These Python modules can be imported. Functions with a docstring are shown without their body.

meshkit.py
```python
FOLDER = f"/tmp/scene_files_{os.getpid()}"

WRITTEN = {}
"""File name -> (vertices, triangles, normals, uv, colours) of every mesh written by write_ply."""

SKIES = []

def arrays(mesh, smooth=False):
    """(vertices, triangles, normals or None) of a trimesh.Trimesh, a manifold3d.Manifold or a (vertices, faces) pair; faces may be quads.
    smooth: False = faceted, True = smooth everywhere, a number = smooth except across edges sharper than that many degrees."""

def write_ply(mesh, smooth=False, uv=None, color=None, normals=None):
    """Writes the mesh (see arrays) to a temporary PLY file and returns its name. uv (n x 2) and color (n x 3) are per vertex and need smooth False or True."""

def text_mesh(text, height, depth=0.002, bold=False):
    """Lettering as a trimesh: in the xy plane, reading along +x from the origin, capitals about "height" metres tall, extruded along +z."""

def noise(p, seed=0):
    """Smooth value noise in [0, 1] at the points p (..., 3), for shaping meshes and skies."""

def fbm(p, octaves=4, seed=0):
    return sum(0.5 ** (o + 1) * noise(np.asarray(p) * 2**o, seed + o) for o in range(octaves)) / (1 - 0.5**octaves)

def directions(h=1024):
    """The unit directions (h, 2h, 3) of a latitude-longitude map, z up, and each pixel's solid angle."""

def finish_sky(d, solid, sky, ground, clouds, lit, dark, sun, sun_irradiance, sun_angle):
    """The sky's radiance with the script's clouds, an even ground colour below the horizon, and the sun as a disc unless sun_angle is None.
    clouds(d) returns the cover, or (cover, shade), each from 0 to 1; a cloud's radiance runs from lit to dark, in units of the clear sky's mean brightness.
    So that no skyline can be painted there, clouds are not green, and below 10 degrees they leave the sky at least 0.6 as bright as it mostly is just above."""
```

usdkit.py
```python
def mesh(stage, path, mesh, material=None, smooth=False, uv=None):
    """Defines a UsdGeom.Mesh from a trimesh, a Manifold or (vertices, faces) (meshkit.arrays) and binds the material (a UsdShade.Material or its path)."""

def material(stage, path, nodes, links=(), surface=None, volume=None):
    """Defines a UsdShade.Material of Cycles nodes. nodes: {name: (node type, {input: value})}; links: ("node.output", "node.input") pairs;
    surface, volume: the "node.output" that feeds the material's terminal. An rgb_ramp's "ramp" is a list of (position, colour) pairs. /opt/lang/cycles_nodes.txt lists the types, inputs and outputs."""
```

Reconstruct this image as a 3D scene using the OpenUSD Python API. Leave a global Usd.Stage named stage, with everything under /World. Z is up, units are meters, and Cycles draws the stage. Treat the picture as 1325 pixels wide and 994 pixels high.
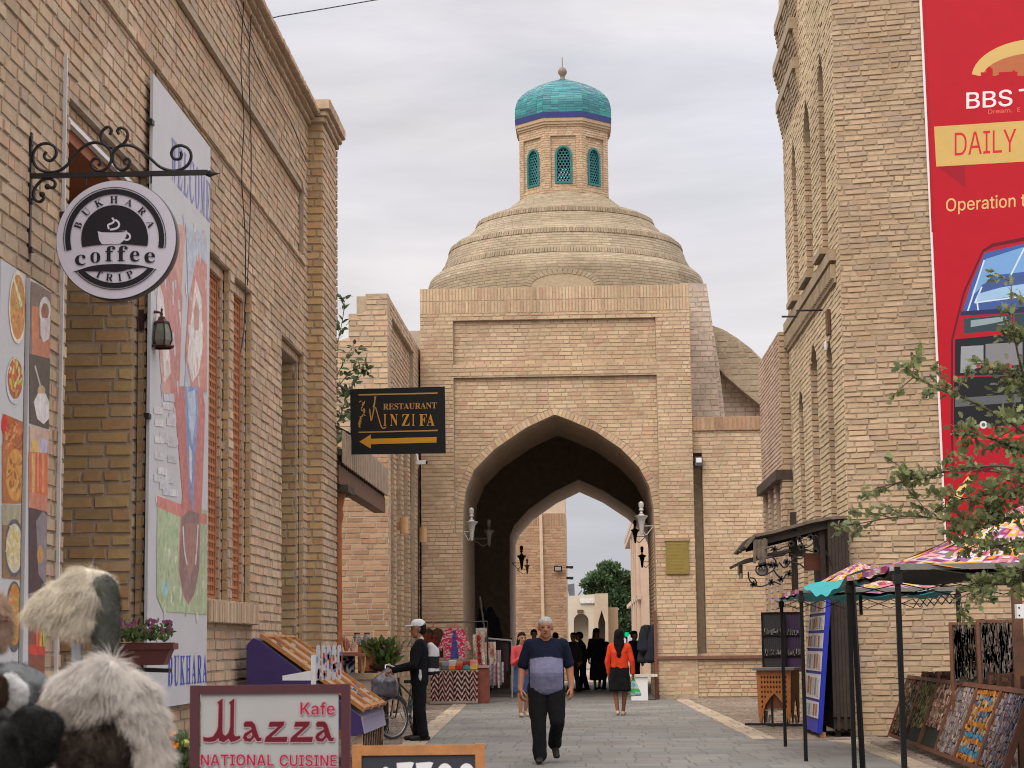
import glob, math, random
import numpy as np, trimesh, usdkit, meshkit, manifold3d
from shapely import affinity
from shapely.geometry import Polygon, LineString, MultiPolygon, Point, box as sbox
from shapely.ops import unary_union
from pxr import Usd, UsdGeom, UsdLux, UsdShade, Gf, Sdf, Vt

stage = Usd.Stage.CreateInMemory()
UsdGeom.SetStageUpAxis(stage, UsdGeom.Tokens.z)
UsdGeom.SetStageMetersPerUnit(stage, 1.0)
UsdGeom.Xform.Define(stage, '/World')
UsdGeom.Scope.Define(stage, '/World/Looks')
PI = math.pi

# ---------------------------------------------------------------- camera
F, CX, CY = 2600.0, 662.5, 497.0            # focal length and centre in the photograph's pixels (1325 x 994)
EYE = np.array([0, 0, 1.45])
YAW, PITCH, ROLL = math.radians(-2.085631), math.radians(7.367248), -0.012


def basis(w, p, roll):
    f = np.array([math.sin(w) * math.cos(p), math.cos(w) * math.cos(p), math.sin(p)])
    r = np.array([math.cos(w), -math.sin(w), 0])
    u = np.cross(r, f)
    c, s = math.cos(roll), math.sin(roll)
    return f, r * c + u * s, u * c - r * s


FW, RT, UP = basis(YAW, PITCH, ROLL)
cam = UsdGeom.Camera.Define(stage, '/World/camera')
m4 = np.eye(4)
m4[0, :3], m4[1, :3], m4[2, :3], m4[3, :3] = RT, UP, -FW, EYE
cam.AddTransformOp().Set(Gf.Matrix4d(*m4.ravel().tolist()))
cam.CreateHorizontalApertureAttr(36.0)
cam.CreateVerticalApertureAttr(27.0)
cam.CreateFocalLengthAttr(36.0 * F / 1325)
cam.CreateClippingRangeAttr(Gf.Vec2f(0.1, 2000))
cam.CreateFStopAttr(8.0)
cam.CreateFocusDistanceAttr(30.0)
cam.CreateExposureAttr(EXPOSURE := 0.9)


def at(px, py, X=None, Y=None, Z=None):
    """The point of the place seen at a pixel of the photograph, on the plane of a wall, a front or the ground."""
    d = FW + RT * (px - CX) / F - UP * (py - CY) / F
    t = (X - EYE[0]) / d[0] if X is not None else (Y - EYE[1]) / d[1] if Y is not None else (Z - EYE[2]) / d[2]
    return EYE + d * t


def proj(P):
    d = np.asarray(P, float) - EYE
    z = np.maximum(d @ FW, 1e-3)
    return np.stack([CX + F * (d @ RT) / z, CY - F * (d @ UP) / z], -1)


# ---------------------------------------------------------------- sky and sun
SUN_TO = np.array([-0.30, -0.60, 0.85]); SUN_TO /= np.linalg.norm(SUN_TO)
SUN_EL, SUN_ROT = math.asin(SUN_TO[2]), math.atan2(SUN_TO[0], SUN_TO[1])
SKY_STRENGTH = 0.075
sky_mat = usdkit.material(stage, '/World/Looks/sky', {
    'tc': ('texture_coordinate', {}),
    'sky': ('sky_texture', {'sky_type': 'single_scattering', 'sun_disc': False, 'sun_elevation': SUN_EL, 'sun_rotation': SUN_ROT, 'aerosol_density': 2.0}),
    'map': ('mapping', {'scale': (1.6, 1.6, 9.0)}),
    'n1': ('noise_texture', {'scale': 1.5, 'detail': 6.0, 'roughness': 0.55, 'distortion': 0.4}),
    'map2': ('mapping', {'scale': (2.2, 2.2, 6.0), 'location': (3.1, 1.7, 0.4)}),
    'n2': ('noise_texture', {'scale': 1.1, 'detail': 4.0, 'roughness': 0.5}),
    'cl': ('rgb_ramp', {'ramp': [(0.26, (3.3, 3.32, 3.5)), (0.47, (4.35, 4.36, 4.54)), (0.66, (5.5, 5.45, 5.5))]}),
    'mx': ('mix_color', {'fac': 0.955}),
    'wm': ('rgb_ramp', {'ramp': [(0.38, (0.91, 0.92, 0.97)), (0.64, (1.06, 1.0, 0.97))]}),
    'mm': ('mix_color', {'blend_type': 'multiply', 'fac': 1.0, 'use_clamp': False}),
    'sep': ('separate_xyz', {}),
    'gr': ('map_range', {'from_min': 0.0, 'from_max': 1.0, 'to_min': 0.92, 'to_max': 2.7, 'clamp': True}),
    'mg': ('vector_math', {'math_type': 'scale'}),
    'bg': ('background_shader', {'strength': SKY_STRENGTH}),
}, [('tc.generated', 'map.vector'), ('map.vector', 'n1.vector'), ('n1.fac', 'cl.fac'),
    ('tc.generated', 'map2.vector'), ('map2.vector', 'n2.vector'), ('n2.fac', 'wm.fac'),
    ('cl.color', 'mm.a'), ('wm.color', 'mm.b'),
    ('sky.color', 'mx.a'), ('mm.result', 'mg.vector1'), ('tc.generated', 'sep.vector'), ('sep.z', 'gr.value'), ('gr.result', 'mg.scale'), ('mg.vector', 'mx.b'), ('mx.result', 'bg.color')], surface='bg.background')
dome = UsdLux.DomeLight.Define(stage, '/World/sky')
UsdShade.MaterialBindingAPI.Apply(dome.GetPrim()).Bind(sky_mat)
sun = UsdLux.DistantLight.Define(stage, '/World/sun')
sun.CreateNormalizeAttr(True)
sun.CreateIntensityAttr(0.4)
sun.CreateAngleAttr(50.0)
sun.CreateColorAttr(Gf.Vec3f(1.0, 0.91, 0.78))
zb = SUN_TO
xb = np.cross([0, 0, 1.0], zb); xb /= np.linalg.norm(xb)
yb = np.cross(zb, xb)
m4 = np.eye(4); m4[0, :3], m4[1, :3], m4[2, :3] = xb, yb, zb
sun.AddTransformOp().Set(Gf.Matrix4d(*m4.ravel().tolist()))

# ---------------------------------------------------------------- naming and writing prims
used = {}


def free(parent, name):
    key = f'{parent}/{name}'
    n = used.get(key, -1) + 1
    used[key] = n
    return key if n == 0 else f'{key}_{n:03d}'


def tag(prim, label=None, cat=None, group=None, kind=None):
    p = prim.GetPrim() if hasattr(prim, 'GetPrim') else stage.GetPrimAtPath(prim)
    for k, v in (('label', label), ('category', cat), ('group', group), ('kind', kind)):
        if v:
            p.SetCustomDataByKey(k, v)
    return str(p.GetPath())


def thing(name, label, cat, loc=(0, 0, 0), rz=0.0, group=None):
    path = free('/World', name)
    x = UsdGeom.Xform.Define(stage, path)
    x.AddTranslateOp().Set(Gf.Vec3d(*map(float, loc)))
    if rz:
        x.AddRotateZOp().Set(float(math.degrees(rz)))
    tag(x, label, cat, group)
    return path


def structure(name, mesh, mat, smooth=False):
    p = obj(name, mesh, mat, '/World', smooth)
    tag(p, kind='structure')
    return p


def obj(name, mesh, mat, parent='/World', smooth=False, tint=None, label=None, kind=None):
    if isinstance(mesh, MB):
        mesh = mesh.tm()
    path = free(parent, name)
    m = usdkit.mesh(stage, path, mesh, mat, smooth=smooth)
    if tint is not None:
        tint = np.asarray(tint, np.float32)
        pv = UsdGeom.PrimvarsAPI(m).CreatePrimvar('tint', Sdf.ValueTypeNames.Color3fArray, 'constant' if tint.ndim == 1 else 'vertex')
        pv.Set(Vt.Vec3fArray.FromNumpy(tint.reshape(-1, 3)))
    tag(m, label, kind=kind)
    return path


# ---------------------------------------------------------------- materials
mats = {}


def lin(c):
    c = np.asarray(c, float) / 255
    return tuple(np.where(c <= 0.04045, c / 12.92, ((c + 0.055) / 1.055) ** 2.4))


def plain(name, col, rough=0.6, metal=0.0, var=0.12, scale=6.0, bump=0.0, bscale=60.0, sheen=0.0, spec=0.5, coat=0.0):
    """A principled surface with a little noise in tone and relief."""
    if name in mats:
        return mats[name]
    nodes = {
        'g': ('geometry', {}), 'n': ('noise_texture', {'scale': scale, 'detail': 5.0, 'roughness': 0.6}),
        'r': ('rgb_ramp', {'ramp': [(0.25, (1 - var,) * 3), (0.75, (1 + var,) * 3)]}),
        'm': ('mix_color', {'blend_type': 'multiply', 'fac': 1.0, 'use_clamp': False, 'b': tuple(col)}),
        'p': ('principled_bsdf', {'roughness': rough, 'metallic': metal, 'sheen_weight': sheen, 'specular_ior_level': spec, 'coat_weight': coat}),
    }
    links = [('g.position', 'n.vector'), ('n.fac', 'r.fac'), ('r.color', 'm.a'), ('m.result', 'p.base_color')]
    if bump:
        nodes['bn'] = ('noise_texture', {'scale': bscale, 'detail': 4.0})
        nodes['b'] = ('bump', {'strength': min(1.0, bump), 'distance': 0.01})
        links += [('g.position', 'bn.vector'), ('bn.fac', 'b.height'), ('b.normal', 'p.normal')]
    mats[name] = usdkit.material(stage, f'/World/Looks/{name}', nodes, links, surface='p.BSDF')
    return mats[name]


def tinted(name, rough=0.9, var=0.16, scale=9.0, bump=0.5, bscale=45.0, blotch=0.17, sheen=0.0, spec=0.25):
    """Colour from the primvar 'tint' (one per brick, slab, leaf ...) with grain, blotches and relief."""
    nodes = {
        'g': ('geometry', {}), 'a': ('attribute', {'attribute': 'tint'}),
        'n': ('noise_texture', {'scale': scale, 'detail': 6.0, 'roughness': 0.65}),
        'r': ('rgb_ramp', {'ramp': [(0.25, (1 - var,) * 3), (0.75, (1 + var,) * 3)]}),
        'n2': ('noise_texture', {'scale': 0.55, 'detail': 4.0, 'roughness': 0.6}),
        'r2': ('rgb_ramp', {'ramp': [(0.3, (1 - blotch, 1 - blotch * 1.1, 1 - blotch * 1.25)), (0.7, (1 + blotch, 1 + blotch, 1 + blotch))]}),
        'm': ('mix_color', {'blend_type': 'multiply', 'fac': 1.0, 'use_clamp': False}),
        'm2': ('mix_color', {'blend_type': 'multiply', 'fac': 1.0, 'use_clamp': False}),
        'bn': ('noise_texture', {'scale': bscale, 'detail': 5.0, 'roughness': 0.7}), 'b': ('bump', {'strength': bump, 'distance': 0.012}),
        'p': ('principled_bsdf', {'roughness': rough, 'specular_ior_level': spec, 'sheen_weight': sheen}),
    }
    links = [('g.position', 'n.vector'), ('n.fac', 'r.fac'), ('a.color', 'm.a'), ('r.color', 'm.b'), ('g.position', 'n2.vector'), ('n2.fac', 'r2.fac'),
             ('m.result', 'm2.a'), ('r2.color', 'm2.b'), ('m2.result', 'p.base_color'), ('g.position', 'bn.vector'), ('bn.fac', 'b.height'), ('b.normal', 'p.normal')]
    mats[name] = usdkit.material(stage, f'/World/Looks/{name}', nodes, links, surface='p.BSDF')
    return mats[name]


BRICK = tinted('brick')
STONE = tinted('paving', rough=0.75, var=0.12, scale=14.0, bump=0.25, bscale=70.0, blotch=0.17)
PRINT = tinted('print', rough=0.5, var=0.05, scale=5.0, bump=0.03, bscale=12.0, blotch=0.03)
PHOTO = tinted('photo_print', rough=0.5, var=0.34, scale=13.0, bump=0.12, bscale=5.0, blotch=0.16)
CLOTH = tinted('cloth', rough=0.95, var=0.12, scale=14.0, bump=0.6, bscale=22.0, blotch=0.06, sheen=0.02, spec=0.08)
GOODS = tinted('goods', rough=0.5, var=0.12, scale=30.0, bump=0.2, bscale=120.0, blotch=0.05)
LEAF = usdkit.material(stage, '/World/Looks/leaf', {
    'a': ('attribute', {'attribute': 'tint'}), 'd': ('principled_bsdf', {'roughness': 0.5, 'specular_ior_level': 0.4}),
    't': ('translucent_bsdf', {}), 'x': ('mix_closure', {'fac': 0.35})},
    [('a.color', 'd.base_color'), ('a.color', 't.color'), ('d.BSDF', 'x.closure1'), ('t.BSDF', 'x.closure2')], surface='x.closure')
MORTAR = plain('mortar', (0.39, 0.305, 0.22), 0.95, var=0.25, scale=7, bump=0.5, bscale=50)
PLASTER = plain('plaster', (0.33, 0.25, 0.185), 0.92, var=0.12, scale=1.5, bump=0.2, bscale=25)
DARK_IRON = plain('dark_iron', (0.018, 0.017, 0.018), 0.45, 0.4, var=0.3, scale=20, bump=0.2, bscale=90)
BLACK = plain('black_paint', (0.006, 0.006, 0.007), 0.5, spec=0.25)
WHITE = plain('white_paint', (0.72, 0.72, 0.73), 0.5, var=0.05)
WOOD = plain('orange_wood', (0.42, 0.17, 0.045), 0.45, var=0.3, scale=12, bump=0.2)
BROWN = plain('brown_wood', (0.115, 0.048, 0.024), 0.6, var=0.35, scale=9, bump=0.3)
DARKWOOD = plain('dark_wood', (0.045, 0.028, 0.018), 0.7, var=0.4, scale=9, bump=0.4)
TERRA = plain('terracotta', (0.40, 0.15, 0.062), 0.85, var=0.15, scale=9, bump=0.3)


# ---------------------------------------------------------------- mesh building
class MB:
    """Collects shapes that become one mesh."""

    def __init__(self):
        self.v, self.f, self.c, self.n = [], [], [], 0

    def add(self, v, f, col=None):
        v, f = np.asarray(v, float), np.asarray(f, int)
        if f.shape[1] == 4:
            f = np.vstack([f[:, [0, 1, 2]], f[:, [0, 2, 3]]])
        self.v.append(v); self.f.append(f + self.n); self.n += len(v)
        self.c.append(np.tile(np.asarray((0.5, 0.5, 0.5) if col is None else col, float), (len(v), 1)))
        return self

    def mesh(self, m, col=None, T=None):
        v = np.asarray(m.vertices)
        if T is not None:
            v = v @ T[:3, :3].T + T[:3, 3]
        return self.add(v, m.faces, col)

    def box(self, lo, hi, col=None):
        x0, y0, z0 = lo; x1, y1, z1 = hi
        v = [(x0, y0, z0), (x1, y0, z0), (x1, y1, z0), (x0, y1, z0), (x0, y0, z1), (x1, y0, z1), (x1, y1, z1), (x0, y1, z1)]
        return self.add(v, [(0, 3, 2, 1), (4, 5, 6, 7), (0, 1, 5, 4), (1, 2, 6, 5), (2, 3, 7, 6), (3, 0, 4, 7)], col)

    def obox(self, c, ax, half, col=None):
        """A box about c with the three axes ax (rows) and half sizes."""
        c, ax = np.asarray(c, float), np.asarray(ax, float) * np.asarray(half, float)[:, None]
        s = np.array([(-1, -1, -1), (1, -1, -1), (1, 1, -1), (-1, 1, -1), (-1, -1, 1), (1, -1, 1), (1, 1, 1), (-1, 1, 1)])
        return self.add(c + s @ ax, [(0, 3, 2, 1), (4, 5, 6, 7), (0, 1, 5, 4), (1, 2, 6, 5), (2, 3, 7, 6), (3, 0, 4, 7)], col)

    def bar(self, a, b, w, h=None, up=(0, 0, 1), col=None):
        a, b = np.asarray(a, float), np.asarray(b, float)
        d = b - a; L = np.linalg.norm(d); d = d / L
        s = np.cross(d, up)
        if np.linalg.norm(s) < 1e-6:
            s = np.cross(d, (1, 0, 0))
        s /= np.linalg.norm(s); u = np.cross(s, d)
        return self.obox((a + b) / 2, [d, s, u], [L / 2, w / 2, (h or w) / 2], col)

    def tube(self, pts, r, n=8, col=None, closed=False):
        p = np.asarray(pts, float)
        r = np.broadcast_to(r, len(p)).astype(float)
        t = np.gradient(p, axis=0) if not closed else np.roll(p, -1, 0) - np.roll(p, 1, 0)
        t /= np.maximum(np.linalg.norm(t, axis=1, keepdims=True), 1e-9)
        u = np.cross(t[0], (0, 0, 1.0))
        if np.linalg.norm(u) < 0.1:
            u = np.cross(t[0], (1.0, 0, 0))
        u /= np.linalg.norm(u)
        ring, ang = [], np.arange(n) * 2 * PI / n
        for i in range(len(p)):
            u = u - t[i] * (u @ t[i]); u /= max(np.linalg.norm(u), 1e-9)
            w = np.cross(t[i], u)
            ring.append(p[i] + r[i] * (np.cos(ang)[:, None] * u + np.sin(ang)[:, None] * w))
        v = np.vstack(ring)
        f = []
        k = len(p)
        for i in range(k if closed else k - 1):
            for j in range(n):
                a, b = i * n + j, i * n + (j + 1) % n
                c, d = ((i + 1) % k) * n + (j + 1) % n, ((i + 1) % k) * n + j
                f.append((a, b, c, d))
        f = np.array(f)
        tri = np.vstack([f[:, [0, 1, 2]], f[:, [0, 2, 3]]])
        if not closed:
            v = np.vstack([v, p[0], p[-1]])
            cap = [(n * k, (j + 1) % n, j) for j in range(n)] + [(n * k + 1, n * (k - 1) + j, n * (k - 1) + (j + 1) % n) for j in range(n)]
            tri = np.vstack([tri, cap])
        return self.add(v, tri, col)

    def lathe(self, prof, c=(0, 0, 0), n=24, col=None, axis=None, phase=0.0):
        """prof: (radius, height) pairs, turned about an upright axis at c."""
        prof = np.asarray(prof, float)
        a = np.arange(n) * 2 * PI / n + phase
        v = np.stack([prof[:, None, 0] * np.cos(a), prof[:, None, 0] * np.sin(a), np.broadcast_to(prof[:, None, 1], (len(prof), n))], -1).reshape(-1, 3)
        if axis is not None:
            v = v @ np.asarray(axis, float)
        f = []
        for i in range(len(prof) - 1):
            for j in range(n):
                f.append((i * n + j, i * n + (j + 1) % n, (i + 1) * n + (j + 1) % n, (i + 1) * n + j))
        return self.add(v + np.asarray(c, float), f, col)

    def poly(self, shape, O, U, V, thick=0.0, lift=0.0, col=None):
        """A flat shapely shape laid on the plane (O, U, V), lifted and given a thickness along U x V."""
        U, V = np.asarray(U, float), np.asarray(V, float); N = np.cross(U, V)
        for g in getattr(shape, 'geoms', [shape]):
            if g.is_empty or g.geom_type != 'Polygon' or g.area < 1e-9:
                continue
            if thick > 0:
                m = trimesh.creation.extrude_polygon(g, thick, engine='earcut'); v = np.asarray(m.vertices); f = m.faces
            else:
                v2, f = trimesh.creation.triangulate_polygon(g, engine='earcut'); v = np.c_[v2, np.zeros(len(v2))]
            self.add(np.asarray(O) + v[:, :1] * U + v[:, 1:2] * V + (v[:, 2:3] + lift) * N, f, col)
        return self

    def ball(self, c, r, sub=1, col=None, sc=(1, 1, 1)):
        m = trimesh.creation.icosphere(sub, r)
        return self.add(np.asarray(m.vertices) * sc + np.asarray(c, float), m.faces, col)

    def tm(self):
        return trimesh.Trimesh(np.vstack(self.v), np.vstack(self.f), process=False)

    def tints(self):
        return np.vstack(self.c)

    def build(self, name, mat, parent='/World', smooth=False, tint=False, label=None, kind=None):
        return obj(name, self.tm(), mat, parent, smooth, self.tints() if tint else None, label, kind)


def rect(u0, v0, u1, v1):
    return sbox(min(u0, u1), min(v0, v1), max(u0, u1), max(v0, v1))


def spans(poly, v, lo, hi):
    g = poly.intersection(LineString([(lo - 1, v), (hi + 1, v)]))
    return sorted((s.bounds[0], s.bounds[2]) for s in getattr(g, 'geoms', [g]) if not s.is_empty and s.length > 0.015)


def lay(poly, course, length, rng, joint, bond=0.5, v0=None):
    """Brick outlines (n, 4, 2) laid in courses over a flat shape."""
    lo, b, hi, t = poly.bounds
    out, row = [], 0
    v = b if v0 is None else v0
    while v < t - 0.02:
        a, z = v + joint / 2, min(v + course, t) - joint / 2
        if z > b and a >= b - 0.03:
            s0, s1 = spans(poly, a + 0.003, lo, hi), spans(poly, z - 0.003, lo, hi)
            if len(s0) != len(s1):
                s0 = s1 = spans(poly, (a + z) / 2, lo, hi)
            for (l0, r0), (l1, r1) in zip(s0, s1):
                l, r = min(l0, l1), max(r0, r1)
                u = lo + (row % 2) * length * bond + math.floor((l - lo) / length - 1) * length + rng.uniform(-.2, .2) * length
                while u < r:
                    w = length * rng.uniform(.86, 1.12)
                    if rng.random() < .16:
                        w *= .52
                    x0, x1 = u + joint / 2, u + w - joint / 2
                    A, B = max(x0, l0 + joint * .2), min(x1, r0 - joint * .2)
                    C, D = max(x0, l1 + joint * .2), min(x1, r1 - joint * .2)
                    if B - A > .02 and D - C > .02:
                        out.append([(A, a), (B, a), (D, z), (C, z)])
                    u += w
        v += course
        row += 1
    return np.array(out).reshape(-1, 4, 2)


PAL = {
    'left': [(0.53, 0.385, 0.25), (0.55, 0.39, 0.245), (0.49, 0.355, 0.23), (0.57, 0.42, 0.28), (0.54, 0.355, 0.225), (0.48, 0.36, 0.245)],
    'jamb': [(0.52, 0.34, 0.155), (0.55, 0.36, 0.17), (0.48, 0.315, 0.15), (0.56, 0.385, 0.205), (0.52, 0.31, 0.15)],
    'facade': [(0.56, 0.435, 0.285), (0.59, 0.455, 0.30), (0.53, 0.41, 0.27)],  # lighter tone paints in the stronger light on the street side
    'gate': [(0.54, 0.395, 0.24), (0.56, 0.405, 0.25), (0.51, 0.37, 0.225), (0.58, 0.43, 0.275), (0.53, 0.37, 0.23), (0.50, 0.325, 0.205)],
    'right': [(0.49, 0.355, 0.21), (0.51, 0.37, 0.225), (0.455, 0.33, 0.20), (0.43, 0.32, 0.21), (0.53, 0.39, 0.24), (0.48, 0.34, 0.20)],
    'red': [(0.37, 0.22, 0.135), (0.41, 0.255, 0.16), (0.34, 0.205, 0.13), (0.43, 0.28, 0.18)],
    'dome': [(0.38, 0.305, 0.215), (0.40, 0.32, 0.23), (0.36, 0.29, 0.205), (0.42, 0.335, 0.24)],
    'band': [(0.30, 0.24, 0.165), (0.33, 0.262, 0.185), (0.275, 0.22, 0.155)],  # darker than the dome: shade of the upright bricks put into the colour
    'pale': [(0.50, 0.41, 0.34), (0.54, 0.44, 0.37), (0.46, 0.38, 0.32)],
    'slab': [(0.205, 0.20, 0.19), (0.215, 0.21, 0.20), (0.195, 0.192, 0.185), (0.21, 0.203, 0.19)],
    'cobble': [(0.24, 0.19, 0.155), (0.27, 0.21, 0.17), (0.22, 0.175, 0.145), (0.29, 0.235, 0.19)],
    'kerb': [(0.42, 0.345, 0.265), (0.45, 0.37, 0.285), (0.39, 0.32, 0.25)],
}
for _k, (_s, _b) in {'left': (.92, 1.07), 'gate': (.94, 1.09), 'right': (.88, 1.15), 'facade': (.97, 1.02), 'jamb': (.93, 1.05), 'dome': (.88, 1.02)}.items():
    PAL[_k] = [(r * _s, g * _s * 1.02, b * _s * _b) for r, g, b in PAL[_k]]


def brick_mesh(q, O, U, V, rng, proud, back, jit, bevel=0.006, warp=None):
    """Front faces with chamfered edges and sides for outlines q; (n, 8, 3) points."""
    n = len(q)
    U, V = np.asarray(U, float), np.asarray(V, float); N = np.cross(U, V)
    q = q + rng.normal(0, jit, q.shape)
    c = q.mean(1, keepdims=True)
    d = q - c
    inner = c + d * (1 - np.minimum(bevel / np.maximum(np.abs(d), 1e-4), .45))
    h = rng.uniform(-proud * .4, proud, (n, 1)) + rng.normal(0, proud * .15, (n, 4))
    P = np.concatenate([np.asarray(O) + q[..., :1] * U + q[..., 1:] * V - back * N, np.asarray(O) + inner[..., :1] * U + inner[..., 1:] * V + h[..., None] * N], 1)
    return P if warp is None else warp(P)


BF = np.array([(4, 5, 6), (4, 6, 7), (0, 1, 5), (0, 5, 4), (1, 2, 6), (1, 6, 5), (2, 3, 7), (2, 7, 6), (3, 0, 4), (3, 4, 7)])


def screen_area(P):
    s = proj(P[:, 4:8])
    x, y = s[..., 0], s[..., 1]
    A = .5 * np.abs((x * np.roll(y, -1, 1) - np.roll(x, -1, 1) * y).sum(1))
    inside = ((x > 0) & (x < 1325) & (y > 0) & (y < 994)).any(1)
    return A * inside


class Bricks:
    """All bricks of one thing; the largest in view become parts, the others one mass."""

    def __init__(self, seed):
        self.P, self.T, self.rng = [], [], np.random.default_rng(seed)

    def wall(self, O, U, V, poly, course=.12, length=.34, joint=.02, pal='left', proud=.008, back=.03, jit=.002, bond=.5, v0=None, warp=None, dark=0.0, bevel=.006, out=0.0):
        q = lay(poly, course, length, self.rng, joint, bond, v0)
        return self.put(q, np.asarray(O, float) + np.cross(U, V) * out, U, V, pal, proud, back, jit, warp, dark, bevel)

    def put(self, q, O, U, V, pal='left', proud=.008, back=.03, jit=.002, warp=None, dark=0.0, bevel=.006):
        if not len(q):
            return self
        P = brick_mesh(np.asarray(q, float), O, U, V, self.rng, proud, back, jit, bevel, warp)
        p = np.array(PAL[pal])
        t = p[self.rng.integers(0, len(p), len(P))] * self.rng.normal(1, .045, (len(P), 1)) * self.rng.normal(1, .014, (len(P), 3))
        self.P.append(P); self.T.append(np.clip(t, .05, .75))
        return self

    def soldier(self, O, U, V, u0, u1, v0, v1, w=.12, pal='left', joint=.02, **k):
        n = max(1, round((u1 - u0) / w)); w = (u1 - u0) / n
        q = [[(u0 + i * w + joint / 2, v0 + .005), (u0 + (i + 1) * w - joint / 2, v0 + .005), (u0 + (i + 1) * w - joint / 2, v1 - .005), (u0 + i * w + joint / 2, v1 - .005)] for i in range(n)]
        return self.put(q, O, U, V, pal, **k)

    def build(self, parent, single=300, name='brick', rest='brickwork', mat=None):
        if not self.P:
            return
        P, T = np.vstack(self.P), np.vstack(self.T)
        A = screen_area(P)
        pick = np.argsort(-A)[:single]
        pick = pick[A[pick] > 14.0]
        for i in pick:
            obj(name, (P[i], BF), mat or BRICK, parent, tint=T[i])
        left = np.setdiff1d(np.arange(len(P)), pick)
        if len(left):
            v = P[left].reshape(-1, 3)
            f = (BF[None] + (np.arange(len(left)) * 8)[:, None, None]).reshape(-1, 3)
            obj(rest, (v, f), mat or BRICK, parent, tint=np.repeat(T[left], 8, 0), kind='stuff')


def slab_wall(mb, poly, O, U, V, thick, lift=-.009):
    """The mortar body behind bricks: poly made solid, its face a little behind the bricks' faces."""
    return mb.poly(poly, O, U, V, thick=thick, lift=lift - thick)


UX, UY, UZ = np.eye(3)
# ================================================================ ground and paving
g = MB().poly(rect(-150, -60, 150, 420), (0, 0, -.05), UX, UY)
structure('ground', g.tm(), plain('earth', (0.24, 0.20, 0.165), 0.95, var=.2, scale=.8, bump=.3))


def paved(name, poly, z, course, length, pal, piece, seed, near=None, single=0, joint=.014, base=(0.12, 0.115, 0.11), proud=.004, jit=.002):
    b = MB().poly(poly, (0, 0, z - (.004 if name == 'street' else .012)), UX, UY)
    p = structure(name, b.tm(), plain(name + '_joint', base, 0.95, var=.2))
    br = Bricks(seed)
    br.wall((0, 0, z), UX, UY, poly if near is None else poly.intersection(near), course, length, joint, pal, proud, .02, jit, bevel=.008)
    br.build(p, single, piece, piece + '_field', STONE)
    return p


road = Polygon([(-2.35, -5), (-2.42, 29.8), (-2.95, 48.4), (-3.1, 51.6), (-3.1, 76), (2.3, 76), (2.15, 51.6), (2.42, 29.9), (3.62, 29.7), (3.55, -5)])
paved('street', road, 0.0, .62, .46, 'slab', 'paving_slab', 1, rect(-9, 21, 9, 76), 300, joint=.012, base=(0.155, 0.15, 0.143), proud=.0015, jit=.001)
kl = Polygon([(-2.75, -5), (-2.82, 29.8), (-3.3, 48.4), (-3.45, 51.6), (-3.1, 51.6), (-2.95, 48.4), (-2.42, 29.8), (-2.35, -5)])
kr = Polygon([(2.15, 51.6), (2.42, 29.9), (3.62, 29.7), (3.55, -5), (3.9, -5), (3.93, 30.15), (2.78, 30.35), (2.5, 51.6)])
for k, (pl, sd) in enumerate(((kl, 2), (kr, 3))):
    paved('kerb', pl, 0.004, .8, .42, 'kerb', 'kerb_stone', sd, rect(-9, 21, 9, 53), 60, joint=.014)
paved('pavement', Polygon([(-6.6, -5), (-6.6, 52), (-3.45, 51.6), (-3.3, 48.4), (-2.82, 29.8), (-2.75, -5)]), -.004, .17, .24, 'cobble', 'cobble', 4, rect(-6, 22, 0, 52), 60, joint=.03, base=(.15, .125, .105), proud=.008, jit=.008)
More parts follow.
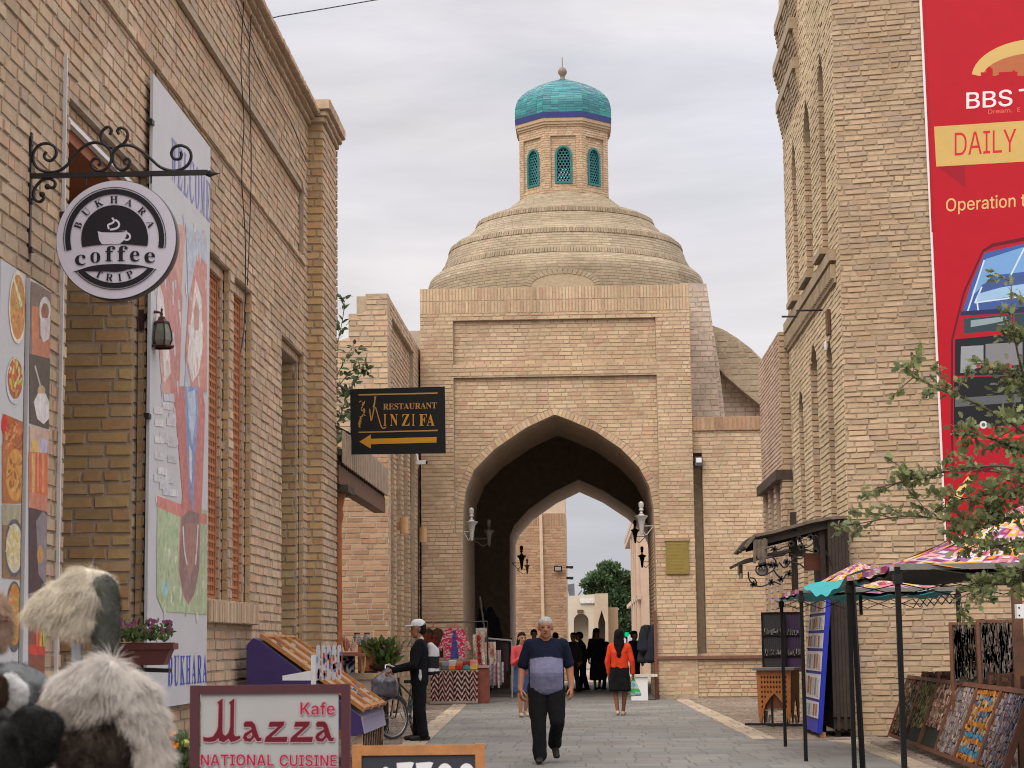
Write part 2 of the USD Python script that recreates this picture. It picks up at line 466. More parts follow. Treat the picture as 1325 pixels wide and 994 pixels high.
paved('pavement', Polygon([(2.5, 51.6), (2.78, 30.35), (3.93, 30.15), (3.9, -5), (8, -5), (8, 30.3), (5, 52), (2.5, 52)]), -.004, .17, .24, 'cobble', 'cobble', 5, rect(2, 22, 5.6, 52), 60, joint=.03, base=(.15, .125, .105), proud=.008, jit=.008)
paved('far_square', Polygon([(-60, 76), (-60, 240), (60, 240), (60, 76)]), -.02, 1.2, .9, 'kerb', 'paving_slab', 6, rect(-4, 76.2, 5, 110), 0, joint=.02)

# ================================================================ building on the left
LB = thing('brick_building', 'long two storey tan brick building with the coffee sign and tall picture banner on it', 'building')
lb = Bricks(11)
X0 = -4.2
UYl = UY                                    # u = Y, v = Z, facing +X
holes = [rect(15.98, -.1, 18.9, 5.97), rect(21.75, 1.98, 23.42, 5.9), rect(23.72, 1.98, 24.98, 5.9), rect(27.52, -.1, 29.66, 5.77)]
panel = rect(9, 7.22, 29.66, 8.28)
face = rect(10, 0, 30.12, 9.42)
lb.wall((X0, 0, 0), UY, UZ, face.difference(unary_union(holes + [panel])), .118, .36, .02, 'left', .010, .03, .003)
lb.wall((X0 - .075, 0, 0), UY, UZ, rect(10, 7.22, 29.66, 8.28), .118, .36, .02, 'left', .010, .03, .003)
body = MB()
inset = [h.buffer(-.12, join_style=2).union(rect(h.bounds[0] + .12, h.bounds[1] - .2, h.bounds[2] - .12, h.bounds[3] - .12)) if h.bounds[1] < 0 else rect(h.bounds[0] + .1, h.bounds[1], h.bounds[2] - .1, h.bounds[3] - .1) for h in holes]
slab_wall(body, face.difference(unary_union(holes + [panel])), (X0, 0, 0), UY, UZ, .06)
slab_wall(body, face.difference(unary_union(inset)), (X0 - .075, 0, 0), UY, UZ, .8)
for h, i in zip(holes, inset):
    lb.wall((X0 - .075, 0, 0), UY, UZ, h.difference(i).intersection(rect(0, .1, 40, 9)), .118, .2, .02, 'left', .006, .03, .002)
    # step of the jamb that faces down the street
    lb.wall((X0 - .075, h.bounds[2], 0), UX, UZ, rect(0, max(.1, h.bounds[1]), .07, h.bounds[3]), .118, .3, .02, 'jamb', .005, .03, .002, out=.006)
# deep jambs seen from the street
lb.wall((X0 - .86, inset[0].bounds[2], 0), UX, UZ, rect(0, .2, .77, 5.84), .122, .37, .022, 'jamb', .008, .03, .004, out=.013)
lb.wall((X0 - .86, inset[3].bounds[2], 0), UX, UZ, rect(0, .2, .77, 5.64), .118, .36, .022, 'jamb', .008, .03, .003, out=.013)
lb.wall((X0 - .21, inset[1].bounds[2], 0), UX, UZ, rect(0, 2, .13, 5.8), .118, .3, .02, 'left', .006, .03, .002, out=.013)
lb.wall((X0 - .21, inset[2].bounds[2], 0), UX, UZ, rect(0, 2, .13, 5.8), .118, .3, .02, 'left', .006, .03, .002, out=.013)
# string course and sills
body.box((X0 - .01, 10, 7.13), (X0 + .022, 29.7, 7.215))
lb.soldier((X0 + .034, 0, 0), UY, UZ, 10, 29.7, 7.13, 7.22, .36, 'left')
body.box((X0 - .01, 21.9, 1.72), (X0 + .075, 25.1, 1.96))
lb.soldier((X0 + .091, 0, 0), UY, UZ, 21.9, 25.1, 1.72, 1.97, .12, 'left')
lb.soldier((X0 - .05, 21.9, 0), UX, UZ, 0, .14, 1.72, 1.97, .14, 'left')
# cornice of stepped brick courses
for k, (z0, z1, o) in enumerate(((9.42, 9.50, .05), (9.50, 9.57, .11), (9.57, 9.66, .19))):
    body.box((X0 - .7, 10, z0), (X0 + o - .016, 30.1, z1))
    lb.soldier((X0 + o, 0, 0), UY, UZ, 10, 30.1, z0, z1, .34 if k % 2 else .13, 'left')
# corner pier
XP = -3.97
body.box((-4.9, 30.12, 0), (XP - .016, 31.82, 9.46))
lb.wall((XP, 0, 0), UY, UZ, rect(30.1, 0, 31.85, 9.45), .118, .36, .02, 'left', .008, .03, .003)
lb.wall((-4.25, 30.105, 0), UX, UZ, rect(0, 0, .285, 9.45), .118, .28, .02, 'jamb', .006, .03, .002)
lb.wall((-4.9, 31.83, 0), -UX, UZ, rect(-.95, 0, 0, 9.45), .118, .36, .02, 'left', .006, .03, .002)
for z0, z1, o in ((9.46, 9.55, .04), (9.55, 9.64, .08), (9.64, 9.80, .13)):
    body.box((-4.6, 30.12 - o, z0), (XP + o - .016, 31.82 + o, z1))
    lb.soldier((XP + o, 0, 0), UY, UZ, 30.12 - o, 31.82 + o, z0, z1, .3, 'left')
    lb.soldier((-4.6, 30.105 - o, 0), UX, UZ, 0, 4.6 + XP + o, z0, z1, .3, 'left')
WL = body.build('wall', MORTAR, LB)
lb.build(WL, 300)
obj('roof', MB().box((-11, 10, 9.3), (X0 - .72, 31.8, 9.6)).tm(), PLASTER, LB)
obj('rear_wall', MB().box((-11, 10, 0), (-10.6, 31.8, 9.7)).box((-10.6, 31.4, 0), (-4.95, 31.8, 9.7)).tm(), MORTAR, LB)
# doorway recess: brown door and lintel
d = obj('door', MB().box((-5.05, 16.1, .1), (-4.98, 18.8, 5.9)).tm(), plain('door_brown', (.085, .026, .012), .5, var=.25, scale=5, bump=.2), LB)
obj('soffit', MB().box((-5.0, 16.1, 5.70), (-4.31, 18.77, 5.84)).tm(), plain('soffit_brown', (.30, .10, .04), .6, var=.2), LB)
obj('lintel_strip', MB().box((-4.30, 16.11, 5.80), (-4.25, 18.76, 5.84)).tm(), WHITE, LB)
obj('door', MB().box((-5.05, 27.6, .1), (-4.98, 29.6, 5.66)).tm(), DARKWOOD, LB)
# lattice windows
for i in (1, 2):
    y0, z0, y1, z1 = inset[i].bounds
    fr = MB()
    xg = X0 - .17
    for a, b in (((xg, y0, z0), (xg + .05, y0 + .06, z1)), ((xg, y1 - .06, z0), (xg + .05, y1, z1)), ((xg, y0 + .06, z0), (xg + .05, y1 - .06, z0 + .06)), ((xg, y0 + .06, z1 - .06), (xg + .05, y1 - .06, z1))):
        fr.box(a, b)
    w = fr.build('window', TERRA, LB)
    la = MB()
    ny, nz = round((y1 - y0) / .105), round((z1 - z0) / .098)
    for k in range(1, nz):
        z = z0 + (z1 - z0) * k / nz
        la.box((xg + .006, y0, z - .019), (xg + .040, y1, z + .019))
    for k in range(1, ny):
        y = y0 + (y1 - y0) * k / ny
        la.box((xg + .008, y - .02, z0), (xg + .037, y + .02, z1))
    la.build('lattice', TERRA, w)
    MB().box((xg - .22, y0, z0), (xg - .20, y1, z1)).build('shutter', BROWN, w)  # dark sheet added behind the holes in place of the dark inside

# ================================================================ the gate (domed bazaar) at the end of the street
YG = 52.0
GT = thing('domed_gate', 'tan brick bazaar gate with pointed arch, stepped dome and turquoise lantern cupola', 'gate')
gb = Bricks(21)


def gp(px, py, Y=YG):
    p = at(px, py, Y=Y)
    return p[0], p[2]


gx0, gx1, gz1 = -4.29, 2.77, gp(716, 371)[1]
fx0, fx1 = gp(586.5, 450)[0], gp(849, 450)[0]
pz0, pz1 = gp(716, 470)[1], gp(716, 413)[1]
sz0, sz1 = gp(716, 690)[1], gp(716, 487)[1]
ap = [(600, 908), (599.5, 760), (599, 690), (599.6, 660), (602.5, 636), (613.4, 608.5), (640.6, 581), (681, 553.5), (700, 544.5), (718, 536.5), (738, 544), (769.7, 558), (803.6, 581), (827, 605), (840, 629), (845.5, 656), (847, 690), (849, 760), (851.5, 908)]
A = [gp(*p, Y=YG + .1) for p in ap]
arch = Polygon([(A[0][0], -1)] + A + [(A[-1][0], -1)])
outer = rect(gx0, 0, gx1, gz1)
p1, p2 = rect(fx0, pz0, fx1, pz1), rect(fx0, sz0, fx1, sz1)
low = arch.intersection(rect(-9, -2, 9, sz0 + .01))
gface = outer.difference(unary_union([p1, p2, arch]))
zs = gp(716, 404)[1]
gb.wall((0, YG, 0), UX, UZ, gface.intersection(rect(-9, 0, 9, zs)), .105, .31, .014, 'gate', .006, .03, .002)
zmid = (zs + gz1) / 2
for a, b in ((zs, zmid), (zmid, gz1)):
    gb.soldier((0, YG, 0), UX, UZ, gx0, gx1, a, b, .085, 'gate', joint=.014)
gb.wall((0, YG + .1, 0), UX, UZ, p1, .105, .31, .014, 'gate', .006, .03, .002)
ring = arch.buffer(.2, join_style=2).difference(arch).intersection(p2)
gb.wall((0, YG + .1, 0), UX, UZ, p2.difference(arch.buffer(.2, join_style=2)), .105, .31, .014, 'gate', .006, .03, .002)
# voussoirs round the arch
pts = np.array([a for a in A if a[1] > sz0 - .3]); seg = LineString(pts)
nv = int(seg.length / .105); q = []
for i in range(nv):
    e = []
    for t in (i + .07, i + .93):
        s = seg.interpolate(t / nv, normalized=True); s2 = seg.interpolate(min(1, (t + .3) / nv), normalized=True); s1 = seg.interpolate(max(0, (t - .3) / nv), normalized=True)
        tx, tz = s2.x - s1.x, s2.y - s1.y; L = math.hypot(tx, tz) + 1e-9
        e.append(((s.x, s.y), (s.x - tz / L * .19, s.y + tx / L * .19)))
    q.append([e[0][0], e[1][0], e[1][1], e[0][1]])
q = [list(reversed(x)) if Polygon(x).exterior.is_ccw is False else x for x in q]
gb.put(q, (0, YG + .1, 0), UX, UZ, 'gate', .008, .03, .001)
body = MB()
slab_wall(body, gface, (0, YG, 0), UX, UZ, .1)
slab_wall(body, outer.difference(arch), (0, YG + .1, 0), UX, UZ, 5.0)
# plinth of the right foot and its ledge
zl = gp(880, 851)[1]
px1 = gp(851.5, 880)[0]
body.box((px1 + .03, YG - .09, 0), (gx1, YG - .018, zl))
gb.wall((0, YG - .09 - .002, 0), UX, UZ, rect(px1, .1, gx1, zl - .05), .1, .3, .014, 'gate', .006, .02, .002)
obj('ledge', MB().box((px1 - .02, YG - .16, zl - .04), (4.85, YG + .0, zl + .04)).tm(), plain('ledge_brown', (.17, .08, .05), .8, var=.3), GT)
WG = body.build('front_wall', MORTAR, GT)
gb.build(WG, 300)
# side faces of the front, and the hall behind it
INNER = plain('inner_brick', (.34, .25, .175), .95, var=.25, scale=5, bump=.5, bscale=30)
sb = Bricks(22)
sb.wall((gx1, 0, 0), UY, UZ, rect(YG, 0, YG + 4, gz1), .105, .31, .014, 'gate')
sb.wall((gx0, 0, 0), -UY, UZ, rect(-YG - 4, 0, -YG, gz1), .105, .31, .014, 'gate')
sb.build(GT, 0)
# intrados lining of the front arch
def lining(A, y0, y1, t, mat, name):
    pl = Polygon([(A[0][0], -1)] + list(A) + [(A[-1][0], -1)])
    inn = pl.buffer(-t, join_style=2).union(rect(A[0][0] + t, -2, A[-1][0] - t, 1))
    b = MB().poly(pl.intersection(rect(-20, 0, 20, 30)).difference(inn), (0, y1, 0), UX, UZ, thick=y1 - y0)
    return b.build(name, mat, GT)


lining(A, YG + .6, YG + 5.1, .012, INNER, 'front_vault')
cx = at(731, 300, Y=62.0)[0]
jb = Bricks(30)
jb.wall((A[0][0] + .008, 0, 0), UY, UZ, rect(YG + .6, .02, YG + 5.1, 4.3), .105, .31, .014, 'gate', .004, .02, .002, out=.012)
jb.wall((A[-1][0] - .008, 0, 0), -UY, UZ, rect(-YG - 5.1, .02, -YG - .6, 4.3), .105, .31, .014, 'gate', .004, .02, .002, out=.012)
jb.build(GT, 0)
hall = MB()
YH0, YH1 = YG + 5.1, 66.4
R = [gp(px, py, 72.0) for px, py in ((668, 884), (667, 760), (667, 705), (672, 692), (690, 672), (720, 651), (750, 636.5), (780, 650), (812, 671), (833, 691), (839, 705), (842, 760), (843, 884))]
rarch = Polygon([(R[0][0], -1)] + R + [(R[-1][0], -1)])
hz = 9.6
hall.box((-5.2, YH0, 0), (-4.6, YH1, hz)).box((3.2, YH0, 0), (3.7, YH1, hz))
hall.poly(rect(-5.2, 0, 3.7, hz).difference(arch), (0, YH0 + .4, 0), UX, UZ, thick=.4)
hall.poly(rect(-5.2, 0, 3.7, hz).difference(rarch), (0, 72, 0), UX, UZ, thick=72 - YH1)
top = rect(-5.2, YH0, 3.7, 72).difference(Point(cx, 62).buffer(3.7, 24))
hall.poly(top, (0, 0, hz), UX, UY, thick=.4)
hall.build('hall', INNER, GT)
lining(R, YH1 + .05, 72.05, .012, plain('plaster_tan', (.47, .37, .28), .9, var=.12, scale=2, bump=.2), 'rear_vault')
# rear edge of the passage: inner jambs
# ---- dome
S62 = F / np.dot(np.array([cx, 62, 12]) - EYE, FW)
zc = lambda py: at(731, py, Y=62.0)[2]
prof = [(179, 520), (178, 375), (175, 366), (167, 359), (161, 357), (151, 331.5), (149, 325), (143, 319), (128, 312.5), (124, 307), (115.5, 297.6), (114, 292), (106, 286.7), (77, 275.8), (60, 262), (52, 258)]
DR = np.array([(r / S62, zc(y)) for r, y in prof])
dm = MB().lathe(np.vstack([DR, DR[::-1] - (.35, .1)]), (cx, 62, 0), 72)
DO = dm.build('dome', plain('dome_mortar', (.335, .27, .19), .95, var=.2, scale=6, bump=.4), GT)
arc = np.r_[0, np.cumsum(np.hypot(*np.diff(DR, axis=0).T))]
tdir = np.gradient(DR, axis=0); tdir /= np.linalg.norm(tdir, axis=1, keepdims=True)


def dwarp(off):
    def f(P):
        sh = P.shape; p = P.reshape(-1, 3)
        r, z = np.interp(p[:, 1], arc, DR[:, 0]), np.interp(p[:, 1], arc, DR[:, 1])
        nx, nz = np.interp(p[:, 1], arc, tdir[:, 1]), -np.interp(p[:, 1], arc, tdir[:, 0])
        h = p[:, 2] + off
        r2, z2 = r + nx * h, z + nz * h
        a = p[:, 0]                          # angle carried in u
        return np.stack([cx + r2 * np.sin(a), 62 - r2 * np.cos(a), z2], -1).reshape(sh)
    return f


db = Bricks(23)
bands = []
for y0, y1 in ((357.5, 352), (331, 325), (297, 291.5)):
    a0, a1 = np.interp(zc(y0), DR[:, 1], arc), np.interp(zc(y1), DR[:, 1], arc)
    bands.append((a0, a0 + .17))
rng = np.random.default_rng(5)
v = arc[1] - 1.3
while v < arc[-1] - .08:
    hgt, band = .088, next((b for b in bands if b[0] - .04 < v < b[1] - .02), None)
    w = .31
    if band:
        hgt, w = .17, .085
    r = np.interp(v, arc, DR[:, 0]); n = int(3.6 * r / w); da = 3.6 / n
    o = rng.uniform(0, da)
    q = [[(a, v + .006), (a + da - .012 / r, v + .006), (a + da - .012 / r, v + hgt - .006), (a, v + hgt - .006)] for a in (-1.8 + o + da * np.arange(n))]
    db.put(q, (0, 0, 0), UX, UY, 'band' if band else 'dome', .014 if band else .004, .03, (.0008 if band else .0005), dwarp(.028 if band else .008), bevel=.001)
    v += hgt
db.build(DO, 0)
# the arched dormer hidden by the parapet's edge
dz = zc(373)
dorm = Polygon([(-1.15, -1)] + [(1.15 * -math.cos(t), .55 * math.sin(t) ** .8) for t in np.linspace(0.02, PI - .02, 14)] + [(1.15, -1)])
yd = 62 - DR[2, 0] - .12
MB().poly(dorm, (cx - .05, yd + 1.2, at(731, 373, Y=57.6)[2] - .02), UX, UZ, thick=1.2).build('dormer', plain('dormer_brick', (.38, .30, .205), .95, var=.2, scale=14, bump=.5), GT)
nb = Bricks(24)
q = []
for i in range(22):
    t0, t1 = PI * (i + .06) / 22, PI * (i + .94) / 22
    q.append([(1.15 * math.cos(t), .62 * abs(math.sin(t)) ** .8 * s) for t, s in ((t0, 1), (t1, 1))] + [(.95 * math.cos(t), .46 * abs(math.sin(t)) ** .8) for t in (t1, t0)])
nb.put([list(x)[::-1] for x in q], (cx - .05, yd - .02, at(731, 373, Y=57.6)[2] - .02), UX, UZ, 'dome', .006, .03, .001)
nb.build(GT, 0)
# ---- lantern drum, eight sided
RD = 62 / S62
zd0, zd1 = zc(262), zc(178)
TEAL = plain('teal_glaze', (.022, .15, .16), .35, var=.3, scale=12, bump=.1)
drum = MB(); ob = Bricks(25)
apo = RD * math.cos(PI / 8); hw = RD * math.sin(PI / 8)
LT = obj('lantern', MB().lathe([(RD * .99, zd0 - .5), (RD * .99, zd0 + .02), (.3, zd0 + .02)], (cx, 62, 0), 8, phase=PI / 8).tm(), MORTAR, GT)
hD = zd1 - zd0
win = Polygon([(-.235, .16 * hD), (.235, .16 * hD), (.235, .56 * hD)] + [(.235 * math.cos(t), .56 * hD + .3 * math.sin(t) ** 1.0) for t in np.linspace(.25, PI - .25, 9)] + [(-.235, .56 * hD)])
for k in range(8):
    a = k * PI / 4
    N = np.array([math.sin(a), -math.cos(a), 0]); U = np.array([math.cos(a), math.sin(a), 0])
    O = np.array([cx, 62, zd0]) + N * apo
    fc = rect(-hw, 0, hw, hD); rec = rect(-hw * .68, .07 * hD, hw * .68, .86 * hD)
    if k in (0, 1, 7, 2, 6):
        ob.wall(O, U, UZ, fc.difference(rec), .075, .24, .012, 'gate', .004, .02, .001, bevel=.003)
        ob.wall(O - N * .06, U, UZ, rec.difference(win.buffer(.03)), .075, .24, .012, 'gate', .004, .02, .001, bevel=.003)
    slab_wall(drum, fc.difference(rec), O, U, UZ, .06)
    slab_wall(drum, fc.difference(win), O - N * .06, U, UZ, .12)
    frm = MB().poly(win.buffer(.035).difference(win.buffer(-.035)), O - N * .06, U, UZ, thick=.06, lift=-.03)
    hol = [Point(x, z).buffer(.038 if k in (0, 1, 2, 6, 7) else .022, 3) for j, z in enumerate(np.arange(.16 * hD + .06, .8 * hD, .088)) for x in (np.arange(-.2, .21, .1) + (.05 if j % 2 else 0))]  # holes of the unseen rear sides shaped smaller to block the sky
    frm = frm.build('window_frame', TEAL, LT)
    MB().poly(win.buffer(-.02).difference(unary_union(hol)), O - N * .06, U, UZ, thick=.03, lift=-.06).build('window_lattice', TEAL, frm if 0 else LT)
drum.build('drum_wall', MORTAR, LT)
ob.build(LT, 0)
zc1, zb = zd1, zc(167.5)
co = MB()
for z0, z1, r in ((zd1, zd1 + .07, 63.5), (zd1 + .07, zd1 + .15, 65.2), (zd1 + .15, zb, 66.5)):
    co.lathe([(.2, z0), (r / S62, z0), (r / S62, z1), (.2, z1)], (cx, 62, 0), 8, phase=PI / 8)
co.build('lantern_cornice', plain('cornice_brick', (.43, .31, .2), .9, var=.3, scale=25, bump=.5), LT)
MB().lathe([(.2, zb), (67.3 / S62, zb), (67.6 / S62, zb + .17), (.2, zb + .17)], (cx, 62, 0), 8, phase=PI / 8).build('blue_band', plain('cobalt_glaze', (.022, .028, .15), .35, var=.3, scale=16), LT)
cup = [(66.6, 163.5), (67.2, 156), (66.8, 145), (63.5, 135.4), (52, 123), (29, 111.5), (6, 104), (1, 103)]
CR = np.array([(r / S62, zc(y)) for r, y in cup])
from_ = np.linspace(0, 1, 8)
fine = np.linspace(0, 1, 40)
CRf = np.stack([np.interp(fine, from_, CR[:, i]) for i in (0, 1)], -1)
for _ in range(6):
    CRf[1:-1] = .25 * CRf[:-2] + .5 * CRf[1:-1] + .25 * CRf[2:]
cm = MB().lathe(CRf, (cx, 62, 0), 8, phase=PI / 8)
CU = cm.build('cupola', plain('cupola_joint', (.03, .20, .20), .5), GT)
carc = np.r_[0, np.cumsum(np.hypot(*np.diff(CRf, axis=0).T))]


def cwarp(P):
    sh = P.shape; p = P.reshape(-1, 3)
    r, z = np.interp(p[:, 1], carc, CRf[:, 0]), np.interp(p[:, 1], carc, CRf[:, 1])
    r = r + p[:, 2] + .006; a = p[:, 0]
    m = np.mod(a + PI / 8, PI / 4) - PI / 8
    r = r * math.cos(PI / 8) / np.cos(m)
    return np.stack([cx + r * np.sin(a), 62 - r * np.cos(a), z + p[:, 2] * .4], -1).reshape(sh)


PAL['teal'] = [(.022, .195, .225), (.03, .235, .255), (.018, .15, .195), (.05, .275, .265), (.022, .18, .20), (.03, .21, .255)]
GLAZE = tinted('glaze', rough=.32, var=.1, scale=10, bump=.05, blotch=.16)
tb = Bricks(26)
v = 0.0
while v < carc[-1] - .08:
    r = np.interp(v, carc, CRf[:, 0]); n = max(3, int(r * PI / 4 / .23))
    q = []
    for s in range(-3, 4):
        for i in range(n):
            a0 = s * PI / 4 - PI / 8 + (i + .0) * PI / 4 / n; a1 = a0 + PI / 4 / n - .006
            q.append([(a0 + .003, v + .004), (a1, v + .004), (a1, v + .074), (a0 + .003, v + .074)])
    tb.put(q, (0, 0, 0), UX, UY, 'teal', .008, .02, .0005, cwarp, bevel=.001)
    v += .078
tb.build(CU, 220, 'tile', 'tiles', GLAZE)
f0 = zc(104)
MB().lathe([(.001, f0 - .05), (.11, f0 - .02), (.07, f0 + .08), (.08, f0 + .14), (.135, f0 + .22), (.145, f0 + .29), (.11, f0 + .37), (.05, f0 + .42), (.015, f0 + .45), (.012, f0 + .75), (.001, f0 + .76)], (cx, 62, 0), 14).build('finial', plain('finial_stone', (.22, .16, .12), .7, var=.3, scale=20), LT, smooth=35)
# ---- buttress and vault over the right wing, block on the left
bp = [gp(*p, Y=55.0) for p in ((880, 560), (880, 366), (914, 367), (922, 420), (930, 470), (938, 536), (938, 560))]
bu = Polygon(bp)
b2 = Bricks(27)
b2.wall((0, 55, 0), UX, UZ, bu, .14, .3, .02, 'pale', .008, .03, .004)
slab_wall(mbb := MB(), bu, (0, 55, 0), UX, UZ, 4.0)
ip = Polygon([gp(*p, Y=54.6) for p in ((880, 560), (880, 425), (893, 425), (921, 432), (932, 536), (932, 560))])
b2.wall((0, 54.6, 0), UX, UZ, ip, .15, .32, .02, 'pale', .008, .03, .004)
slab_wall(mbb, ip, (0, 54.6, 0), UX, UZ, .5)
MB().box((-4.98, 56, 0), (-4.2, 66, gp(541, 428, 56)[1])).build('buttress', plain('pale_mortar', (.40, .33, .28), .95, var=.2), GT)
bt = mbb.build('buttress', plain('pale_mortar', (.40, .33, .28), .95, var=.2), GT)
b2.build(bt, 60)
v1 = Polygon([gp(*p, Y=57.0) for p in ((918, 420), (935, 426), (952, 436), (972, 451), (990, 469), (1006, 490), (1004, 535), (985, 525), (960, 505), (936, 484), (926, 470))])
v2 = Polygon([gp(*p, Y=57.6) for p in ((926, 462), (950, 486), (980, 515), (1004, 540), (1004, 570), (926, 570))])
vb = Bricks(28)
vb.wall((0, 57, 0), UX, UZ, v1, .16, .28, .03, 'dome', .012, .03, .006)
vb.wall((0, 57.6, 0), UX, UZ, v2, .14, .3, .02, 'pale', .008, .03, .004)
mv = MB(); slab_wall(mv, v1, (0, 57, 0), UX, UZ, 4.5); slab_wall(mv, v2, (0, 57.6, 0), UX, UZ, 3.5)
vv = mv.build('side_vault', MORTAR, GT); vb.build(vv, 40)
# ---- right wing
wg = Bricks(29); wz = gp(950, 538)[1]; wz2 = gp(950, 556)[1]
sl0, sl1 = gp(899, 700)[0], gp(911.5, 700)[0]; st, sbm = gp(905, 585)[1], gp(905, 846)[1]
slot = rect(sl0, sbm, sl1, st)
wf = rect(gx1 + .0, 0, 7.5, wz)
YW = YG + .2
wg.wall((0, YW, 0), UX, UZ, rect(gx1, 0, 6.2, wz2).difference(slot), .105, .31, .014, 'gate', .007, .03, .003)
wg.soldier((0, YW - .05, 0), UX, UZ, gx1, 6.2, wz2, wz, .12, 'red')
mw = MB(); slab_wall(mw, wf.difference(slot), (0, YW, 0), UX, UZ, .6); mw.box((gx1, YW - .034, wz2), (6.2, YW + .3, wz)); mw.box((gx1, YW + .5, 0), (6.2, YW + 3, wz - .02))
mw.box((gx1, YW - .25, 0), (6.2, YW - .02, zl - .04))
wg.wall((0, YW - .268, 0), UX, UZ, rect(gx1, .05, 6.2, zl - .05), .1, .3, .014, 'gate', .006, .02, .003)
ww = mw.build('wing_wall', MORTAR, GT); wg.build(ww, 120)
# ================================================================ block left of the gate
BL = thing('stepped_brick_block', 'brick block with stepped parapet between the leafy tree and the gate', 'building')
bb = Bricks(31); YB = 44.0
bx = lambda x, y: (lambda p: (p[0], p[2]))(at(x, y, Y=YB))
xr = -4.35
s1, s2, s3 = bx(440, 440)[1], bx(460, 406)[1], bx(490, 380)[1]
xa, xb_ = bx(451, 420)[0], bx(473, 395)[0]
bpoly = Polygon([(-9, 0), (xr, 0), (xr, s3), (xb_, s3), (xb_, s2), (xa, s2), (xa, s1), (-9, s1)])
bb.wall((0, YB, 0), UX, UZ, bpoly.intersection(rect(-7.2, 5.9, 0, 20)), .118, .36, .022, 'left', .008, .03, .003)
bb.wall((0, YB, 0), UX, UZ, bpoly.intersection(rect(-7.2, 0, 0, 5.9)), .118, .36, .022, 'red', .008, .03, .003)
side = rect(YB, 0, 53, s3)
sp = rect(YB + 1.0, 6.9, 50.6, 8.85); sw = unary_union([rect(YB + 1.2, 5.2, YB + 2.6, 7.0), rect(YB + 4.2, 5.2, YB + 5.6, 7.0)])
bb.wall((xr, 0, 0), UY, UZ, side.difference(unary_union([sp, rect(YB + .5, 0, 50.8, 6.4)])), .118, .36, .022, 'left', .008, .03, .003)
bb.wall((xr - .1, 0, 0), UY, UZ, sp, .118, .36, .022, 'left', .008, .03, .003)
bb.wall((xr - .12, 0, 0), UY, UZ, rect(YB + .5, 0, 50.8, 6.4), .118, .36, .022, 'left', .008, .03, .003)
mb = MB(); slab_wall(mb, bpoly, (0, YB, 0), UX, UZ, .5)
cut = rect(YB + .3, 0, 60, 20); slab_wall(mb, side.intersection(cut).difference(unary_union([sp, rect(YB + .5, 0, 50.8, 6.4)])), (xr, 0, 0), UY, UZ, .1); slab_wall(mb, side.intersection(cut), (xr - .12, 0, 0), UY, UZ, .6)
for y in (45.3, 47.1, 48.9):                 # slim pilasters of the arcade
    mb.box((xr - .12, y, 0), (xr - .018, y + .55, 6.38))
    bb.wall((xr, 0, 0), UY, UZ, rect(y, 0, y + .55, 6.38), .118, .3, .022, 'left', .006, .03, .002)
    bb.wall((xr - .13, y - .004, 0), UX, UZ, rect(0, 0, .12, 6.38), .118, .2, .022, 'left', .004, .02, .002)
wb = mb.build('wall', MORTAR, BL); bb.build(wb, 200)

# ================================================================ tall building on the right
RB = thing('tall_brick_building', 'tall weathered brick building with arched niches and the red bus banner on its end', 'building')
rb = Bricks(41)
XR, YR = 4.0, 31.0
UE = np.array([math.cos(math.radians(13.3)), -math.sin(math.radians(13.3)), 0]); NE = np.cross(UE, UZ)
OE = np.array([XR, YR, 0])
rb.wall(OE, UE, UZ, rect(0, 0, 5.4, 12.6), .086, .31, .009, 'right', .010, .04, .005, bevel=.010)
mr = MB(); slab_wall(mr, rect(0, 0, 9, 14.5), OE, UE, UZ, .5)
UF = -UY                                     # facade: u = YR - Y
OF = np.array([XR, YR, 0.])


def niche(y0, y1, z0, zs_, za):
    m = (y0 + y1) / 2
    L = [(YR - y0, z0), (YR - y0, zs_)] + [(YR - (m + (y0 - m) * (1 - t) ), zs_ + (za - zs_) * t ** .62) for t in (.15, .3, .5, .75)] + [(YR - m, za)]
    Rr = [(YR - (m + (y1 - m) * (1 - t)), zs_ + (za - zs_) * t ** .62) for t in (.75, .5, .3, .15)] + [(YR - y1, zs_), (YR - y1, z0)]
    return Polygon(L + Rr)


nz = [niche(32.3, 33.1, 7.75, 10.6, 11.2), niche(34.4, 35.5, 7.75, 10.3, 11.0), niche(36.8, 37.6, 7.75, 10.2, 10.8),
      niche(32.3, 33.1, 0, 6.0, 6.35), niche(34.4, 35.5, 0, 6.2, 6.6), niche(36.8, 37.6, 0, 5.7, 6.1)]
ff = rect(-8, 0, 0, 14.3)
hol = unary_union(nz)
rb.wall(OF, UF, UZ, ff.difference(hol), .09, .31, .012, 'facade', .010, .03, .003)
slab_wall(mr, ff.difference(hol), OF, UF, UZ, .55)
mr.box((XR + .57, YR + .2, 0), (XR + .9, 39.0, 14.3))
for nch, (y0, y1) in zip(nz, ((32.3, 33.1), (34.4, 35.5), (36.8, 37.6)) * 2):
    u0, z0, u1, z1 = nch.bounds
    rb.wall((XR + .55, 0, 0) , UF, UZ, rect(-y1, z0, -y0, z1), .1, .31, .014, 'right', .006, .02, .003, out=.016)
    zs_ = z1 - (.62 if z0 > 1 else .36)
    rb.wall((XR - .0, y1, 0), UX, UZ, rect(0, z0, .54, zs_), .1, .31, .014, 'right', .008, .02, .003, out=.014)   # jamb facing the street's near end
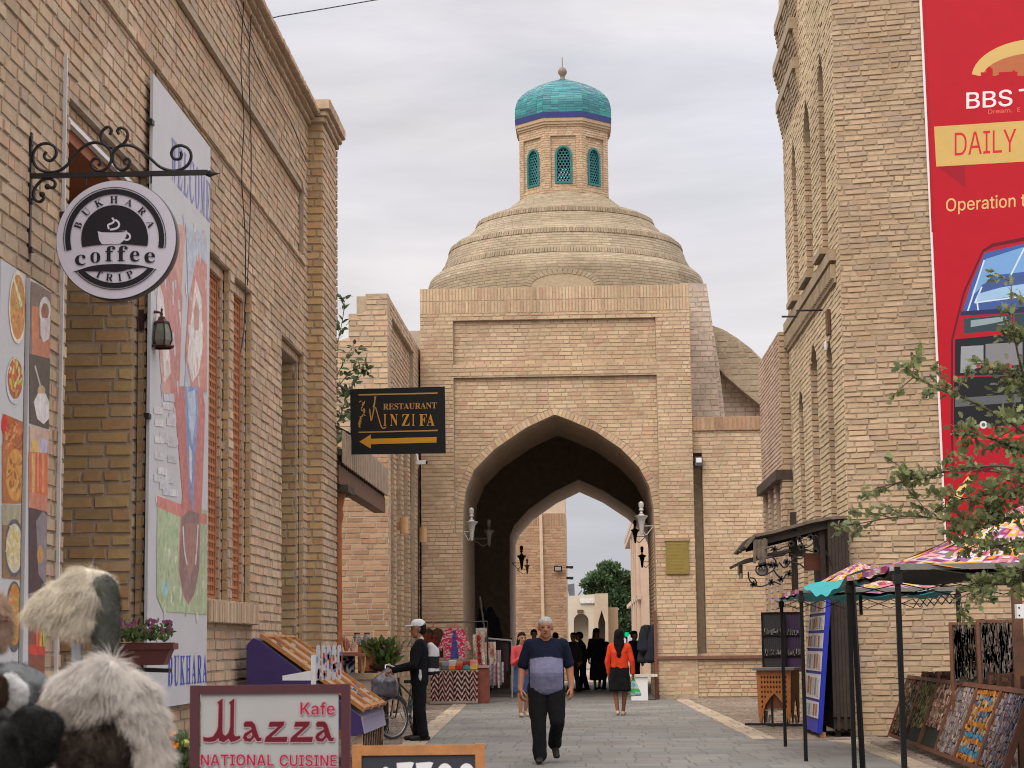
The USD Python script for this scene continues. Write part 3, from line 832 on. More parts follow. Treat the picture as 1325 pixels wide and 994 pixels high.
# string course with dentils, sloping sills, corbelled cornice
mr.box((XR - .10, YR + .4, 7.40), (XR, 39.0, 7.58))
rb.soldier((XR - .118, 0, 0), UF, UZ, -39 + YR, -.4, 7.40, 7.58, .1, 'facade')
for i in range(44):
    y = YR + .45 + i * .175
    mr.box((XR - .085, y, 7.12), (XR + .0, y + .09, 7.348))
mr.box((XR - .04, YR + .42, 7.05), (XR, 39.0, 7.118))
for (y0, y1) in ((32.3, 33.1), (34.4, 35.5), (36.8, 37.6)):
    mr.box((XR - .16, y0 - .12, 7.66), (XR + .1, y1 + .12, 7.76))
for zb0, o in ((11.3, .10), (12.05, .14), (12.9, .09)):
    for k in range(6):
        e = o * (k + 1) / 6
        y = 36.0
        while y < 39:
            mr.box((XR - e, y, zb0 + k * .085), (XR + .02, min(39.03, y + .62), zb0 + k * .085 + .083)); y += .95 if k < 3 else .95
        mr.box((XR - e * .6, 35.8, zb0 + k * .085), (XR + .01, 39.0, zb0 + k * .085 + .081))
    mr.box((XR - o - .02, 35.8, zb0 + .51), (XR, 39.04, zb0 + .72))
    rb.soldier((XR - o - .038, 0, 0), UF, UZ, -39 + YR, -35.8 + YR, zb0 + .51, zb0 + .72, .12, 'facade')
mr.box((XR, 38.6, 0), (8, 39.0, 14.3))
wr = mr.build('wall', plain('right_mortar', (.33, .25, .165), .95, var=.25, scale=7, bump=.5), RB)
rb.build(wr, 300)
# roof hidden above
obj('roof', MB().box((XR + .3, 31.6, 14.2), (9, 39, 14.4)).tm(), PLASTER, RB)
MB().box((XR - .07, 32.2, 6.35), (XR - .02, 32.45, 6.75)).build('fuse_box', BROWN, RB)
MB().tube([(XR - .02, 33.2, 6.9), (XR - .45, 33.2, 6.9), (XR - .45, 33.2, 6.8), (XR - .7, 33.2, 6.8)], .018, 6).build('pipe_outlet', DARK_IRON, RB)

# ================================================================ lower building behind it
LR = thing('low_brick_building', 'lower pinkish brick building with overhang between tall building and gate wing', 'building')
l2 = Bricks(43); XQ, YQ0, YQ1 = 3.80, 39.08, 43.6
zt = 7.45
up = rect(-YQ1, 4.7, -YQ0 - .55, zt)
PAL['pink'] = [(.46, .33, .25), (.49, .355, .27), (.43, .305, .235)]
l2.wall((XQ, 0, 0), UF, UZ, rect(-YQ1, 4.75, -YQ0, zt), .085, .25, .012, 'pink', .006, .03, .002)
l2.wall((XQ, YQ0, 0), UX, UZ, rect(0, 0, .5, zt), .11, .31, .016, 'right', .008, .03, .003)
ml = MB().box((XQ + .018, YQ0 + .018, 4.72), (XQ + 2, YQ1, zt)).box((XQ + .5, YQ0, 0), (XQ + 2, YQ1, 4.72))
for y in (YQ0 + .02, 40.5, 41.8, 43.1):
    ml.box((XQ + .02, y, 0), (XQ + .5, y + .45, 4.72))
    l2.wall((XQ, 0, 0), UF, UZ, rect(-y - .45, 0, -y, 4.7), .11, .3, .016, 'pink', .006, .03, .003)
wl = ml.build('wall', MORTAR, LR); l2.build(wl, 60)
MB().box((XQ - .12, YQ0 - .02, 4.55), (XQ + .3, YQ1, 4.74)).build('overhang_beam', DARKWOOD, LR)
# ================================================================ lettering and flat print
from PIL import Image, ImageDraw, ImageFont
from shapely.ops import transform as shp_transform
FONTS = glob.glob('/opt/blender-*/*/datafiles/fonts')[0]
_fc = {}


def serif(s):
    return ''.join(chr(0x1D400 + ord(c) - 65) if c.isupper() else chr(0x1D41A + ord(c) - 97) if c.islower() else c for c in s)


def textpoly(text, face='Inter', weight=None):
    """Lettering as flat shapes: baseline 0, starting at x 0, capitals 1 high."""
    key = (text, face, weight)
    if key not in _fc:
        f = ImageFont.truetype(f'{FONTS}/{"NotoSansMath-Regular" if face == "serif" else "Inter"}.woff2', 110)
        if weight and face != 'serif':
            try:
                f.set_variation_by_axes([20, weight])
            except Exception:
                pass
        t = serif(text) if face == 'serif' else text
        cap = -f.getbbox(serif('H') if face == 'serif' else 'H', anchor='ls')[1]
        x0, y0, x1, y1 = f.getbbox(t, anchor='ls')
        im = Image.new('L', (x1 - x0 + 8, y1 - y0 + 8))
        ImageDraw.Draw(im).text((4 - x0, 4 - y0), t, 255, f, anchor='ls')
        on = np.pad(np.asarray(im) > 127, ((0, 0), (1, 1))).astype(np.int8)
        rows, st = np.nonzero(np.diff(on, axis=1) == 1); en = np.nonzero(np.diff(on, axis=1) == -1)[1]
        sh = unary_union([sbox(a, -r - 1, b, -r) for a, b, r in zip(st, en, rows)]).buffer(.7).buffer(-.7).simplify(.8)
        _fc[key] = affinity.affine_transform(sh, [1 / cap, 0, 0, 1 / cap, (x0 - 4) / cap * 0 - 4 / cap, (4 - y0) / cap])
    return _fc[key]


def fit(sh, x0, y0, x1, y1):
    """Lettering fitted to a box in the photograph's pixels (y down), baseline at y1 and capitals up to y0."""
    b = sh.bounds
    return affinity.affine_transform(sh, [(x1 - x0) / (b[2] - b[0]), 0, 0, -(y1 - y0), x0 - b[0] * (x1 - x0) / (b[2] - b[0]), y1])


class Print:
    """Flat layers of colour on one plane of the place."""

    def __init__(self, O, U, V, **plane):
        self.O, self.U, self.V, self.plane, self.mb, self.done = np.asarray(O, float), np.asarray(U, float), np.asarray(V, float), plane, MB(), []

    def uv(self, px, py):
        if 'n' in self.plane:
            N = np.cross(self.U, self.V); d = FW + RT * (px - CX) / F - UP * (py - CY) / F
            p = EYE + d * (((self.O - EYE) @ N) / (d @ N))
        else:
            p = at(px, py, **self.plane)
        return (p - self.O) @ self.U, (p - self.O) @ self.V

    def shape(self, s):
        def f(x, y):
            q = [self.uv(a, b) for a, b in zip(np.atleast_1d(x), np.atleast_1d(y))]
            return np.array([a for a, _ in q]), np.array([b for _, b in q])
        return shp_transform(f, s)

    def add(self, s, col, k=None, clip=None, raw=False):
        """Paints a shape over what is there: what it covers is cut away, so that all stays one flat sheet."""
        if not raw:
            s = self.shape((Polygon(s) if not hasattr(s, 'geom_type') else s).buffer(0)).buffer(0)
        if clip is not None:
            s = s.intersection(clip)
        if s.is_empty:
            return self
        b = s.bounds
        for i, (g, c) in enumerate(self.done):
            gb = g.bounds if not g.is_empty else (9e9,) * 4
            if gb[0] < b[2] and gb[2] > b[0] and gb[1] < b[3] and gb[3] > b[1]:
                self.done[i] = (g.difference(s), c)
        self.done.append((s, col))
        return self

    def build(self, name, parent, mat=None, lift=.004, **kw):
        for g, c in self.done:
            self.mb.poly(g, self.O, self.U, self.V, lift=lift, col=c)
        return self.mb.build(name, mat or PRINT, parent, tint=True, **kw)


def ell(cx_, cy_, rx, ry, n=28, a0=0, a1=2 * PI):
    return Polygon([(cx_ + rx * math.cos(t), cy_ + ry * math.sin(t)) for t in np.linspace(a0, a1, n, endpoint=a1 - a0 < 6.2)])


def spline(pts, n=5):
    p = np.array(pts, float); p = np.vstack([2 * p[0] - p[1], p, 2 * p[-1] - p[-2]])
    out = []
    for i in range(1, len(p) - 2):
        for t in np.arange(n) / n:
            a, b, c, d = p[i - 1:i + 3]
            out.append(.5 * (2 * b + (c - a) * t + (2 * a - 5 * b + 4 * c - d) * t * t + (3 * b - a - 3 * c + d) * t ** 3))
    return np.array(out + [p[-2]])


# ---------------------------------------------------------------- coffee sign on its iron bracket
YS = 14.8
CS = thing('hanging_sign', 'round white and black coffee sign hanging from a scrolled iron bracket', 'sign')
cp = lambda x, y: (20 + x / 3.978, 150 + y / 3.978)
at_s = lambda x, y, dy=0.05: at(*cp(x, y), Y=YS + dy)
a, b = at_s(73, 88), at_s(70, 750)
b[0] = a[0]
MB().bar(a, b, .045).build('wall_bar', DARK_IRON, CS)
for y in (140, 440, 690):
    p = at_s(70, y); MB().box((-4.215, p[1] - .03, p[2] - .02), (p[0] + .03, p[1] + .03, p[2] + .02)).build('bracket_clip', DARK_IRON, CS)
a, b = at_s(80, 306), at_s(990, 296); b[2] = a[2] = (a[2] + b[2]) / 2
MB().bar(a, b, .036, .036).build('arm', DARK_IRON, CS)
MB().lathe([(.001, -.06), (.022, -.02), (.03, 0), (.02, .015), (.008, .05), (.001, .075)], at_s(1003, 298), 10, axis=[(0, 0, 1), (0, 1, 0), (1, 0, 0)]).build('spear_tip', DARK_IRON, CS)
for sc in ([(160, 185), (148, 205), (158, 225), (185, 230), (210, 200), (205, 165), (170, 143), (125, 150), (95, 185), (92, 230), (115, 270), (165, 290), (220, 285), (265, 255), (310, 200), (350, 160), (400, 138), (450, 145), (485, 175), (495, 220), (475, 265), (440, 285), (405, 275), (390, 245), (405, 222), (430, 222), (438, 245), (425, 258)],
           [(500, 165), (470, 155), (445, 130), (440, 95), (460, 65), (480, 58), (495, 75), (485, 98)],
           [(533, 95), (525, 75), (545, 62), (570, 75), (578, 105), (560, 140), (530, 160), (505, 190), (503, 230), (520, 265), (550, 280), (580, 265), (590, 235), (575, 220), (560, 235), (565, 250)],
           [(510, 172), (550, 152), (600, 155), (640, 175), (690, 215), (740, 260), (790, 280), (840, 280), (885, 255), (905, 210), (890, 170), (850, 152), (815, 165), (803, 195), (815, 220), (845, 222), (855, 200), (850, 185)],
           [(165, 365), (195, 370), (205, 345), (180, 325), (140, 330), (105, 365), (92, 400), (100, 430), (125, 443), (145, 425), (138, 405)]):
    MB().tube([at_s(x, y) for x, y in spline(sc, 4)], .0125, 6).build('scroll', DARK_IRON, CS, smooth=50)
MB().ball(at_s(165, 365), .024).ball(at_s(138, 405), .024).build('scroll_knob', DARK_IRON, CS, smooth=True)
c = at(150.3, 310, Y=YS); Rs = 79.0 / F * ((c - EYE) @ FW)
for x in (-.25, .25):
    MB().bar(c + (x, .05, Rs * .95), (c[0] + x, YS + .05, at_s(500, 302)[2]), .012).build('hanger', DARK_IRON, CS)
PURPLE = plain('sign_black', (.016, .013, .018), .35, var=.03)
DISCM = plain('sign_white', (.60, .58, .68), .4, var=.03)
ax = [(1, 0, 0), (0, 0, 1), (0, 1, 0)]
MB().lathe([(.01, .115), (Rs * .985, .115), (Rs, .105), (Rs, .012), (Rs * .985, 0), (Rs * .97, 0)], c, 72, axis=ax).build('rim', PURPLE, CS, smooth=35)
D = MB().lathe([(Rs * .985, .03), (Rs * .985, -.004), (.001, -.006)], c, 72, axis=ax).build('disc', DISCM, CS, smooth=35)
PP = Print((0, YS - .009, 0), UX, UZ, Y=YS - .009)
K, W = (.014, .011, .017), (.60, .58, .68)
o = cp(511, 632)
disc = lambda r, n=72: Point(*o).buffer(r, n // 4)
band = Polygon([cp(*p) for p in spline([(236, 702), (370, 672), (515, 660), (650, 668), (786, 684)])] + [cp(*p) for p in spline([(760, 797), (640, 772), (515, 764), (400, 775), (262, 812)])])
bandb = band.buffer(.0)
PP.add(disc(66.6).difference(disc(65.6)).difference(band), K, 1)
PP.add(disc(64.2).difference(disc(57.3)).difference(band), K, 1)
PP.add(disc(43.3).difference(band), K, 1)
low_ = disc(57.3).intersection(sbox(0, cp(0, 790)[1], 400, 400))
PP.add(Polygon([cp(*p) for p in spline([(290, 806), (400, 772), (515, 763), (640, 770), (735, 795)])] + [cp(*p) for p in spline([(700, 790), (640, 782), (515, 800), (400, 800), (345, 800)])][::1]).buffer(0), K, 1)
cup = Polygon([cp(*p) for p in ((424, 595), (576, 592), (570, 622), (555, 645), (538, 659), (446, 661), (432, 640))])
han = Point(*cp(573, 622)).buffer(5.6).difference(Point(*cp(573, 622)).buffer(3.2)).difference(cup)
steam = LineString([cp(*p) for p in spline([(480, 580), (478, 562), (500, 552), (508, 540), (500, 528)])]).buffer(1.2).union(LineString([cp(*p) for p in spline([(492, 586), (520, 580), (534, 565), (530, 548), (518, 538)])]).buffer(1.3))
for s_ in (cup, han, steam):
    PP.add(s_, W, 2)
PP.add(ell(*cp(500, 597), 17.5, 1.1), K, 3)


def onarc(ch, ang, r, h, flip=False):
    """A letter set on the ring, ang in radians from the top (or from the bottom)."""
    t = textpoly(ch, 'serif'); b = t.bounds; t = affinity.translate(t, -(b[0] + b[2]) / 2, -.5)
    t = affinity.scale(t, h, -h, origin=(0, 0))
    t = affinity.rotate(t, ang if not flip else -ang, origin=(0, 0), use_radians=True)
    return affinity.translate(t, o[0] + r * math.sin(ang), o[1] + (r if flip else -r) * math.cos(ang))


for ch, a_ in zip('BUKHARA', np.linspace(-1.225, 1.19, 7)):
    PP.add(onarc(ch, a_, 50.3, 9.2), K, 1)
for ch, a_ in zip('TRIP', (-.42, -.13, .13, .40)):
    PP.add(onarc(ch, a_, 50.6, 9.4, True), K, 1)
for ch, x0, x1, y in zip('coffee', (307, 386, 462, 524, 590, 664), (362, 437, 514, 578, 638, 718), (770, 756, 749, 748, 750, 757)):
    t = textpoly(ch, 'serif')
    (ax0, ay1), (ax1, _) = cp(x0, y), cp(x1, y)
    PP.add(fit(t, ax0, ay1 - 19.5, ax1, ay1), K, 1)
PP.build('lettering', D)

# ---------------------------------------------------------------- restaurant sign
YM = 33.0
RS = thing('restaurant_sign', 'black rectangular restaurant sign with gold lettering and an arrow pointing left', 'sign')
P0 = Print((0, YM, 0), UX, UZ, Y=YM)
sp_ = lambda x, y: (445 + x / 9.036, 490 + y / 9.036)
brd = P0.shape(Polygon([sp_(*p) for p in ((72, 125), (1178, 92), (1190, 872), (78, 886))]))
MB().poly(brd, (0, YM, 0), UX, UZ, thick=.05, lift=-.05).build('board', BLACK, RS)
GOLD, GOLD2 = (.50, .23, .02), (.40, .20, .045)
for pts in (((172, 182), (1095, 162), (1095, 178), (172, 199)), ((172, 622), (1098, 598), (1098, 614), (172, 636))):
    P0.add(Polygon([sp_(*p) for p in pts]), GOLD2, 1)
P0.add(Polygon([sp_(*p) for p in ((180, 738), (316, 652), (316, 704), (1084, 682), (1084, 748), (316, 768), (316, 820))]), GOLD, 1)
r_, m_ = textpoly('RESTAURANT', 'serif'), textpoly('INZIFA', 'serif')
P0.add(affinity.skew(fit(r_, *sp_(460, 287), *sp_(1085, 355)), 0, -1.6), GOLD2, 1)
for ch, x in zip('INZIFA', (465, 540, 676, 797, 878, 968)):
    w_ = 30 if ch == 'I' else 92
    P0.add(fit(textpoly(ch, 'serif'), *sp_(x, 415), *sp_(x + w_, 552)), GOLD, 1)
for pts in ([(325, 480), (355, 330), (362, 215)], [(345, 330), (372, 215)], [(372, 340), (430, 540), (460, 580), (490, 570)], [(300, 360), (318, 490)]):
    P0.add(LineString([sp_(*p) for p in spline(pts)]).buffer(.75), GOLD2, 1)
rng = np.random.default_rng(3)
for i in range(26):
    t = rng.random(); x, y = 215 + 40 * math.sin(t * 5) + rng.normal(0, 16), 240 + t * 330
    P0.add(affinity.rotate(ell(*sp_(x, y), 1.9, .8, 8), rng.uniform(0, 180)), GOLD2, 1)
P0.build('lettering', RS)
a = at(450, 508, Y=YM)
MB().bar((XP - .02, 31.6, a[2]), (a[0] + .05, YM + .03, a[2]), .03).build('bracket_arm', DARK_IRON, RS)
MB().bar((XP - .02, 31.6, a[2] - .7), (a[0] + .05, YM + .03, a[2] - .7), .03).build('bracket_arm', DARK_IRON, RS)

# ---------------------------------------------------------------- red banner on the end wall of the tall building
BN = thing('bus_banner', 'huge red banner with a double decker bus on the end wall of the tall building', 'banner')
OB = OE + NE * .06
pb = Print(OB, UE, UZ, n=1)
bnp = lambda x, y: (1180 + x / 3.31, y / 3.31)
bus = lambda x, y: (1170 + x / 2.613, 280 + y / 2.613)
sheet = Polygon([(1188.5, -25), (1222, 700), (1530, 700), (1530, -25)])
shp = pb.shape(sheet)
MB().poly(shp, OB, UE, UZ, thick=.025, lift=-.025).build('sheet', plain('banner_white', (.7, .66, .66), .5, var=.04), BN)
RED = (.42, .002, .014)
pb.add(Polygon([(1191.6, -25), (1225, 700), (1530, 700), (1530, -25)]), RED)
pb.add(Polygon([bnp(*p) for p in ((48, -60), (84, 994), (100, 994), (56, -60))]), (.37, .002, .012))
pb.add(Polygon([bnp(255, 318)] + [bnp(560 + 305 * math.cos(t), 335 - 170 * math.sin(t)) for t in np.linspace(PI - .1, .1, 24)] + [bnp(845, 330)] + [bnp(560 + 262 * math.cos(t), 340 - 115 * math.sin(t)) for t in np.linspace(.1, PI - .1, 24)]), (.58, .40, .14))
pb.add(Polygon([bnp(285, 326)] + [bnp(560 + 262 * math.cos(t), 340 - 115 * math.sin(t)) for t in np.linspace(PI - .1, .1, 24)] + [bnp(840, 326)]), (.42, .13, .05))
sky_line = [(285, 326), (295, 326), (295, 310), (318, 310), (318, 295), (332, 285), (346, 296), (346, 330), (352, 330), (352, 362), (362, 362), (362, 322), (372, 322), (372, 310), (430, 308), (435, 300), (445, 308), (452, 308), (452, 325), (472, 325), (472, 362), (520, 362), (520, 330), (560, 330), (560, 380), (285, 380)]
pb.add(Polygon([bnp(*p) for p in sky_line]), RED)
tilt = lambda g: affinity.skew(g, 0, -3.9, origin=(1200, g.bounds[3]))
pb.add(tilt(fit(textpoly('BBS', 'Inter', 520), *bnp(233, 409), *bnp(430, 478))), (.75, .68, .70))
pb.add(tilt(fit(textpoly('T', 'Inter', 520), *bnp(458, 409), *bnp(520, 478))), (.75, .68, .70))
pb.add(tilt(fit(textpoly('Dream.', 'Inter', 400), *bnp(326, 488), *bnp(430, 506))), (.65, .16, .10))
pb.add(tilt(fit(textpoly('E', 'Inter', 400), *bnp(452, 488), *bnp(464, 506))), (.65, .16, .10))
pb.add(Polygon([bnp(*p) for p in ((95, 543), (700, 503), (700, 680), (104, 714))]), (.56, .38, .12))
pb.add(tilt(fit(textpoly('DAILY', 'Inter', 430), *bnp(183, 578), *bnp(447, 676))), (.55, .02, .03))
pb.add(Polygon([bnp(*p) for p in ((110, 715), (226, 710), (230, 806))]), (.30, .003, .015))
pb.add(tilt(fit(textpoly('Operation ti', 'Inter', 480), *bnp(146, 858), *bnp(500, 912))), (.62, .42, .16))
# the bus
B_ = lambda pts: Polygon([bus(*p) for p in pts])
pb.add(B_([(158, 420), (178, 338), (199, 255), (264, 114), (298, 92), (520, 48), (740, 48), (740, 866), (162, 866), (157, 720)]), (.12, .004, .012))
pb.add(B_([(165, 420), (185, 340), (205, 260), (268, 122), (300, 104), (520, 60), (720, 60), (720, 850), (168, 850), (165, 720)]), (.40, .006, .02))
pb.add(B_([(272, 124), (405, 93), (700, 60), (700, 300), (405, 322), (192, 336), (230, 220)]), (.045, .10, .32))
pb.add(B_([(275, 145), (400, 105), (700, 80), (700, 180), (430, 185), (300, 200), (240, 260), (228, 262)]), (.16, .33, .62))
pb.add(B_([(262, 232), (330, 205), (420, 195), (420, 215), (250, 255)]), (.05, .09, .25))
for l in (((215, 320), (270, 150)), ((245, 280), (252, 330)), ((360, 200), (405, 110)), ((240, 292), (420, 268)), ((262, 240), (240, 290))):
    pb.add(LineString([bus(*p) for p in l]).buffer(1.0), (.55, .66, .78))
pb.add(B_([(250, 262), (330, 240), (430, 225), (430, 262), (330, 276), (245, 290)]), (.30, .48, .70))
pb.add(B_([(190, 322), (405, 306), (700, 296), (700, 318), (405, 326), (190, 336)]), (.02, .025, .09))
pb.add(B_([(200, 346), (360, 332), (362, 384), (203, 396)]), (.03, .055, .07))
pb.add(B_([(225, 352), (345, 338), (345, 352), (300, 362), (225, 375)]), (.25, .32, .36))
pb.add(B_([(372, 330), (700, 310), (700, 370), (374, 383)]), (.03, .055, .07))
pb.add(B_([(172, 416), (405, 394), (700, 380), (700, 530), (405, 535), (172, 540)]), (.012, .013, .02))
pb.add(B_([(192, 440), (268, 436), (268, 500), (215, 530), (190, 530)]), (.28, .30, .33))
pb.add(B_([(275, 432), (400, 425), (400, 500), (275, 515)]), (.20, .20, .22))
for x in (245, 290, 318, 335, 350):
    pb.add(B_([(x, 500), (x + 14, 498), (x + 14, 512), (x, 514)]), (.62, .03, .06))
pb.add(B_([(168, 545), (700, 530), (700, 700), (400, 705), (168, 718)]), (.010, .010, .014))
pb.add(B_([(172, 615), (395, 600), (395, 628), (172, 645)]), (.10, .11, .12))
pb.add(Point(*bus(268, 705)).buffer(5.0), (.6, .6, .62))
pb.add(Point(*bus(268, 705)).buffer(2.4), (.12, .12, .12))
pb.add(B_([(180, 745), (700, 715), (700, 730), (180, 762)]), (.75, .02, .03))
pb.add(B_([(130, 985), (215, 880), (240, 880), (165, 994)]), (.80, .56, .2))
pb.build('print', BN)

# ---------------------------------------------------------------- tall picture banner on the left wall
PB = thing('picture_banner', 'tall white banner with painted red and blue picture on the left brick wall', 'banner')
XB = -4.12
pq = Print((XB, 0, 0), UY, UZ, X=XB)
q1 = lambda x, y: (185 + x / 2.37, 90 + y / 2.37)
q2 = lambda x, y: (185 + x / 2.37, 500 + y / 2.37)
edge = Polygon([(198.5, 97), (266.5, 184), (267, 907), (203.5, 915)])
es = pq.shape(edge)
eb = es.bounds
es = rect(*eb)
MB().poly(es, (XB, 0, 0), UY, UZ, thick=.03, lift=-.03).build('sheet', plain('banner_sheet', (.50, .50, .515), .5, var=.06, scale=3), PB)
clip = es.buffer(-.02, join_style=2)


def pa(pts, col, sm=False):
    pq.add(pts, tuple((.66 * c_ + .34 * .40) for c_ in col), clip=clip)


rng = np.random.default_rng(9)
T1 = lambda L: [q1(*p) for p in L]
T2 = lambda L: [q2(*p) for p in L]
pa(T2([(43, 350), (195, 380), (195, 700), (60, 690), (40, 640)]), (.36, .47, .22))
for i in range(60):                          # brush strokes of the garden
    x, y = rng.uniform(45, 185), rng.uniform(375, 700)
    pa(T2([(x, y), (x + rng.uniform(2, 8), y), (x + rng.uniform(2, 8), y + rng.uniform(10, 45)), (x, y + rng.uniform(8, 40))]), [(.22, .38, .12), (.5, .58, .33), (.6, .64, .5), (.3, .45, .2)][rng.integers(4)])
for i in range(26):                          # pale painted bricks
    x, y = rng.uniform(30, 95), rng.uniform(0, 340)
    pa(T2([(x, y), (x + 28, y + 4), (x + 28, y + 26), (x, y + 22)]), [(.55, .54, .57), (.5, .5, .54), (.66, .64, .64)][rng.integers(3)])
pa(T2([(42, 335), (125, 365), (195, 395), (195, 425), (110, 400), (42, 370)]), (.55, .10, .06))
pa(T1([(90, 470), (130, 480), (120, 620), (105, 994), (60, 994), (45, 820), (70, 640)]), (.60, .26, .19))
pa(T1([(40, 650), (95, 600), (120, 700), (110, 994), (85, 994), (60, 760)]), (.48, .13, .10))
pa(T1([(130, 470), (195, 510), (195, 994), (125, 994), (140, 760)]), (.42, .50, .62))
pa(T1([(165, 560), (195, 600), (195, 990), (150, 994), (128, 880), (140, 700)]), (.56, .16, .11))
pa(T1([(45, 640), (62, 700), (70, 790), (50, 860), (38, 780)]), (.70, .62, .60))
pa(T1([(160, 640), (178, 700), (182, 850), (170, 930), (150, 960), (135, 890), (145, 780)]), (.74, .68, .62))
pa(T1([(162, 700), (172, 740), (170, 800), (156, 800), (154, 740)]), (.42, .2, .14))
pa(T1([(60, 860), (78, 850), (84, 930), (64, 960)]), (.70, .62, .58))
pa(T2([(92, 0), (178, 0), (190, 60), (182, 300), (176, 430), (170, 560), (155, 640), (138, 672), (120, 640), (108, 560), (112, 440), (120, 330), (104, 140)]), (.50, .075, .05))
pa(T2([(126, 0), (166, 0), (168, 90), (158, 240), (152, 400), (140, 320), (132, 160)]), (.14, .22, .52))
pa(T2([(135, 20), (158, 10), (162, 80), (150, 180), (140, 120)]), (.42, .56, .72))
pa(T2([(140, 180), (150, 200), (148, 300), (142, 280)]), (.65, .68, .74))
pa(T2([(118, 400), (140, 380), (172, 390), (172, 560), (156, 636), (138, 668), (121, 632), (110, 560)]), (.155, .035, .022))
pa(T2([(132, 420), (160, 420), (164, 520), (140, 600), (126, 520)]), (.29, .075, .04))
for L in ([(122, 430), (126, 500), (134, 545)], [(168, 425), (164, 500), (160, 545)]):
    pa(LineString([q2(*p) for p in spline(L)]).buffer(.8), (.72, .62, .58))
pa(T2([(60, 600), (76, 600), (76, 636), (60, 640)]), (.22, .52, .62))
for i in range(46):                          # dabs of paint
    x, y = rng.uniform(30, 190), rng.uniform(430, 994)
    pa(T1([(x, y), (x + 5, y + 2), (x + 6, y + rng.uniform(20, 60)), (x + 2, y + 30)]), [(.70, .66, .66), (.52, .42, .46), (.62, .34, .28), (.5, .56, .66), (.66, .5, .44)][rng.integers(5)])
for ch, y0 in zip('WELCOME', np.linspace(19.65, 21.5, 7)):
    t = textpoly(ch, 'serif'); b = t.bounds
    t = affinity.translate(affinity.scale(t, .24 / (b[2] - b[0]), .44, origin=(0, 0)), y0 - b[0] * .24 / (b[2] - b[0]) - .02, 6.12)
    pq.add(t, (.24, .25, .52), raw=True)
for ch, y0 in zip('BUKHARA', np.linspace(19.7, 21.5, 7)):
    t = textpoly(ch, 'serif'); b = t.bounds
    t = affinity.translate(affinity.scale(t, .23 / (b[2] - b[0]), .29, origin=(0, 0)), y0 - b[0] * .23 / (b[2] - b[0]), 1.08)
    pq.add(t, (.05, .08, .40), raw=True)
pq.build('print', PB, PHOTO)
for z in (6.45, 3.6):
    MB().box((XB - .03, eb[0] - .08, z), (XB + .01, eb[0] + .03, z + .05)).build('fixing_clip', DARK_IRON, PB)

# ---------------------------------------------------------------- food posters
XF = -4.15
f1 = lambda x, y: (x / 3.68, 330 + y / 3.68)
f2 = lambda x, y: (x / 3.68, 590 + y / 3.68)


def poster(label, px0, px1, pyt, body):
    t = thing('food_poster', label, 'poster', group=None)
    y0, y1 = at(px0, pyt, X=XF)[1], at(px1, pyt, X=XF)[1]
    zt_, zb_ = 4.22, 1.15
    MB().poly(rect(y0, zb_, y1, zt_), (XF, 0, 0), UY, UZ, thick=.03, lift=-.03).build('panel', plain('poster_white', (.50, .50, .51), .45, var=.04), t)
    p = Print((XF, 0, 0), UY, UZ, X=XF)
    r = rect(y0 + .012, zb_ + .01, y1 - .012, zt_ - .01)

    def a(s, col):
        p.add(s, col, clip=r)

    def scatter(m, cx_, cy_, rx, ry, n, cols, s=4, seed=0):
        g = np.random.default_rng(seed)
        for _ in range(n):
            rr, tt = math.sqrt(g.random()), g.random() * 6.28
            x, y = cx_ + rx * rr * math.cos(tt), cy_ + ry * rr * math.sin(tt)
            a(affinity.rotate(ell(*m(x, y), s * .28 * g.uniform(.5, 1.3), s * .9 * g.uniform(.5, 1.3), 8), g.uniform(-40, 40)), cols[g.integers(len(cols))])
    body(a, scatter)
    p.build('print', t, PHOTO)


def plates(a, sc):
    a(ell(*f1(82, 248), 11.4, 47.5), (.72, .64, .50)); a(ell(*f1(82, 248), 9.8, 42), (.52, .24, .085)); sc(f1, 82, 248, 30, 130, 60, [(.55, .28, .10), (.62, .36, .14), (.45, .17, .06), (.40, .36, .10)], 4, 1)
    a([f1(58, 110), f1(66, 105), f1(105, 240), f1(95, 250)], (.62, .64, .42))
    a(ell(*f1(68, 600), 11.2, 30), (.52, .54, .6)); a(ell(*f1(70, 590), 9.8, 26), (.36, .10, .05)); sc(f1, 72, 585, 30, 85, 45, [(.62, .40, .06), (.50, .14, .05), (.30, .35, .08), (.55, .5, .2)], 5, 2)
    a([f1(12, 755), f1(120, 800), f1(120, 1000), f1(12, 1000)], (.38, .12, .045)); a(ell(*f1(20, 808), 4, 13), (.55, .03, .02))
    a([f2(8, -60), f2(112, -40), f2(112, 225), f2(8, 225)], (.40, .15, .05)); sc(f1, 65, 880, 45, 90, 40, [(.5, .15, .06), (.3, .08, .03), (.6, .3, .1)], 6, 3)
    a(ell(*f2(70, 90), 12, 34), (.58, .28, .075)); sc(f2, 70, 85, 34, 90, 30, [(.62, .38, .12), (.3, .12, .04), (.5, .22, .06)], 6, 4)
    a([f2(8, 230), f2(112, 240), f2(112, 590), f2(8, 580)], (.24, .15, .08)); a([f2(8, 230), f2(112, 235), f2(112, 320), f2(8, 330)], (.36, .33, .22))
    a(ell(*f2(66, 440), 12.5, 38), (.10, .10, .12)); a(ell(*f2(66, 440), 10.8, 32), (.55, .52, .42)); sc(f2, 66, 430, 34, 95, 70, [(.62, .52, .24), (.55, .44, .18), (.68, .60, .36)], 6, 5)
    a(ell(*f2(66, 765), 11, 46), (.10, .10, .11)); a(ell(*f2(67, 755), 9, 40), (.50, .22, .05)); sc(f2, 66, 740, 26, 120, 60, [(.62, .18, .05), (.65, .42, .08), (.5, .3, .1), (.3, .3, .08)], 5, 6)


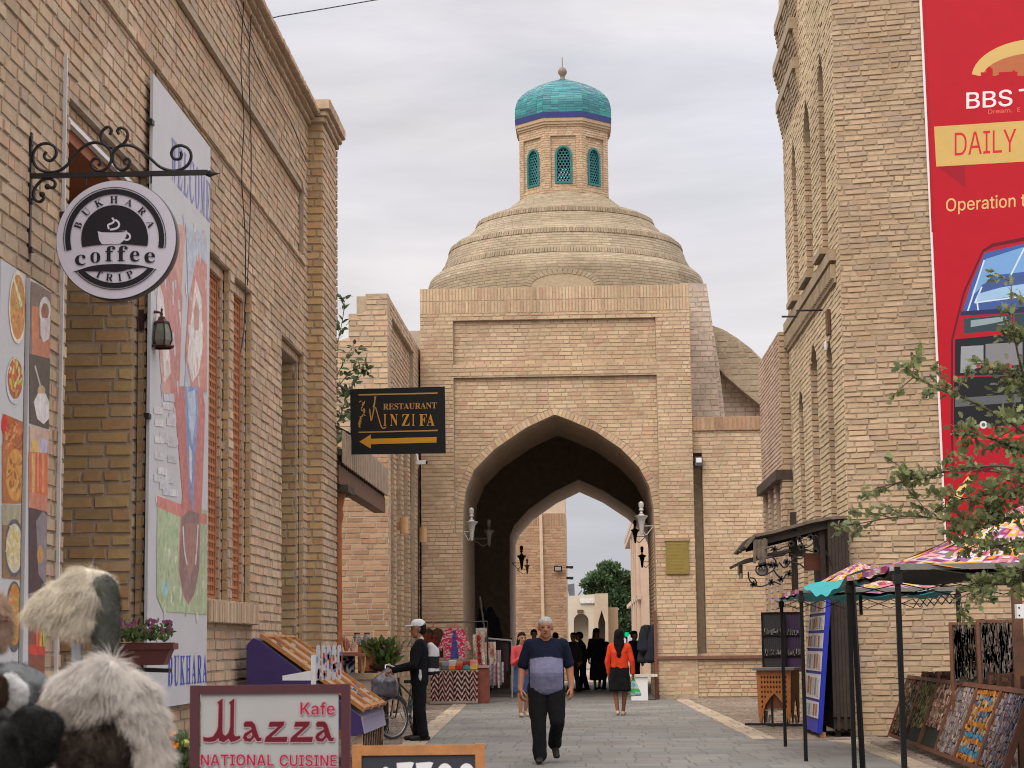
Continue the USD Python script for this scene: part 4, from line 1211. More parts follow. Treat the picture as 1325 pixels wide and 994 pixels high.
def drinks(a, sc):
    a([f1(138, 120), f1(262, 180), f1(262, 490), f1(138, 480)], (.22, .16, .13)); a([f1(150, 240), f1(182, 250), f1(182, 400), f1(150, 480)], (.55, .20, .10)); a([f1(150, 400), f1(250, 400), f1(250, 500), f1(150, 480)], (.46, .19, .11))
    a(ell(*f1(212, 265), 7.5, 18), (.66, .62, .60)); a(ell(*f1(212, 270), 5, 11), (.30, .15, .09)); a([f1(190, 300), f1(238, 300), f1(232, 400), f1(205, 415), f1(190, 380)], (.62, .56, .55))
    a([f1(138, 470), f1(262, 500), f1(262, 840), f1(138, 800)], (.085, .07, .06)); a(LineString([f1(165, 530), f1(195, 640)]).buffer(.9), (.5, .45, .4)); a(ell(*f1(195, 650), 5, 8), (.5, .36, .22))
    a([f1(158, 700), f1(178, 660), f1(215, 660), f1(240, 720), f1(230, 780), f1(205, 806), f1(175, 780)], (.66, .63, .62))
    a([f1(138, 810), f1(262, 845), f1(262, 1000), f1(138, 1000)], (.52, .36, .28)); a([f1(185, 870), f1(222, 880), f1(222, 990), f1(190, 990)], (.45, .42, .55)); a([f1(150, 880), f1(178, 885), f1(178, 1000), f1(150, 1000)], (.62, .42, .12))
    a([f2(135, -20), f2(262, -10), f2(262, 265), f2(135, 240)], (.52, .14, .06))
    for x, c_ in ((148, (.55, .35, .10)), (172, (.60, .12, .06)), (196, (.58, .20, .07)), (220, (.62, .10, .05))):
        a([f2(x, -15), f2(x + 17, -12), f2(x + 16, 180), f2(x + 1, 175)], c_); a([f2(x + 5, -15), f2(x + 8, -14), f2(x + 8, 170), f2(x + 5, 170)], (.70, .42, .30))
    a([f2(135, 170), f2(262, 200), f2(262, 275), f2(135, 245)], (.50, .20, .13))
    a([f2(135, 245), f2(262, 280), f2(262, 620), f2(135, 690)], (.07, .045, .05)); a([f2(170, 310), f2(200, 262), f2(240, 300), f2(236, 540), f2(215, 615), f2(180, 560)], (.22, .19, .21)); a(ell(*f2(190, 470), 4.2, 12), (.45, .25, .10))
    a([f2(135, 690), f2(262, 640), f2(262, 1050), f2(135, 1050)], (.20, .07, .05)); a([f2(135, 900), f2(262, 890), f2(262, 950), f2(135, 945)], (.5, .06, .04))
    for x, c_ in ((170, (.62, .1, .05)), (186, (.6, .3, .06)), (202, (.3, .42, .08)), (218, (.62, .45, .08))):
        a([f2(x, 760), f2(x + 11, 765), f2(x + 11, 910), f2(x, 905)], c_)


poster('white food poster with plates of noodles, left of the drinks poster', 1.5, 33.5, 345, plates)
poster('dark poster of cups and red drinks beside the plates poster', 39, 66.5, 365, drinks)

# ---------------------------------------------------------------- cafe sign on a stand
YC = 9.2
KS = thing('cafe_sign', 'white cafe sign with dark red lettering in a maroon metal frame stand', 'sign')
MAROON = plain('maroon_paint', (.055, .010, .016), .4, var=.15)
pk = Print((0, YC, 0), UX, UZ, Y=YC)
kp = lambda x, y: (250 + x / 6.31, 880 + y / 6.31)
z1, z0 = at(*kp(600, 75), Y=YC)[2], .0
xl, xr_ = at(*kp(10, 400), Y=YC)[0], at(*kp(1244, 400), Y=YC)[0]
for x in (xl, xr_):
    MB().box((x - .02, YC - .01, 0), (x + .02, YC + .03, z1 + .02)).build('leg', MAROON, KS)
MB().box((xl + .02, YC - .009, z1 - .02), (xr_ - .02, YC + .029, z1 + .019)).build('top_rail', MAROON, KS)
MB().box((xl + .02, YC - .009, .42), (xr_ - .02, YC + .029, .46)).build('bottom_rail', MAROON, KS)
xb0, xb1 = at(*kp(62, 400), Y=YC)[0], at(*kp(1186, 400), Y=YC)[0]
zb0_, zb1 = .5, at(*kp(600, 108), Y=YC)[2]
PN = MB().box((xb0, YC + .002, zb0_), (xb1, YC + .018, zb1)).build('panel', plain('sign_grey_white', (.30, .30, .295), .45, var=.07, scale=4), KS)
for x, sgn in ((xl, -1), (xr_, 1)):
    MB().bar((x, YC + .01, .02), (x, YC + .5, .02), .035).build('foot', MAROON, KS)
DR, PK = (.10, .004, .012), (.30, .005, .035)
kk = lambda L: Polygon([kp(*p) for p in L]).buffer(0)
Mz = unary_union([kk([(196, 183), (243, 148), (243, 300), (240, 400), (215, 470), (180, 500), (130, 508), (85, 502), (80, 462), (115, 470), (160, 462), (190, 420), (203, 380), (208, 200)]),
                  kk([(292, 183), (338, 148), (336, 300), (334, 440), (345, 458), (385, 455), (388, 478), (345, 500), (306, 508), (290, 480), (255, 508), (215, 500), (205, 470), (212, 380), (240, 380), (245, 440), (265, 455), (288, 430), (302, 380), (304, 205)])])
a_ = kk([(425, 338), (480, 336), (505, 360), (540, 470), (562, 468), (555, 500), (520, 500), (500, 470), (470, 506), (420, 500), (405, 470), (420, 435), (478, 400), (470, 385), (415, 384), (412, 360)]).difference(kk([(440, 460), (478, 428), (484, 452), (466, 474), (445, 474)]))
z_ = kk([(626, 340), (748, 338), (742, 370), (640, 466), (772, 462), (765, 508), (580, 508), (590, 470), (690, 382), (615, 384)])
for s_ in (Mz, a_, z_, affinity.translate(z_, 208 / 6.31, 0), affinity.translate(a_, 590 / 6.31, 0)):
    pk.add(s_.buffer(1.1), (.40, .24, .27), 1)
    pk.add(s_, DR, 2)
for txt, x0, y0, x1, y1, c_ in (('Kafe', 875, 182, 1157, 284, PK), ('NATIONAL', 62, 608, 658, 700, PK), ('CUISINE', 706, 612, 1174, 704, PK)):
    t = fit(textpoly(txt, 'Inter', 650), *kp(x0, y0), *kp(x1, y1))
    pk.add(t.buffer(.7), (.42, .3, .33), 1); pk.add(t, c_, 2)
pk.build('lettering', PN)

# ---------------------------------------------------------------- chalk board
YK = 9.9
CB = thing('chalk_board', 'chalk board in a pale wood frame with white painted lettering in front', 'sign')
tx = lambda x, y: (440 + x / 6.625, 955 + y / 6.625)
xa_, xb2, zt2 = at(*tx(105, 100), Y=YK)[0], at(*tx(1240, 100), Y=YK)[0], at(*tx(670, 62), Y=YK)[2]
fw_ = at(*tx(185, 100), Y=YK)[0] - xa_
FRW = plain('pine_frame', (.36, .15, .048), .5, var=.22, scale=14, bump=.15)
for x in (xa_, xb2 - fw_):
    MB().box((x, YK - .012, .08), (x + fw_, YK + .02, zt2 + .004)).build('frame_side', FRW, CB)
MB().box((xa_ + fw_, YK - .010, zt2 - .047), (xb2 - fw_, YK + .018, zt2)).build('frame_rail', FRW, CB)
MB().box((xa_ + fw_, YK - .010, .14), (xb2 - fw_, YK + .018, .2)).build('frame_rail', FRW, CB)
SL = MB().box((xa_ + fw_, YK, .2), (xb2 - fw_, YK + .012, zt2 - .04)).build('board', plain('slate', (.022, .024, .034), .6, var=.15), CB)
for x in (xa_, xb2 - fw_):
    MB().bar((x + fw_ / 2, YK + .03, zt2 - .02), (x + fw_ / 2, YK + .55, .0), .035).build('prop_leg', FRW, CB)
pc = Print((0, YK, 0), UX, UZ, Y=YK)
CW = (.66, .66, .68)
T = lambda L: Polygon([tx(*p) for p in L]).buffer(0)
for x in (485, 650):
    pc.add(T([(x, 215), (x + 120, 205), (x + 150, 212), (x + 130, 262), (x + 90, 380), (x + 40, 380), (x + 70, 262), (x + 5, 262)]), CW, 1)
for x in (900, 1085):
    pc.add(ell(*tx(x, 300), 10, 12.5).difference(ell(*tx(x + 6, 312), 5.4, 8)), CW, 1)
pc.add(ell(*tx(392, 300), 6, 8).difference(ell(*tx(392, 312), 3, 6)), CW, 1)
pc.add(T([(300, 330), (330, 330), (330, 420), (300, 420)]), CW, 1)
pc.build('lettering', SL)
# ================================================================ people
from manifold3d import Manifold
SKINM = tinted('skin', rough=.55, var=.05, scale=20, bump=.08, bscale=150, blotch=.03)
HAIRM = tinted('hair', rough=.75, var=.25, scale=60, bump=.5, bscale=160, blotch=.05, spec=.08)


def sph(c, r, n=16):
    return Manifold.sphere(float(r), n).translate([float(x) for x in c])


def bone(*cr):
    return Manifold.batch_hull([sph(c, r) for c, r in cr])


def chain(pts, rad):
    return [bone((pts[i], rad[i]), (pts[i + 1], rad[i + 1])) for i in range(len(pts) - 1)]


def joined(parts, step=.02, it=8, noise=0.0, nscale=9.0, seed=0):
    m = parts[0]
    for p in parts[1:]:
        m = m + p
    m = m.refine_to_length(step)
    a = m.to_mesh()
    t = trimesh.Trimesh(a.vert_properties[:, :3], a.tri_verts, process=True)
    if it:
        trimesh.smoothing.filter_taubin(t, lamb=.5, nu=.52, iterations=it)
    if noise:
        v = np.asarray(t.vertices)
        n = meshkit.fbm(v * (nscale, nscale, nscale * .6) + seed * 7.3, 3, seed) - .5
        t.vertices = v + np.asarray(t.vertex_normals) * (n * noise)[:, None]
    return t


def hand(w, d, nrm, side, curl=.35, s=1.0):
    """A hand at wrist w, fingers along d, palm facing nrm; side is where the thumb leaves."""
    d = np.asarray(d, float) / np.linalg.norm(d); nrm = np.asarray(nrm, float); nrm = nrm - d * (nrm @ d); nrm /= np.linalg.norm(nrm)
    x = np.asarray(side, float); x = x - d * (x @ d) - nrm * (x @ nrm); x /= np.linalg.norm(x)
    P = lambda a, b, c: np.asarray(w) + s * (x * a + d * b + nrm * c)
    out = [Manifold.batch_hull([sph(P(.018, .01, 0), .019 * s), sph(P(-.018, .01, 0), .018 * s), sph(P(.033, .085, 0), .014 * s), sph(P(-.033, .08, 0), .013 * s)])]
    for k, (a, L) in enumerate(((.032, .072), (.011, .082), (-.011, .076), (-.032, .06))):
        p, ang = P(a, .085, 0), curl * (1 + .12 * k)
        for j, (l, r0, r1) in enumerate(((.42, .0098, .0092), (.32, .0092, .0085), (.26, .0085, .0075))):
            dd = d * math.cos(ang * (j + .6)) + nrm * math.sin(ang * (j + .6))
            q = p + dd * L * l * s
            out.append(bone((p, r0 * s), (q, r1 * s))); p = q
    p = P(.028, .025, .004)
    for l, r0, r1, aa in ((.04, .015, .0115, .75), (.032, .0115, .0095, .45), (.026, .0095, .008, .25)):
        dd = x * math.sin(aa) + d * math.cos(aa) + nrm * .35
        q = p + dd / np.linalg.norm(dd) * l * s
        out.append(bone((p, r0 * s), (q, r1 * s))); p = q
    return out


class Person:
    """Joints in metres for a figure that faces -y; x to its left hand."""

    def __init__(self, label, loc, rz, H=1.75, skin=(.40, .20, .125), group=None, step=.018):
        self.p = thing('person', label, 'person', loc, rz, group)
        self.k = H / 1.75; self.skin = skin; self.step = step
        self.J = dict(neck=(0, .01, 1.47), head=(0, -.005, 1.63), chest=(0, .01, 1.3), waist=(0, 0, 1.08), pelvis=(0, 0, .95))
        for s, n in ((1, 'l'), (-1, 'r')):
            self.J |= {f'sh_{n}': (s * .18, .01, 1.42), f'el_{n}': (s * .24, .03, 1.13), f'wr_{n}': (s * .26, -.04, .89), f'hip_{n}': (s * .09, 0, .92),
                       f'kn_{n}': (s * .10, -.01, .50), f'an_{n}': (s * .10, .02, .085), f'toe_{n}': (s * .115, -.16, .035)}

    def set(self, **kw):
        for k, v in kw.items():
            self.J[k] = v
        return self

    def j(self, n):
        return np.array(self.J[n]) * self.k

    def body(self, arms=True, r=1.0, curl=.35, head_turn=0.0, face=True, brow=(.05, .035, .03), hands=None, bulk=0.0):
        j, k = self.j, self.k
        c, s = math.cos(head_turn), math.sin(head_turn)
        Rz = np.array([[c, -s, 0], [s, c, 0], [0, 0, 1]])
        hd = j('head')
        h = lambda x, y, z: hd + Rz @ np.array([x, y, z]) * k
        P = [bone((j('neck') - (0, 0, .03), .062 * r * k), (hd - (0, -.01, .07 * k), .055 * r * k)),
             Manifold.batch_hull([sph(h(0, .02, .045), .088 * k, 24), sph(h(0, -.025, .035), .078 * k, 24), sph(h(0, -.045, -.02), .058 * k, 20)]),
             Manifold.batch_hull([sph(h(0, -.04, -.02), .06 * k, 20), sph(h(.03, -.035, -.075), .03 * k), sph(h(-.03, -.035, -.075), .03 * k), sph(h(0, -.062, -.098), .022 * k)])]
        if face:
            P += [Manifold.batch_hull([sph(h(0, -.098, .015), .008 * k, 10), sph(h(0, -.118, -.022), .012 * k, 10), sph(h(.014, -.1, -.026), .009 * k, 8), sph(h(-.014, -.1, -.026), .009 * k, 8)]),
                  bone((h(.04, -.088, .024), .010 * k), (h(-.04, -.088, .024), .010 * k)), bone((h(.022, -.094, -.055), .008 * k), (h(-.022, -.094, -.055), .008 * k))]
            for e in (1, -1):
                P.append(Manifold.batch_hull([sph(h(e * .082, .012, .02), .014 * k, 10), sph(h(e * .094, .022, .025), .010 * k, 8), sph(h(e * .082, .014, -.02), .010 * k, 8)]))
        P += [bone((j('pelvis') + (.08 * k, 0, 0), .10 * k), (j('pelvis') - (.08 * k, 0, 0), .10 * k)), bone((j('pelvis'), .11 * k), (j('waist'), .11 * k)), bone((j('waist'), .11 * k), (j('chest'), .12 * k)),
              Manifold.batch_hull([sph(j('sh_l'), .05 * k), sph(j('sh_r'), .05 * k), sph(j('chest'), .10 * k), sph(j('neck'), .055 * k)])]
        for n, sd in (('l', 1), ('r', -1)):
            P += chain([j('sh_' + n), j('el_' + n), j('wr_' + n)], [.052 * r * k, .042 * r * k, .029 * r * k])
            d = j('wr_' + n) - j('el_' + n)
            hp = (hands or {}).get(n, {})
            P += hand(j('wr_' + n), hp.get('d', d + np.array([0, -.06, 0])), hp.get('n', (-sd, 0, 0)), hp.get('s', (0, -1, 0)), hp.get('c', curl), k * 1.05)
            P += chain([j('hip_' + n), j('kn_' + n), j('an_' + n)], [.085 * r * k, .056 * r * k, .036 * k])
            P.append(bone((j('an_' + n) - (0, 0, .03), .032 * k), (j('toe_' + n), .026 * k)))
        t = joined(P, self.step, 2)
        v = np.asarray(t.vertices)
        col = np.tile(self.skin, (len(v), 1))
        L = (v - hd) @ Rz / k
        front = L[:, 1] < -.06
        for e in (1, -1):
            col[front & (np.hypot((L[:, 0] - e * .032) / .018, (L[:, 2] - .008) / .009) < 1)] = (.045, .03, .025)
            col[front & (np.hypot((L[:, 0] - e * .034) / .024, (L[:, 2] - .030) / .007) < 1)] = brow
        col[front & (np.hypot(L[:, 0] / .026, (L[:, 2] + .056) / .007) < 1)] = np.array(self.skin) * (.75, .5, .5)
        obj('body', t, SKINM, self.p, 60, None)
        p = stage.GetPrimAtPath(f'{self.p}/body')
        # smoothing may split vertices, so colour by nearest original vertex
        self._tint(p, v, col)
        return self

    def _tint(self, prim, v, col):
        from scipy.spatial import cKDTree
        pts = np.array(UsdGeom.Mesh(prim).GetPointsAttr().Get())
        c = col[cKDTree(v).query(pts)[1]]
        UsdGeom.PrimvarsAPI(UsdGeom.Mesh(prim)).CreatePrimvar('tint', Sdf.ValueTypeNames.Color3fArray, 'vertex').Set(Vt.Vec3fArray.FromNumpy(c.astype(np.float32)))

    def wear(self, name, parts, col, mat=None, noise=.02, nscale=9, it=6, step=None, label=None, seed=1):
        t = joined(parts, step or self.step, it, noise, nscale, seed)
        v = np.asarray(t.vertices)
        c = col(v / self.k) if callable(col) else np.tile(col, (len(v), 1))
        path = obj(name, t, mat or CLOTH, self.p, 70, None, label)
        self._tint(stage.GetPrimAtPath(path), v, c)
        return path

    def torso(self, bulk=.0, hem=.93, belly=0.0, loose=.012):
        j, k = self.j, self.k
        b = bulk * k
        P = [Manifold.batch_hull([sph(j('sh_l') + (-.01, 0, .0), .062 * k + b * .3), sph(j('sh_r') + (.01, 0, .0), .062 * k + b * .3), sph(j('chest') + (.075 * k, 0, 0), .115 * k + b), sph(j('chest') - (.075 * k, 0, 0), .115 * k + b), sph(j('neck') - (0, 0, .02), .066 * k)]),
             Manifold.batch_hull([sph(j('chest') + (.07 * k, 0, 0), .115 * k + b), sph(j('chest') - (.07 * k, 0, 0), .115 * k + b), sph(j('waist') + (.06 * k, -belly * k, 0), .118 * k + b), sph(j('waist') - (.06 * k, belly * k, 0), .118 * k + b)]),
             Manifold.batch_hull([sph(j('waist') + (.06 * k, -belly * k, 0), .118 * k + b), sph(j('waist') - (.06 * k, belly * k, 0), .118 * k + b), sph(j('pelvis') + (.075 * k, -belly * .4 * k, (hem - .93)), .112 * k + b * .8), sph(j('pelvis') - (.075 * k, belly * .4 * k, -(hem - .93)), .112 * k + b * .8)])]
        return P

    def sleeves(self, t=1.0, r0=.066, r1=.055):
        """Sleeves that reach t of the way to the elbow (1) or on to the wrist (2)."""
        P, k = [], self.k
        for n in 'lr':
            s, e, w = self.j('sh_' + n), self.j('el_' + n), self.j('wr_' + n)
            if t <= 1:
                P += chain([s, s + (e - s) * t], [r0 * k, r1 * k])
            else:
                P += chain([s, e, e + (w - e) * (t - 1)], [r0 * k, r1 * k, r1 * .78 * k])
        return P

    def legs(self, rk=.075, ra=.06, rh=.10, cuff=.05):
        P, k = [], self.k
        P.append(Manifold.batch_hull([sph(self.j('pelvis') + (.075 * k, 0, .03), rh * k * 1.04), sph(self.j('pelvis') - (.075 * k, 0, -.03), rh * k * 1.04), sph(self.j('hip_l') - (0, 0, .05), rh * k * .9), sph(self.j('hip_r') - (0, 0, .05), rh * k * .9)]))
        for n in 'lr':
            a = self.j('an_' + n)
            kn = self.j('kn_' + n)
            dn = (a - kn) / np.linalg.norm(a - kn)
            P += chain([self.j('hip_' + n), kn, a - dn * .01], [rh * k * .98, rk * k, ra * k])
        return P

    def shoes(self, col, heel=0.0):
        for n in 'lr':
            a, t = self.j('an_' + n), self.j('toe_' + n)
            h = a + (a - t) * (.35, .35, 0) - (0, 0, .045)
            self.wear('shoe', [Manifold.batch_hull([sph(a - (0, 0, .02), .042 * self.k), sph(h, .036 * self.k), sph(t + (.012, 0, .005), .03 * self.k), sph(t - (.012, 0, -.005), .03 * self.k)])], col, GOODS, noise=.0, it=3)

    def skirt(self, z1, w1, d1, col, z0=1.02, w0=.165, name='skirt', noise=.03):
        k = self.k; p = self.j('pelvis')
        P = Manifold.batch_hull([sph((p[0] + e * (w0 - .09) * k, p[1], z0 * k), .11 * k) for e in (1, -1)] + [sph((p[0] + e * (w1 - .04) * k, p[1] + f * (d1 - .04) * k, z * k), .04 * k) for e in (1, -1) for f in (1, -1) for z in (z1 + .04,)])
        return self.wear(name, [P], col, noise=noise, nscale=12, it=4)

    def hairdo(self, cols, turn=0.0, long=0.0, vol=.0, front=.02):
        k, hd = self.k, self.j('head')
        c, s = math.cos(turn), math.sin(turn)
        Rz = np.array([[c, -s, 0], [s, c, 0], [0, 0, 1]])
        h = lambda x, y, z: hd + Rz @ np.array([x, y, z]) * k
        P = [Manifold.batch_hull([sph(h(0, .028, .055), .092 * k + vol, 24), sph(h(0, -front, .066), .078 * k + vol, 24), sph(h(0, .05, .0), .075 * k + vol, 20)])]
        if long:
            P.append(Manifold.batch_hull([sph(h(.05, .06, .02), .05 * k), sph(h(-.05, .06, .02), .05 * k), sph(h(.06, .085, -.15), .05 * k), sph(h(-.06, .085, -.15), .05 * k), sph(h(0, .1, -long), .055 * k)]))
        return self.wear('hair', P, cols, HAIRM, noise=.018, nscale=30, it=3, step=.012)


def gp0(px, py):
    p = at(px, py, Z=0); return (p[0], p[1], 0)


# ---- the man walking towards us
M1 = Person('grey haired man in navy and lilac polo shirt walking towards the camera', (-.53, 24.9, 0), .05, 1.77, (.36, .165, .10), step=.009)
M1.set(neck=(0, .01, 1.475), head=(0, -.03, 1.615), sh_l=(.195, .01, 1.415), sh_r=(-.195, .01, 1.415), el_l=(.285, .035, 1.14), el_r=(-.29, .03, 1.13), wr_l=(.30, -.03, .90), wr_r=(-.315, -.06, .885),
       hip_l=(.10, 0, .90), hip_r=(-.10, 0, .90), kn_l=(.125, -.10, .50), an_l=(.10, .22, .22), toe_l=(.115, .09, .075), kn_r=(-.105, -.08, .49), an_r=(-.09, -.12, .085), toe_r=(-.11, -.30, .035), pelvis=(0, 0, .94))
M1.body(r=1.18, curl=.4, brow=(.10, .08, .07), hands={'l': {'d': (.0, -.08, -.2), 'n': (-1, .3, 0), 's': (0, -1, -.2)}, 'r': {'d': (.02, -.08, -.2), 'n': (1, .3, 0), 's': (0, -1, -.2)}})
NAVY, LILAC = np.array((.010, .013, .028)), np.array((.185, .185, .29))


def polo(v):
    zline = 1.27 - .16 * np.clip(np.abs(v[:, 0]) - .06, 0, .2) + .0 * v[:, 0]
    low_ = (v[:, 2] < zline) & (np.abs(v[:, 0]) < .20)
    seam = (np.abs(v[:, 2] - 1.03) < .006) & low_
    c = np.where(low_[:, None], LILAC, NAVY)
    return np.where(seam[:, None], LILAC * .75, c)


M1.wear('polo_shirt', M1.torso(.035, .93, .085) + M1.sleeves(.78, .082, .078), polo, noise=.03, nscale=9)
col_ = M1.j('neck')
M1.wear('collar', [bone((col_ + (.045, -.035, .0), .03), (col_ + (-.045, -.035, .0), .03)), bone((col_ + (.05, .03, .03), .028), (col_ + (-.05, .03, .03), .028)), bone((col_ + (.045, -.035, .0), .03), (col_ + (.02, -.085, -.06), .014)), bone((col_ + (-.045, -.035, 0), .03), (col_ + (-.02, -.085, -.06), .014))], NAVY, noise=0)
M1.wear('trousers', M1.legs(.092, .082, .135), (.011, .011, .012), noise=.045, nscale=7)
M1.wear('belt', [Manifold.batch_hull([sph(M1.j('pelvis') + (e * .085, f, .035), .118) for e in (1, -1) for f in (-.045, .0)]).trim_by_plane([0, 0, 1], float(M1.j('pelvis')[2] + .0)).trim_by_plane([0, 0, -1], -float(M1.j('pelvis')[2] + .045))], (.006, .006, .007), GOODS, noise=0, it=0)
bz = M1.j('pelvis')
MB().box((-.028, bz[1] - .178, bz[2] + .002), (.028, bz[1] - .160, bz[2] + .038)).build('belt_buckle', plain('buckle_steel', (.6, .6, .6), .3, .9), M1.p)
M1.shoes((.022, .018, .016))
M1.hairdo(lambda v: np.tile((.40, .40, .40), (len(v), 1)), front=.018)

# ---- man with the bicycle
M2 = Person('man in white cap and dark tracksuit with a backpack holding a bicycle', (-2.60, 31.0, 0), -1.42, 1.80, (.30, .135, .08), step=.013)
M2.set(wr_l=(.10, -.40, 1.04), el_l=(.25, -.10, 1.12), wr_r=(-.20, -.30, 1.06), el_r=(-.26, -.0, 1.11), kn_l=(.10, -.02, .5), an_l=(.10, .05, .085), toe_l=(.12, -.14, .035), an_r=(-.11, -.02, .085), toe_r=(-.13, -.20, .035), head=(0, -.015, 1.63))
M2.body(hands={'l': {'d': (0, -1, -.3), 'n': (0, 0, -1), 's': (-1, 0, 0), 'c': .9}, 'r': {'d': (0, -1, -.3), 'n': (0, 0, -1), 's': (1, 0, 0), 'c': .9}})
DK = np.array((.010, .010, .013))


def track(v):
    st = (np.abs(np.abs(v[:, 0]) - .205) < .004) & (v[:, 2] < 1.05) & (v[:, 1] > -.03)
    return np.where(st[:, None], (.5, .5, .5), DK)


M2.wear('jacket', M2.torso(.022, .86) + M2.sleeves(1.93, .072, .064), track, noise=.03)
M2.wear('collar', [bone((M2.j('neck') + (.04, .02, .03), .038), (M2.j('neck') + (-.04, .02, .03), .038))], (.5, .5, .48), noise=0)
M2.wear('trousers', M2.legs(.085, .082, .115), DK * .9, noise=.035)
M2.shoes((.012, .012, .013))
M2.hairdo((.015, .012, .011))
h2 = M2.j('head')
M2.wear('cap', [Manifold.batch_hull([sph(h2 + (0, .02, .075), .098), sph(h2 + (0, -.03, .08), .088)]).trim_by_plane([0, 0, 1], float(h2[2] + .055)),
                Manifold.batch_hull([sph(h2 + (.06, -.09, .068), .010), sph(h2 + (-.06, -.09, .068), .010), sph(h2 + (.035, -.20, .062), .009), sph(h2 + (-.035, -.20, .062), .009)])], (.62, .63, .66), noise=0, it=2)
c2 = M2.j('chest')
BP = M2.wear('backpack', [Manifold.batch_hull([sph(c2 + (e * .11, .16, z), .05) for e in (1, -1) for z in (.1, -.30)] + [sph(c2 + (e * .09, .24, z), .05) for e in (1, -1) for z in (.02, -.28)])],
              lambda v: np.where((v[:, 2] > 1.24)[:, None] | ((v[:, 2] > 1.02) & (v[:, 2] < 1.06))[:, None], (.55, .56, .58), (.02, .02, .024)), noise=.03)

# ---- woman in pink
W1 = Person('woman in pink shirt and denim skirt walking behind the grey haired man', gp0(677, 928), .35, 1.66, (.40, .20, .13), step=.02)
W1.set(wr_r=(-.06, -.22, 1.28), el_r=(-.24, -.08, 1.12), wr_l=(.24, -.06, .86), an_r=(-.08, -.08, .085), toe_r=(-.09, -.24, .035), kn_r=(-.09, -.08, .49), an_l=(.09, .12, .12), toe_l=(.1, -.04, .035))
W1.body(hands={'r': {'d': (.5, -.3, .6), 'n': (0, .9, .2), 's': (0, -.2, 1), 'c': .5}})
W1.wear('shirt', W1.torso(-.004, .9) + W1.sleeves(1.55, .06, .05), (.52, .075, .085), noise=.025)
W1.skirt(.50, .185, .12, (.045, .085, .21))
W1.shoes((.42, .33, .25))
W1.hairdo((.014, .010, .009), long=.16)
# ---- woman in orange red
W2 = Person('woman seen from behind in orange red jacket and black skirt with long hair', gp0(803, 926), PI - .12, 1.69, (.20, .085, .05), step=.014)
W2.set(wr_l=(.24, -.03, .86), el_l=(.25, .02, 1.12), wr_r=(-.27, -.03, .86), el_r=(-.26, .03, 1.12), an_l=(.05, .10, .1), toe_l=(.06, -.05, .035), an_r=(-.05, -.06, .085), toe_r=(-.06, -.22, .035))
W2.body()
W2.wear('jacket', W2.torso(.004, .97) + W2.sleeves(1.92, .066, .056), (.68, .062, .022), noise=.028)
W2.skirt(.50, .225, .16, (.010, .010, .011))
W2.shoes((.48, .36, .28))
W2.hairdo((.009, .008, .008), long=.40, vol=.012)
# ---- people in the shade of the passage
DKC = [(.020, .020, .024), (.03, .028, .03), (.015, .015, .017), (.024, .02, .02)]


def passer(label, px, py, top, rz, kind, col, hair=(.012, .01, .01), Y=None, lean=0.0, skin=(.25, .12, .08)):
    p = gp0(px, py) if Y is None else (at(px, 830, Y=Y)[0], Y, 0)
    H = at(px, top, Y=p[1])[2]
    q = Person(label, p, rz, H * .985, skin, step=.03)
    if lean:
        q.set(head=(0, -.10 * lean - .005, 1.60), neck=(0, -.06 * lean, 1.46), chest=(0, -.03 * lean, 1.3), sh_l=(.18, -.05 * lean, 1.41), sh_r=(-.18, -.05 * lean, 1.41))
    q.set(an_l=(.09, .10, .1), toe_l=(.1, -.06, .035), an_r=(-.09, -.1, .085), toe_r=(-.1, -.26, .035))
    q.body(face=True)
    if kind == 'trousers':
        q.wear('jacket', q.torso(.012, .88) + q.sleeves(1.9, .066, .056), col, noise=.03); q.wear('trousers', q.legs(.08, .075, .11), tuple(np.array(col) * .8), noise=.03)
        q.hairdo(hair)
    else:
        q.wear('coat', q.torso(.012, .9) + q.sleeves(1.9, .066, .056), col, noise=.03); q.skirt(.28 if kind == 'coat' else .5, .2, .15, tuple(np.array(col) * 1.1)); q.hairdo(hair, long=.12, vol=.012)
    q.shoes((.012, .012, .012))
    return q


passer('dark clothed man in profile leaning forward at left of the group under the arch', 755, 894, 816, -1.5, 'trousers', DKC[0], lean=1.0)
passer('woman in long dark coat standing in middle of the group under the arch', 773, 893, 813, .3, 'coat', DKC[1])
passer('short person in dark jacket half hidden behind the orange red jacket', 786, 893, 830, 2.6, 'trousers', DKC[2])
passer('dark haired person whose head shows left of the grey haired man', 692, 899, 814, .2, 'trousers', DKC[3])
passer('dark haired person whose head shows right of the grey haired man', 720, 897, 818, 3.0, 'trousers', DKC[2])
passer('dark clothed man partly hidden at far left of the group under the arch', 743, 896, 818, -.6, 'trousers', DKC[1])
passer('stall keeper in dark blue jacket beside the hanging clothes under the arch', 822, 896, 816, .9, 'trousers', (.014, .02, .04))
